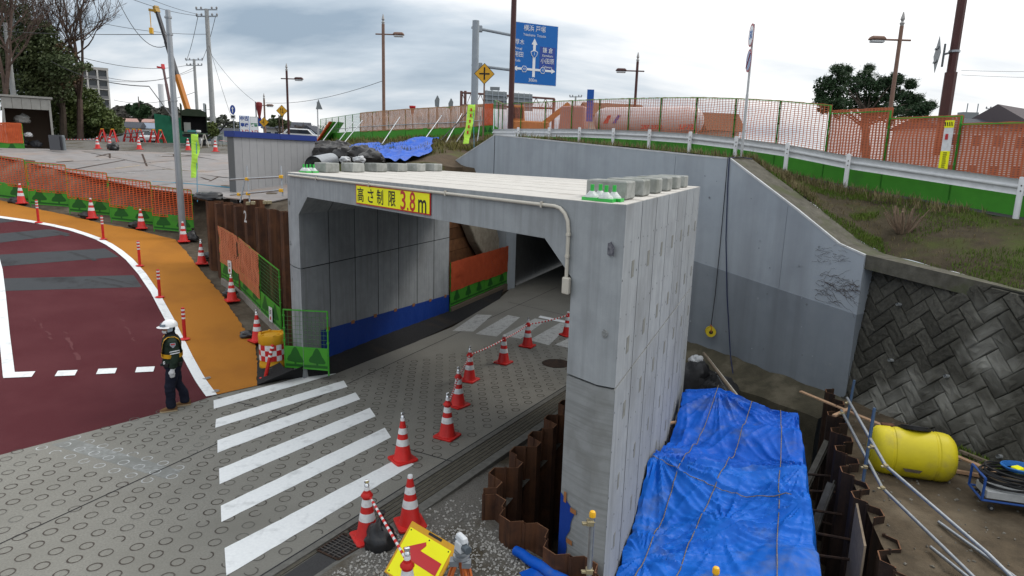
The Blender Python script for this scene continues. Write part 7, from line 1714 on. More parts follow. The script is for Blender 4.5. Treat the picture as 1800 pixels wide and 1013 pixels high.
m = MB(); q = c0_ + ax_ * 1.1 + fn * .84; m.prism([q + ax_ * a + Vector((0, 0, b_)) for a, b_ in ((-.4, -.2), (-.1, .3), (.1, .3), (-.1, -.2))], fn * .02); m.build('emblem', SIGNR, tt_)
m = MB(); m.prism([q + ax_ * a + Vector((0, 0, b_)) for a, b_ in ((.2, -.2), (.5, .3), (.7, .3), (.4, -.2))], fn * .02); m.build('emblem', BSIGN2, tt_)
# excavator behind the netting
EX = atd(930, 222, 44); ex = thing('excavator', 'orange excavator with folded arm behind the orange netting', 'excavator', (EX.x, EX.y, 5.6)); EXO = mat('excavator_orange', (.5, .2, .05), .5)
m = MB(); m.box(EX + Vector((0, 0, -.1)), (2.6, 1.6, .8)); m.build('house', EXO, ex, bevel=.08); m = MB(); m.box(EX + Vector((-.8, -.2, .75)), (1.0, .9, 1.1), None, .85); cbn = m.build('cab', EXO, ex, bevel=.06)
m = MB(); m.box(EX + Vector((-.8, -.68, .8)), (.75, .03, .7)); m.build('cab_window', mat('car_glass', (.02, .025, .03), .1), cbn)
for y in (-.7, .7): m = MB(); m.box(EX + Vector((0, y, -.85)), (3.0, .45, .65)); m.build('track', BLACKR, ex, bevel=.15)
m = MB(); m.bar(EX + Vector((1.0, 0, .2)), EX + Vector((2.6, 0, 1.5)), .3, .35); m.build('boom', EXO, ex); m = MB(); m.bar(EX + Vector((2.5, 0, 1.5)), EX + Vector((3.4, 0, .1)), .22, .28); m.build('arm', EXO, ex); m = MB(); m.prism([EX + Vector(p) for p in ((3.1, -.4, .2), (3.7, -.4, .1), (3.6, -.4, -.6), (3.0, -.4, -.5))], (0, .8, 0)); m.build('bucket', RUST_D, ex)
# truss gantry with the backs of big sign boards
g0_ = atd(893, 185, 62); gt_ = thing('sign_gantry', 'brown truss gantry carrying dark backs of large sign boards', 'sign gantry', (g0_.x, g0_.y, 5)); BRG = mat('gantry_brown', (.14, .07, .06), .6)
for px in (811, 818, 974):
    a = atd(px, 158 + (2 if px < 900 else 16), 62); m = MB(); m.tube([(a.x, a.y, 4.8), a], .13, 8); m.build('leg', BRG, gt_)
for y0, y1 in ((163, 174), (185, 191)):
    m = MB(); m.tube([atd(812, y0, 62), atd(975, y1, 62)], .1, 7); m.build('chord', BRG, gt_)
for i in range(10):
    x = 812 + i * 16.3; a, b = atd(x, 163 + (x - 812) * .07, 62), atd(x + 8, 185 + (x - 812) * .04, 62); c2 = atd(x + 16.3, 163 + (x - 796) * .07, 62); m = MB(); m.tube([a, b, c2], .04, 5); m.build('web_bar', BRG, gt_)
for x0, x1, ya, yb in ((851, 891, 159, 190), (897, 936, 163, 193)):
    a, b, c2, d2 = atd(x0, ya, 61.4), atd(x1, ya + 3, 61.4), atd(x1, yb + 3, 61.4), atd(x0, yb, 61.4); m = MB(); m.prism([a, b, c2, d2], Vector((0, .1, 0))); bd = m.build('sign_board', SBACK, gt_)
    for k in range(1, 4):
        m = MB(); m.bar(a.lerp(d2, k / 4) - fwd * .08, b.lerp(c2, k / 4) - fwd * .08, .08, .1); m.build('rib', STEELG, bd)
    for k in range(0, 4):
        m = MB(); m.bar(a.lerp(b, (k + .5) / 4) - fwd * .16, d2.lerp(c2, (k + .5) / 4) - fwd * .16, .1, .06); m.build('rib', STEELG, bd)
m = MB(); a = atd(870, 156, 61.4); m.box(a, (.9 * 1.0, .1, .3)); m.build('small_board', SBACK, gt_); m = MB(); m.bar(a - rgt * .3, a - rgt * .3 - Vector((0, 0, .5)), .06); m.bar(a + rgt * .3, a + rgt * .3 - Vector((0, 0, .5)), .06); m.build('board_stand', SBACK, gt_)

# ------------------------------------------------------------------ buildings
GLS = mat('window_glass', (.03, .04, .05), .15)
def house(px, py_eave, w_, d_, h_, dist, lab, wall, roofm, rz=0, rh=1.2, nwin=3, zb=4.6, grp='houses beyond the upper road'):
    c_ = atd(px, py_eave, dist); o = thing('house', lab, 'house', (c_.x, c_.y, zb), rz, grp); H = c_.z - zb
    m = MB(); m.box((0, 0, H / 2), (w_, d_, H)); m.build('wall', wall, o, local=True)
    e = .35; m = MB(); m.prism([(-w_ / 2 - e, -d_ / 2 - e, H - .1), (-w_ / 2 - e, d_ / 2 + e, H - .1), (-w_ / 2 - e, 0, H + rh)], (w_ + 2 * e, 0, 0)); m.build('roof', roofm, o, local=True)
    for s_ in range(2):
        for i in range(nwin):
            x = -w_ / 2 + w_ * (i + .5) / nwin; z = H - 1.1 - s_ * 2.6
            if z < .5: continue
            m = MB(); m.box((x, -d_ / 2 - .02, z), (1.1, .06, 1.1)); f_ = m.build('window', WHITE, o, local=True); m = MB(); m.box((x, -d_ / 2 - .055, z), (.95, .03, .95)); m.build('pane', GLS, f_, local=True)
    return o
WWH = mat('wall_white', (.55, .54, .52), .8, (.48, .47, .45), 2); WTN = mat('wall_tan', (.42, .38, .32), .8); RDK = mat('roof_dark', (.06, .065, .08), .7, (.045, .05, .06), 6); RBR = mat('roof_brown', (.16, .09, .06), .8)
house(1075, 206, 5, 5, 5, 60, 'brown roofed house behind the tank truck', WTN, RBR, .2); house(1262, 229, 2.2, 2.4, 4, 48, 'small brown roofed house right of the tank truck', WTN, RBR, .1)
house(1690, 228, 9, 6, 4, 60, 'dark roofed house below the roof antennas at right', WWH, RDK, .15, 1.0, 4); house(1785, 228, 9, 6, 4, 62, 'dark gabled house at the right edge', WTN, mat('roof_violet', (.10, .085, .09), .8), .6, 2.0)
o = house(237, 215, 10, 8, 4, 150, 'long white two storey house below the wooded hill', WWH, mat('roof_pink', (.36, .22, .19), .8), .05, .8, 4, grp='houses in the far town')
for i, (px, lab) in enumerate(((482, 'leftmost white terraced house below the bare trees'), (508, 'middle white terraced house below the bare trees'), (527, 'rightmost white terraced house below the bare trees'))):
    house(px, 226, 3.0, 5, 4, 110, lab, WWH, RDK, .25, 1.0, 2, grp='houses in the far town')
house(548, 236, 2.5, 3, 3, 95, 'small grey gabled house beside the triangular sign', mat('wall_grey', (.3, .3, .3), .8), RDK, 1.4, 1.2, 1, grp='houses in the far town')
house(200, 240, 10, 6, 2.5, 130, 'low blue roofed building below the wooded hill', WTN, mat('roof_bluegrey', (.2, .24, .3), .7), .0, .8, 5, grp='houses in the far town')
house(212, 224, 7, 6, 3, 120, 'small tan house left of the white two storey house', WTN, RDK, .3, 1.0, 2, grp='houses in the far town')
house(268, 226, 6, 5, 3, 125, 'small white house right of the pink roofed house', WWH, mat('roof_bluegrey', (.2, .24, .3), .7), .5, 1.0, 2, grp='houses in the far town')
house(392, 234, 6, 5, 3, 120, 'low pale house right of the tall utility pole', WWH, RDK, .2, .9, 3, grp='houses in the far town')
# apartment block
c_ = atd(172, 250, 190); o = thing('apartment_block', 'tall grey apartment block with rows of balconies behind the trees', 'apartment building', (c_.x, c_.y, 4.6), R(38)); AW = mat('apartment_wall', (.40, .39, .37), .8, (.33, .32, .3), .3)
fl = 8; fh = 2.72; m = MB(); m.box((-1, 6, fl * fh / 2), (10, 8, fl * fh)); m.build('wall', AW, o, local=True)
for f in range(fl):
    for k in range(4):
        x = -4.75 + k * 2.5; m = MB(); m.box((x, 1.9, f * fh + 1.75), (1.8, .3, 1.6)); w_ = m.build('window', GLS, o, local=True); m = MB(); m.box((x + .1, .75, f * fh + .62), (1.9, .12, .8)); m.build('balcony', mat('balcony_grey', (.16, .16, .165), .7), o, local=True)
        m = MB(); m.box((x, 1.35, f * fh + .12), (2.4, 1.3, .24)); m.build('balcony_floor', mat('apartment_pale', (.5, .49, .47), .8), o, local=True)
    for k in range(5):
        m = MB(); m.box((-6.0 + k * 2.5, 1.4, f * fh + 1.36), (.4, 1.2, fh - .01)); m.build('fin', mat('apartment_pale', (.5, .49, .47), .8), o, local=True)
m = MB(); m.box((-1, 5.6, fl * fh + .35), (10.6, 9.4, .7)); m.build('parapet', AW, o, local=True)
# chimney-like slim white tower
c_ = atd(288, 230, 400); tag(MB().tube([(c_.x, c_.y, 4), (c_.x, c_.y, atd(288, 150, 400).z)], 1.5, 12).build('white_tower', mat('tower_white', (.62, .64, .66), .7)), 'slim pale tower far behind the steel pole', 'tower')
# water-tank roof kit at right
c_ = atd(1702, 198, 75); o = thing('roof_antennas', 'roof water tank with two slim antennas at right', 'antenna', c_); m = MB(); m.box(c_ - Vector((0, 0, .6)), (1.8, 1, 1.2)); m.build('tank', SBACK, o)
for dx in (-.2, 1.0): m = MB(); m.tube([c_ + Vector((dx, 0, -1)), c_ + Vector((dx, 0, 1.0))], .06, 6); m.build('mast', STEELG, o)

# open shed at the left edge
b = atd(3, 262, 34); shd = thing('open_shed', 'grey open fronted shed full of tools at the left edge', 'shed', (b.x, b.y, 4.55), R(37)); SX = lambda a, y, z: Vector((a, y, z)); SXW = lambda a, y, z: Vector((b.x, b.y, 4.55)) + Matrix.Rotation(R(37), 3, 'Z') @ Vector((a, y, z)); SHG = mat('shed_grey', (.30, .30, .28), .7, (.25, .25, .235), 3)
for x in (.25, 2.25): m = MB(); m.box(SX(x, 0, 1.3), (.1, .1, 2.9)); m.build('corner_post', SHG, shd, local=True)
for k in range(5):
    m = MB(); m.box(SX(.25 + .2 + k * .4, 0, 2.5), (.385, .06, .55)); m.build('fascia_panel', SHG, shd, local=True)
m = MB(); m.box(SX(1.25, 1.1, 2.85), (2.3, 2.4, .1)); m.build('roof', SHG, shd, local=True); m = MB(); m.box(SX(2.25, 1.1, 1.4), (.06, 2.2, 2.7)); m.box(SX(.25, 1.1, 1.4), (.06, 2.2, 2.7)); m.box(SX(1.25, 2.2, 1.4), (2.0, .06, 2.7)); m.build('wall', mat('shed_inner', (.12, .09, .07), .8), shd, local=True); m = MB(); m.box(SX(1.25, 0, .05), (2.0, .12, .1)); m.build('sill', SHG, shd, local=True)
for i, (x, z, s_, mt, lab) in enumerate(((.9, .5, .5, BLACKP, 'dark sack low inside the open shed'), (1.5, .4, .45, DKS, 'dark toolbox inside the open shed'), (1.0, 1.7, .6, mat('shed_sheet', (.25, .25, .24), .8), 'grey crumpled sheet high inside the open shed'), (1.2, .9, .3, WHITE, 'small white container inside the open shed'))):
    bag(SXW(x, .7, z - s_ * .3), s_ * 1.3, s_, s_, lab, tie=False, matl=mt, name='stored_bundle', cat='bundle')
sfl = thing('safety_fence', 'single green and orange fence panel in front of the open shed', 'fence', atd(20, 262, 31)); a, b_ = atd(-40, 263, 31.5), atd(43, 265, 31.5); a.z = b_.z = 4.5 - .2
panel(sfl, a, b_, 1.62, .2, .72, NET, seed=95, nz0=.72, cell=(.08, .05), ribs=(.05, .036), amp=.05)
for i in range(3):
    q = surf(88 + i * 5, 264, f=plateau, off=.1); m = MB(); m.prism([q, q + Vector((.5, 0, 0)), q + Vector((.2, .4, .7)), q + Vector((-.3, .4, .7))], (.03, -.03, 0)); tag(m.build('sign_board_stack', DKS if i < 2 else SBACK), ('first', 'second', 'third')[i] + ' dark board leaning in the stack right of the shed', 'board', 'boards leaning by the shed')
place(pr0, surf(97, 258, f=plateau, off=.1), .3, 'red cone in the stack right of the shed', CG3)
m = MB(); m.box(atd(150, 246, 62), (22, .2, 2.2)); gw_ = tag(m.build('garden_wall', mat('garden_wall', (.42, .42, .42), .8, (.3, .3, .3), 1)), 'pale garden wall under the shrubs along the far street', 'wall')
m = MB(); q = atd(296, 232, 60); m.prism([q - Vector((1.2, 0, 1.4)), q + Vector((1.6, 1, -1.4)), q + Vector((1.6, 1, 1.2)), q + Vector((-1.2, 0, 1.6))], Vector((0, .06, 0))); tag(m.build('green_screen', mat('screen_green', (.03, .17, .10), .8, (.02, .12, .07), 2)), 'dark green mesh screen left of the steel pole', 'screen')

# ------------------------------------------------------------------ trees and shrubs
def leaves(m, c, rx, ry, rz_, n, s0, s1, shell=.35):
    for _ in range(n):
        while True:
            p = Vector((random.uniform(-1, 1), random.uniform(-1, 1), random.uniform(-1, 1)))
            if shell < p.length < 1: break
        q = c + Vector((p.x * rx, p.y * ry, p.z * rz_)); s = random.uniform(s0, s1); a = Vector((random.gauss(0, 1), random.gauss(0, 1), random.gauss(0, 1))).normalized(); b_ = a.orthogonal().normalized() * s; d = a.cross(b_).normalized() * s * .6
        m.add([q - b_, q + d, q + b_, q - d], [(0, 1, 2, 3)])
def branch(m, p, d, L_, r_, depth, n=5, spread=.55, up=.15, minr=.004):
    P = [p]; q = p.copy(); dd = d.copy()
    for i in range(4): dd = (dd + Vector((random.gauss(0, .13), random.gauss(0, .13), random.gauss(0, .08) + up * .3))).normalized(); q = q + dd * (L_ / 4); P.append(q.copy())
    m.tube(P, [max(minr, r_ * (1 - .13 * i)) for i in range(5)], 5 if depth > 2 else 3, False)
    if depth == 0: return
    for k in range(n if depth > 1 else n - 1):
        i = random.choice((2, 3, 3, 4, 4)); nd = (dd + Vector((random.gauss(0, spread), random.gauss(0, spread), random.gauss(up, spread * .7)))).normalized(); branch(m, P[i], nd, L_ * random.uniform(.5, .75), max(minr, r_ * .5), depth - 1, n, spread, up, minr)
BARK = mat('bark', (.09, .07, .055), .9, (.055, .044, .036), 6, bump=.6); BARKR = mat('bark_reddish', (.12, .085, .07), .9, (.07, .05, .042), 5)
EVG = mat('evergreen_leaf', (.04, .062, .022), .6, (.07, .085, .03), .5); EVG2 = mat('yellowgreen_leaf', (.10, .125, .03), .6, (.05, .08, .022), .6); PINE = mat('pine_leaf', (.018, .04, .018), .7, (.03, .055, .022), .7); BRN = mat('brown_leaf', (.10, .065, .035), .8, (.07, .05, .03), .6)
def leafy(lab, px, py, dist, blobs, matl, trunk=True, nleaf=900, s=(.09, .2), name='evergreen_tree', cat='tree', grp='trees at the left', zb=4.5):
    c_ = atd(px, py, dist); o = thing(name, lab, cat, (c_.x, c_.y, zb), group=grp); m = MB(); 
    for (x, y, r_, k) in blobs:
        q = atd(x, y, dist + random.uniform(-1.5, 1.5)); rr = r_ * dist / FPX
        leaves(m, q, rr * 1.15, rr, rr * .85, int(nleaf * k), *s, .2)
        for _ in range(7): leaves(m, q + Vector((random.gauss(0, rr * .6), random.gauss(0, rr * .5), random.gauss(0, rr * .5))), rr * .4, rr * .4, rr * .3, int(nleaf * k * .09), *s, .1)
    m.build('crown', matl, o)
    if trunk:
        m = MB(); top_ = atd(px, py - 20, dist); m.tube([(c_.x, c_.y, zb - .3), (c_.x + .2, c_.y, (zb + top_.z) / 2), top_], [.28, .2, .08], 8)
        for (x, y, r_, k) in blobs[:5]: m.tube([Vector((c_.x + .2, c_.y, (zb + top_.z) / 2)), atd(x, y, dist)], [.1, .03], 5)
        m.build('trunk', BARK, o)
random.seed(12)
leafy('dense dark evergreen tree above the open shed', 45, 130, 45, ((15, 70, 40, 1), (50, 95, 42, 1), (85, 95, 36, 1), (105, 118, 30, .8), (40, 130, 46, 1.1), (0, 110, 40, .8), (80, 150, 40, 1), (15, 25, 30, .4), (70, 60, 26, .4), (30, 165, 40, .8)), EVG, nleaf=1500, s=(.07, .15))
leafy('yellowish green bushy tree right of the open shed', 125, 185, 50, ((90, 165, 34, 1), (115, 170, 34, 1), (145, 178, 30, 1), (95, 205, 36, 1.1), (130, 208, 32, 1), (160, 205, 26, .9), (180, 212, 22, .8), (120, 150, 24, .6), (200, 222, 14, .5)), EVG2, nleaf=1500, s=(.07, .15))
leafy('brown leaved tree between the evergreen and the bare tree', 100, 140, 47, ((85, 120, 30, .8), (108, 138, 26, .8), (70, 150, 26, .6), (122, 125, 18, .4), (25, 45, 38, .45), (70, 68, 34, .5), (8, 85, 36, .5), (50, 15, 30, .3), (95, 90, 24, .4)), BRN, nleaf=700, s=(.06, .13))
leafy('low shrub hedge hanging over the garden wall', 165, 225, 54, ((130, 228, 20, .8), (150, 225, 22, .9), (170, 222, 20, .9), (188, 218, 22, .9), (203, 226, 15, .7), (112, 232, 18, .6), (172, 200, 20, .7), (150, 205, 22, .8)), EVG2, False, 1000, (.07, .15), name='hedge_shrub', cat='shrub')
o_ = None
for (px, yb, yt, dist, ln, lab, bm) in ((140, 175, 0, 48, 7.5, 'tall bare forked tree right of the evergreens', BARKR), (60, 160, 40, 47, 6.0, 'bare tree branching above the dark evergreen', BARK), (10, 170, 30, 42, 6.5, 'bare slanting tree at the left edge', BARKR)):
    c_ = atd(px, 250, dist); o = thing('bare_tree', lab, 'tree', (c_.x, c_.y, 4.5), group='bare trees at the left'); m = MB(); random.seed(int(px))
    p1_ = atd(px, yb, dist); m.tube([(c_.x, c_.y, 4.2), p1_], [.24, .19], 8); m.build('trunk', bm, o); m = MB()
    for k in range(4): branch(m, p1_, Vector((random.uniform(-.35, .35), random.uniform(-.3, .3), 1)).normalized(), ln * random.uniform(.5, .7), .13, 4, 4, .5, .2, .010)
    m.build('crown', bm, o)
# pine behind the right fence
random.seed(3); c_ = atd(1530, 260, 42); o = thing('pine_tree', 'wide dark pine rising behind the orange fence at right', 'tree', (c_.x, c_.y, 4.6), group='trees at the right'); m = MB(); tk_ = MB(); base = Vector((c_.x, c_.y, 4.4)); crown = atd(1520, 190, 42)
tk_.tube([base, crown], [.3, .2], 8)
for (x, y, r_) in ((1450, 150, 19), (1475, 140, 20), (1470, 168, 20), (1500, 150, 20), (1520, 140, 17), (1535, 155, 19), (1555, 148, 17), (1575, 140, 13), (1570, 165, 19), (1590, 172, 18), (1610, 178, 15), (1625, 190, 12), (1545, 178, 21), (1510, 180, 20), (1480, 186, 18), (1445, 172, 13), (1590, 195, 20), (1600, 150, 9), (1450, 188, 15), (1530, 195, 20), (1565, 198, 22), (1615, 198, 18), (1637, 186, 7), (1490, 125, 7), (1527, 122, 7), (1473, 122, 6)):
    q = atd(x, y, 42 + random.uniform(-2, 2)); rr = r_ * 42 / FPX; tk_.tube([crown.lerp(base, random.uniform(.0, .3)), crown.lerp(q, .6) - Vector((0, 0, .2)), q], [.07, .04, .015], 4, False)
    leaves(m, q, rr * .95, rr, rr * .8, 330, .07, .13, .1)
    for _ in range(15):
        cc = q + Vector((random.gauss(0, rr * .45), random.gauss(0, rr * .4), random.gauss(0, rr * .42)))
        for _ in range(44):
            d = Vector((random.gauss(0, 1), random.gauss(0, 1), random.gauss(.6, 1))).normalized(); L_ = random.uniform(.13, .26); s = d.orthogonal().normalized() * .034; p_ = cc + Vector((random.gauss(0, .1), random.gauss(0, .1), random.gauss(0, .08))); m.add([p_ - s, p_ + s, p_ + d * L_], [(0, 1, 2)])
m.build('crown', PINE, o); tk_.build('trunk', BARK, o)
random.seed(8)
leafy('layered pine beside the white house on the far hill', 243, 190, 140, ((232, 193, 8, .5), (245, 188, 9, .5), (255, 193, 8, .5), (240, 200, 7, .4), (252, 201, 7, .4)), PINE, True, 320, (.3, .6), 'pine_tree', grp='far trees')
# far wooded hills and bare groves
hm = MB(); m = MB()
for (x0, x1, yt, dist, name_, lab, mt, n_) in ((165, 325, 188, 260, 'wooded_hill', 'far wooded hill behind the white house', mat('far_wood', (.10, .095, .085), .9, (.07, .075, .055), .05), 3400), (330, 425, 208, 260, 'wooded_hill', 'far wooded hill between the utility poles and hut', mat('far_wood2', (.085, .09, .075), .9, (.06, .07, .05), .05), 900), (415, 470, 236, 200, 'hedge_row', 'low far hedge row behind the shop boards', mat('far_wood3', (.11, .1, .07), .9, (.07, .07, .045), .05), 500)):
    m = MB()
    for _ in range(n_):
        x = random.uniform(x0, x1); k_ = math.sin((x - x0) / (x1 - x0) * math.pi) ** .5; y = yt + 14 * (1 - k_) + 10 * noise.noise((x * .06, 0, 0)) + random.random() ** 1.5 * 50; q = atd(x, y, dist + random.uniform(-15, 15)); s = random.uniform(.5, 1.3); a = Vector((random.gauss(0, 1), random.gauss(0, 1), random.gauss(0, 1))).normalized(); b_ = a.orthogonal().normalized() * s; d = a.cross(b_).normalized() * s * .7; m.add([q - b_, q + d, q + b_, q - d], [(0, 1, 2, 3)])
    ob = m.build(name_, mt); stuff(ob)
for px, w_, lab in ((527, 22, 'leafless round tree behind the terraced houses, left one'), (563, 18, 'leafless round tree beside the triangular sign'), (545, 14, 'leafless round tree behind the terraced houses, right one')):
    c_ = atd(px, 245, 100); o = thing('bare_tree', lab, 'tree', (c_.x, c_.y, 4.6), group='far bare trees'); m = MB(); random.seed(px)
    m.tube([(c_.x, c_.y, 4.4), (c_.x, c_.y, 6.2)], .15, 6); m.build('trunk', BARK, o); m = MB()
    for k in range(6): branch(m, Vector((c_.x, c_.y, 6.0)), Vector((random.gauss(0, .5), random.gauss(0, .5), .8)).normalized(), 1.7, .06, 3, 4, .6, .1, .02)
    m.build('crown', BARK, o)
leafy('dark low evergreen below the terraced houses', 490, 222, 105, ((478, 216, 8, .5), (492, 214, 8, .5), (503, 217, 7, .4)), EVG, True, 300, (.2, .4), 'evergreen_tree', grp='far trees')
leafy('green bush beside the canvas truck', 371, 225, 47, ((371, 222, 9, .6), (374, 232, 10, .7)), EVG2, False, 500, (.06, .12), 'bush', 'shrub', 'far shrubs')
# chain-link screens of the far car park
c_ = atd(400, 225, 60); o = thing('chain_fence', 'pale chain link fence with slanting strut right of the tall utility pole', 'fence', (c_.x, c_.y, 4.7)); NETG = mat('link_grey', (.22, .27, .26), .7)
for k in range(9): m = MB(); q = atd(376 + k * 7, 240, 60); m.tube([(q.x, q.y, 4.6), (q.x, q.y, 6.6)], .03, 5); m.build('post', NETG, o)
m = MB()
for k in range(40): q = atd(376 + k * 1.4, 240, 60.1); m.bar((q.x, q.y, 4.6), (q.x, q.y, 6.6), .018)
for k in range(14): a, b_ = atd(376, 240, 60.1), atd(432, 240, 60.1); m.bar((a.x, a.y, 4.7 + k * .14), (b_.x, b_.y, 4.7 + k * .14), .018)
stuff(m.build('wire_netting', NETG, o)); m = MB(); m.tube([atd(380, 238, 55), atd(398, 218, 55), atd(414, 214, 55)], .06, 6); m.build('strut', BLACKR, o)
random.seed(4)
pt_ = []
for _ in range(300): q = atd(random.uniform(362, 412), 248, random.uniform(43, 48)); q.z = 4.72; pt_.append(q)
stuff(grass('g', pt_, 5, .3, .7, LEAFD, .03, .6).build('dry_reeds', LEAFD))
# small red notice beacons far right of the fence top
o = thing('red_beacon', 'small red beacon head showing over the tan netting', 'beacon', atd(725, 200, 45)); a = atd(725, 189, 45); m = MB(); m.lathe([(.05, -.5), (.08, -.25), (.22, .0), (.22, .1)], 10, a); m.build('head', SIGNR, o); m = MB(); m.tube([a - Vector((0, 0, 1.5)), a - Vector((0, 0, .4))], .04, 6); m.build('post', RBROWN, o)
for px, py, lab in ((769, 180, 'grey pointed sign post over the tan netting, left one'), (793, 185, 'rounded mirror back over the tan netting, right one')):
    a = atd(px, py, 44); o = thing('sign_post_top', lab, 'sign', a - Vector((0, 0, 2))); m = MB(); m.tube([a - Vector((0, 0, 2)), a + Vector((0, 0, .4))], .06, 7); m.build('post', SBACK, o); m = MB(); m.prism([a + Vector((-.15, -.1, -.3)), a + Vector((.12, -.1, -.3)), a + Vector((.15, -.1, .2)), a + Vector((0, -.1, .45)), a + Vector((-.18, -.1, .1))], (0, .04, 0)); m.build('plate', SBACK, o)
# ------------------------------------------------------------------ traffic guard
fp = (at(296, 721, 0) + at(323, 715, 0)) / 2
FW = Vector((-.87, -.49, 0)).normalized(); LF = Vector((-FW.y, FW.x, 0)); LF = LF if LF.dot(CAM - fp) > 0 else -LF
gd_ = thing('person', 'standing traffic guard in white helmet, dark green jacket and yellow reflective vest', 'person', (fp.x, fp.y, .004))
gd_.matrix_world = Matrix(((FW.x * 1.1, LF.x * 1.1, 0, fp.x), (FW.y * 1.1, LF.y * 1.1, 0, fp.y), (0, 0, 1.02, .004), (0, 0, 0, 1)))
def loft(m, rings, n=20, caps=True):
    vs = []
    for c, rx, ry in rings:
        c = Vector(c); vs += [c + Vector((rx * math.cos(2 * math.pi * j / n), ry * math.sin(2 * math.pi * j / n), 0)) for j in range(n)]
    k = len(rings); m.add(vs, [(i * n + j, i * n + (j + 1) % n, (i + 1) * n + (j + 1) % n, (i + 1) * n + j) for i in range(k - 1) for j in range(n)] + ([tuple(range(n))[::-1], tuple((k - 1) * n + j for j in range(n))] if caps else []))
TOR = [(.80, .13, .175), (.86, .15, .19), (.92, .158, .198), (1.0, .152, .19), (1.10, .155, .192), (1.22, .162, .2), (1.33, .152, .212), (1.40, .13, .2), (1.45, .095, .15), (1.48, .07, .09)]
def tor(z):
    for (a, b, c), (d, e, f) in zip(TOR, TOR[1:]):
        if z <= d: t = (z - a) / (d - a); return b + (e - b) * t, c + (f - c) * t
    return TOR[-1][1:]
bm_ = MB()
loft(bm_, [((0, 0, z), a, b) for z, a, b in TOR])
loft(bm_, [((0, 0, 1.44), .06, .062), ((.01, 0, 1.5), .058, .06), ((.02, 0, 1.56), .06, .06)])
loft(bm_, [((.02, 0, 1.585 + .125 * math.sin(R(a))), .098 * math.cos(R(a)) + .002, .08 * math.cos(R(a)) + .002) for a in (-88, -60, -35, -10, 15, 40, 65, 88)])
bm_.tube([(.105, 0, 1.60), (.128, 0, 1.572), (.112, 0, 1.56)], [.012, .017, .013], 8)
for s_, (kx, axx) in ((1, (.075, .075)), (-1, (-.045, -.15))):
    loft(bm_, [((axx, s_ * .105, .06), .075, .066), ((axx, s_ * .105, .12), .082, .07), ((axx * .9 + kx * .1, s_ * .105, .28), .08, .074), ((kx, s_ * .10, .47), .088, .082), ((kx * .5, s_ * .098, .66), .105, .095), ((0, s_ * .092, .82), .122, .10), ((0, s_ * .085, .92), .12, .1)], 16)
    sh, el, wr = Vector((-.01, s_ * .185, 1.39)), Vector((-.045, s_ * .262, 1.12)), Vector((.015 if s_ > 0 else .05, s_ * .262, .88))
    bm_.tube([sh + Vector((0, -s_ * .05, .015)), sh + Vector((0, s_ * .025, -.02)), sh.lerp(el, .5), el, el.lerp(wr, .5), wr.lerp(el, .12), wr], [.066, .078, .072, .066, .062, .058, .044], 14)
    pm = wr + Vector((.006, 0, -.075)); bm_.tube([wr, wr + Vector((.004, 0, -.035)), pm, pm + Vector((.004, -s_ * .004, -.03))], [.032, .036, .04, .036], 10)
    for k, (fx, ln) in enumerate(((.034, .062), (.012, .074), (-.011, .068), (-.032, .052))):
        p0 = pm + Vector((fx, 0, -.02)); bm_.tube([p0, p0 + Vector((.004, -s_ * .008, -.02 - ln * .45)), p0 + Vector((.002, -s_ * .028, -.02 - ln))], [.0135, .0125, .0105], 7)
    bm_.tube([pm + Vector((.03, 0, .03)), pm + Vector((.054, -s_ * .012, .0)), pm + Vector((.056, -s_ * .022, -.034))], [.016, .014, .011], 7)
me = bm_.mesh('body_src', [INK]); tmp = bpy.data.objects.new('tmp_body', me); col.objects.link(tmp)
rm = tmp.modifiers.new('r', 'REMESH'); rm.mode = 'VOXEL'; rm.voxel_size = .011
sm = tmp.modifiers.new('s', 'SMOOTH'); sm.factor = .5; sm.iterations = 3
dg = bpy.context.evaluated_depsgraph_get(); dg.update(); bme = bpy.data.meshes.new_from_object(tmp.evaluated_get(dg)); bpy.data.objects.remove(tmp); bpy.data.meshes.remove(me)
# folds in the cloth
nrms = [v.normal.copy() for v in bme.vertices]
for v, nv in zip(bme.vertices, nrms):
    c = v.co
    if c.z < .9: k = .010 * noise.noise((c.x * 7, c.y * 7, c.z * 9)) + .006 * noise.noise((c.x * 3, c.y * 3, c.z * 26))
    elif c.z < 1.46: k = .012 * noise.noise((c.x * 8, c.y * 8, c.z * 11)) + .005 * noise.noise((c.x * 20, c.y * 20, c.z * 24))
    else: k = 0
    if abs(c.y) > .2 and c.z < .87: k = 0
    v.co = c + nv * k
NAVYT = mat('navy_trousers', (.010, .012, .022), .9, (.016, .018, .03), 9); JGR = mat('jacket_green', (.014, .024, .017), .8, (.024, .036, .026), 8, bump=.3, bscale=30); GLV = mat('glove_white', (.55, .56, .58), .8); SKIN = mat('skin', (.34, .18, .115), .55); GAIT = mat('gaiter_black', (.012, .013, .016), .9)
for mt in (NAVYT, JGR, GLV, SKIN, GAIT): bme.materials.append(mt)
while len(bme.materials) > 5: bme.materials.pop(index=0)
for p in bme.polygons:
    c = p.center; p.use_smooth = True
    if c.z > 1.505: i = 3 if (c.x > .03 and c.z > 1.53) else 4
    elif c.z > 1.43 and abs(c.y) < .1 and abs(c.x) < .12: i = 4
    elif abs(c.y) > .2 and c.z < .885: i = 2
    elif c.z > .87 or abs(c.y) > .215: i = 1
    else: i = 0
    p.material_index = i
bo = bpy.data.objects.new('body', bme); col.objects.link(bo); bo.parent = gd_
def child(m, nm, mt, par=None, **k): return m.build(nm, mt, par or gd_, local=True, **k)
HW = mat('helmet_white', (.78, .79, .8), .25)
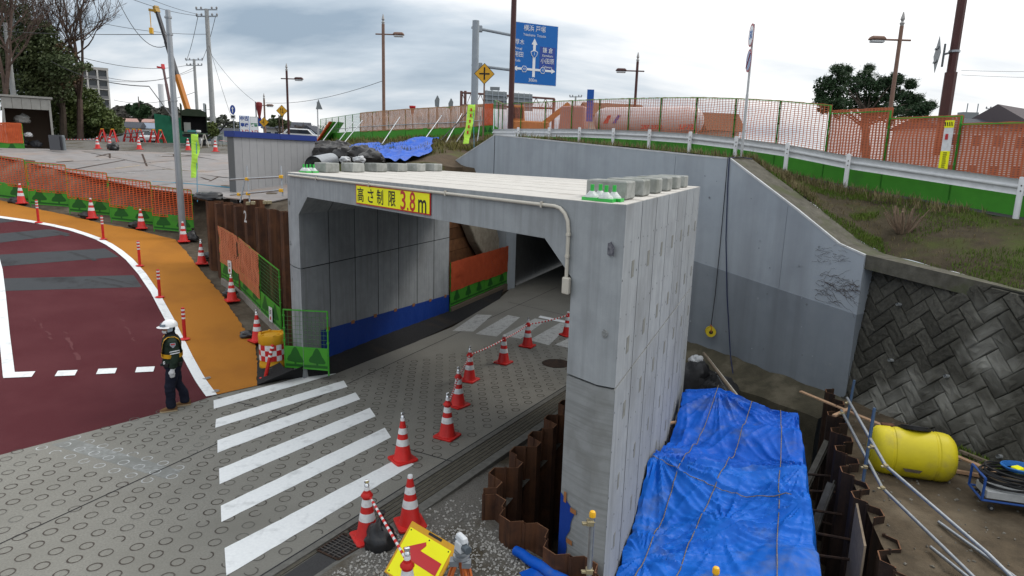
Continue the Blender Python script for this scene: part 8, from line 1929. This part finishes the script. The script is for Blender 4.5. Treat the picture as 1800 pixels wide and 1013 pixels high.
m = MB(); loft(m, [((.0 + .012 * (1 - math.sin(R(a))), 0, 1.625 + .135 * math.sin(R(a))), .135 * math.cos(R(a)) + .002, .113 * math.cos(R(a)) + .002) for a in (0, 15, 30, 45, 60, 75, 88)], 28, True); hel = child(m, 'helmet', HW, smooth=True)
m = MB(); n_ = 24; vs = []
for r_, dz in ((.0, .004), (.035, -.012)):
    for j in range(n_ + 1):
        a = -1.5 + 3.0 * j / n_; ext = r_ * (1 + .9 * math.cos(a)); vs.append(Vector(((.138 + ext) * math.cos(a) + .005, (.116 + ext * .7) * math.sin(a), 1.632 + dz)))
m.add(vs + [p - Vector((0, 0, .006)) for p in vs], [(j, j + 1, n_ + 2 + j, n_ + 1 + j) for j in range(n_)] + [(2 * n_ + 2 + j, 3 * n_ + 3 + j, 3 * n_ + 4 + j, 2 * n_ + 3 + j) for j in range(n_)]); child(m, 'brim', HW, hel)
m = MB(); vs = []
for z in (1.655, 1.70):
    for j in range(13):
        a = -1.15 + 2.3 * j / 12; k = .148 if z < 1.66 else .137; vs.append(Vector((k * math.cos(a) + .016, (k - .02) * math.sin(a), z - .02 * math.cos(a))))
m.add(vs, [(j, j + 1, 14 + j, 13 + j) for j in range(12)]); child(m, 'goggles', mat('goggle_grey', (.16, .2, .24), .15), hel)
for s_ in (-1, 1):
    m = MB(); m.add([Vector(p) for p in ((.055, s_ * .088, 1.63), (-.04, s_ * .092, 1.63), (-.03, s_ * .088, 1.55), (.045, s_ * .084, 1.53))], [(0, 1, 2, 3)]); child(m, 'ear_flap', mat('flap_bluegrey', (.3, .36, .42), .7), hel)
m = MB(); vs = []
for z in (1.505, 1.53, 1.555):
    for j in range(11):
        a = -1.1 + 2.2 * j / 10; k = .112 if z != 1.53 else .122; vs.append(Vector((k * math.cos(a) + .012, (k - .025) * math.sin(a), z)))
m.add(vs, [(r_ * 11 + j, r_ * 11 + j + 1, (r_ + 1) * 11 + j + 1, (r_ + 1) * 11 + j) for r_ in range(2) for j in range(10)]); child(m, 'face_mask', GLV, smooth=True)
m = MB()
for s_ in (-1, 1): m.tube([(.112, s_ * .035, 1.60), (.118, s_ * .035, 1.60)], .02, 10); m.bar((.1, s_ * .055, 1.603), (.01, s_ * .085, 1.603), .004)
child(m, 'glasses', mat('glasses_dark', (.02, .02, .025), .2))
loft_g = MB(); loft(loft_g, [((0, 0, 1.42), .088, .095), ((.005, 0, 1.46), .085, .086), ((.012, 0, 1.50), .082, .08), ((.018, 0, 1.535), .085, .078)], 18, False); child(loft_g, 'neck_gaiter', GAIT, smooth=True)
VY = mat('vest_yellow', (.62, .32, .01), .5, (.55, .27, .01), 6)
def torso_pt(a, z, k=.012): rx, ry = tor(z); return Vector(((rx + k) * math.cos(a), (ry + k) * math.sin(a), z))
m = MB(); vs = []; n_ = 40
for z in (1.05, 1.13): vs += [torso_pt(2 * math.pi * j / n_, z, .016) for j in range(n_)]
m.add(vs, [(j, (j + 1) % n_, n_ + (j + 1) % n_, n_ + j) for j in range(n_)]); child(m, 'waist_band', VY, smooth=True)
for s_ in (-1, 1):
    L_ = []
    for i in range(15):
        z = 1.08 + (1.40 - 1.08) * i / 14; L_.append(torso_pt(s_ * (.42 + .28 * i / 14), z, .018))
    for a in (60, 90, 120): L_.append(Vector((.11 * math.cos(R(a)), s_ * .125, 1.43 + .025 * math.sin(R(a)))))
    for i in range(15):
        z = 1.40 - (1.40 - 1.08) * i / 14; L_.append(torso_pt(math.pi - s_ * 0 - (.7 - .25 * i / 14) if s_ > 0 else math.pi + (.7 - .25 * i / 14), z, .018))
    m = MB(); vs = []
    for i, p in enumerate(L_): vs += [p + Vector((0, -.042, 0)), p + Vector((0, .042, 0))]
    m.add(vs, [(2 * i, 2 * i + 1, 2 * i + 3, 2 * i + 2) for i in range(len(L_) - 1)]); child(m, 'shoulder_strap', VY, smooth=True)
sh, el = Vector((-.01, .185, 1.39)), Vector((-.045, .262, 1.12))
for f in (.66, .80):
    c = sh.lerp(el, f); d = (el - sh).normalized(); m = MB(); m.tube([c, c + d * .018], .079, 16, False); child(m, 'arm_band', GLV)
m = MB(); c = Vector((-.015, .285, 1.335)); m.prism([c + Vector((x, 0, z)) for x, z in ((-.042, .04), (.042, .04), (.045, .0), (.0, -.055), (-.045, 0))], (0, .012, 0)); bd = child(m, 'badge', mat('badge_grey', (.30, .32, .36), .6))
m = MB(); m.prism([c + Vector((x, .0135, z)) for x, z in ((-.03, .03), (.03, .03), (.03, .008), (-.03, .008))], (0, .002, 0)); child(m, 'badge_red', SIGNR, bd)
m = MB(); vs = []
for z in (.925, .96): vs += [torso_pt(2 * math.pi * j / n_, z, .012) for j in range(n_)]
m.add(vs, [(j, (j + 1) % n_, n_ + (j + 1) % n_, n_ + j) for j in range(n_)]); bl_ = child(m, 'belt', BLACKR, smooth=True)
for a, s_ in ((.5, .05), (1.0, .06), (2.2, .07)):
    m = MB(); p = torso_pt(a, .93, .03); m.box(p, (.06, .04, s_)); child(m, 'pouch', BLACKR, bl_, bevel=.008)
m = MB(); p = torso_pt(.75, .97, .03); m.box(p, (.03, .03, .06)); child(m, 'white_tag', GLV, bl_, bevel=.008)
BT = mat('boot_brown', (.16, .085, .035), .7, (.11, .06, .03), 8)
for s_, axx in ((1, .075), (-1, -.15)):
    m = MB(); vs = []
    prof_ = [(-.095, .03, .09), (-.08, .042, .11), (-.03, .045, .12), (.04, .046, .10), (.10, .05, .075), (.15, .045, .058), (.185, .025, .04)]
    for x, w_, h_ in prof_:
        for a in range(9):
            t = math.pi * a / 8; vs.append(Vector((axx + x, s_ * .105 + w_ * math.cos(t), .018 + (h_ - .018) * math.sin(t) ** .7)))
    m.add(vs, [(i * 9 + j, i * 9 + j + 1, (i + 1) * 9 + j + 1, (i + 1) * 9 + j) for i in range(len(prof_) - 1) for j in range(8)] + [tuple(range(9)), tuple((len(prof_) - 1) * 9 + j for j in range(9))]); sb = child(m, 'boot', BT, smooth=True)
    m = MB(); P = [Vector((axx + x, s_ * .105 + sg * (w_ + .004), 0)) for sg in (1,) for x, w_, _ in prof_] + [Vector((axx + x, s_ * .105 - (w_ + .004), 0)) for x, w_, _ in prof_[::-1]]; m.prism(P, (0, 0, .024)); child(m, 'sole', mat('sole_tan', (.35, .28, .18), .8), sb)
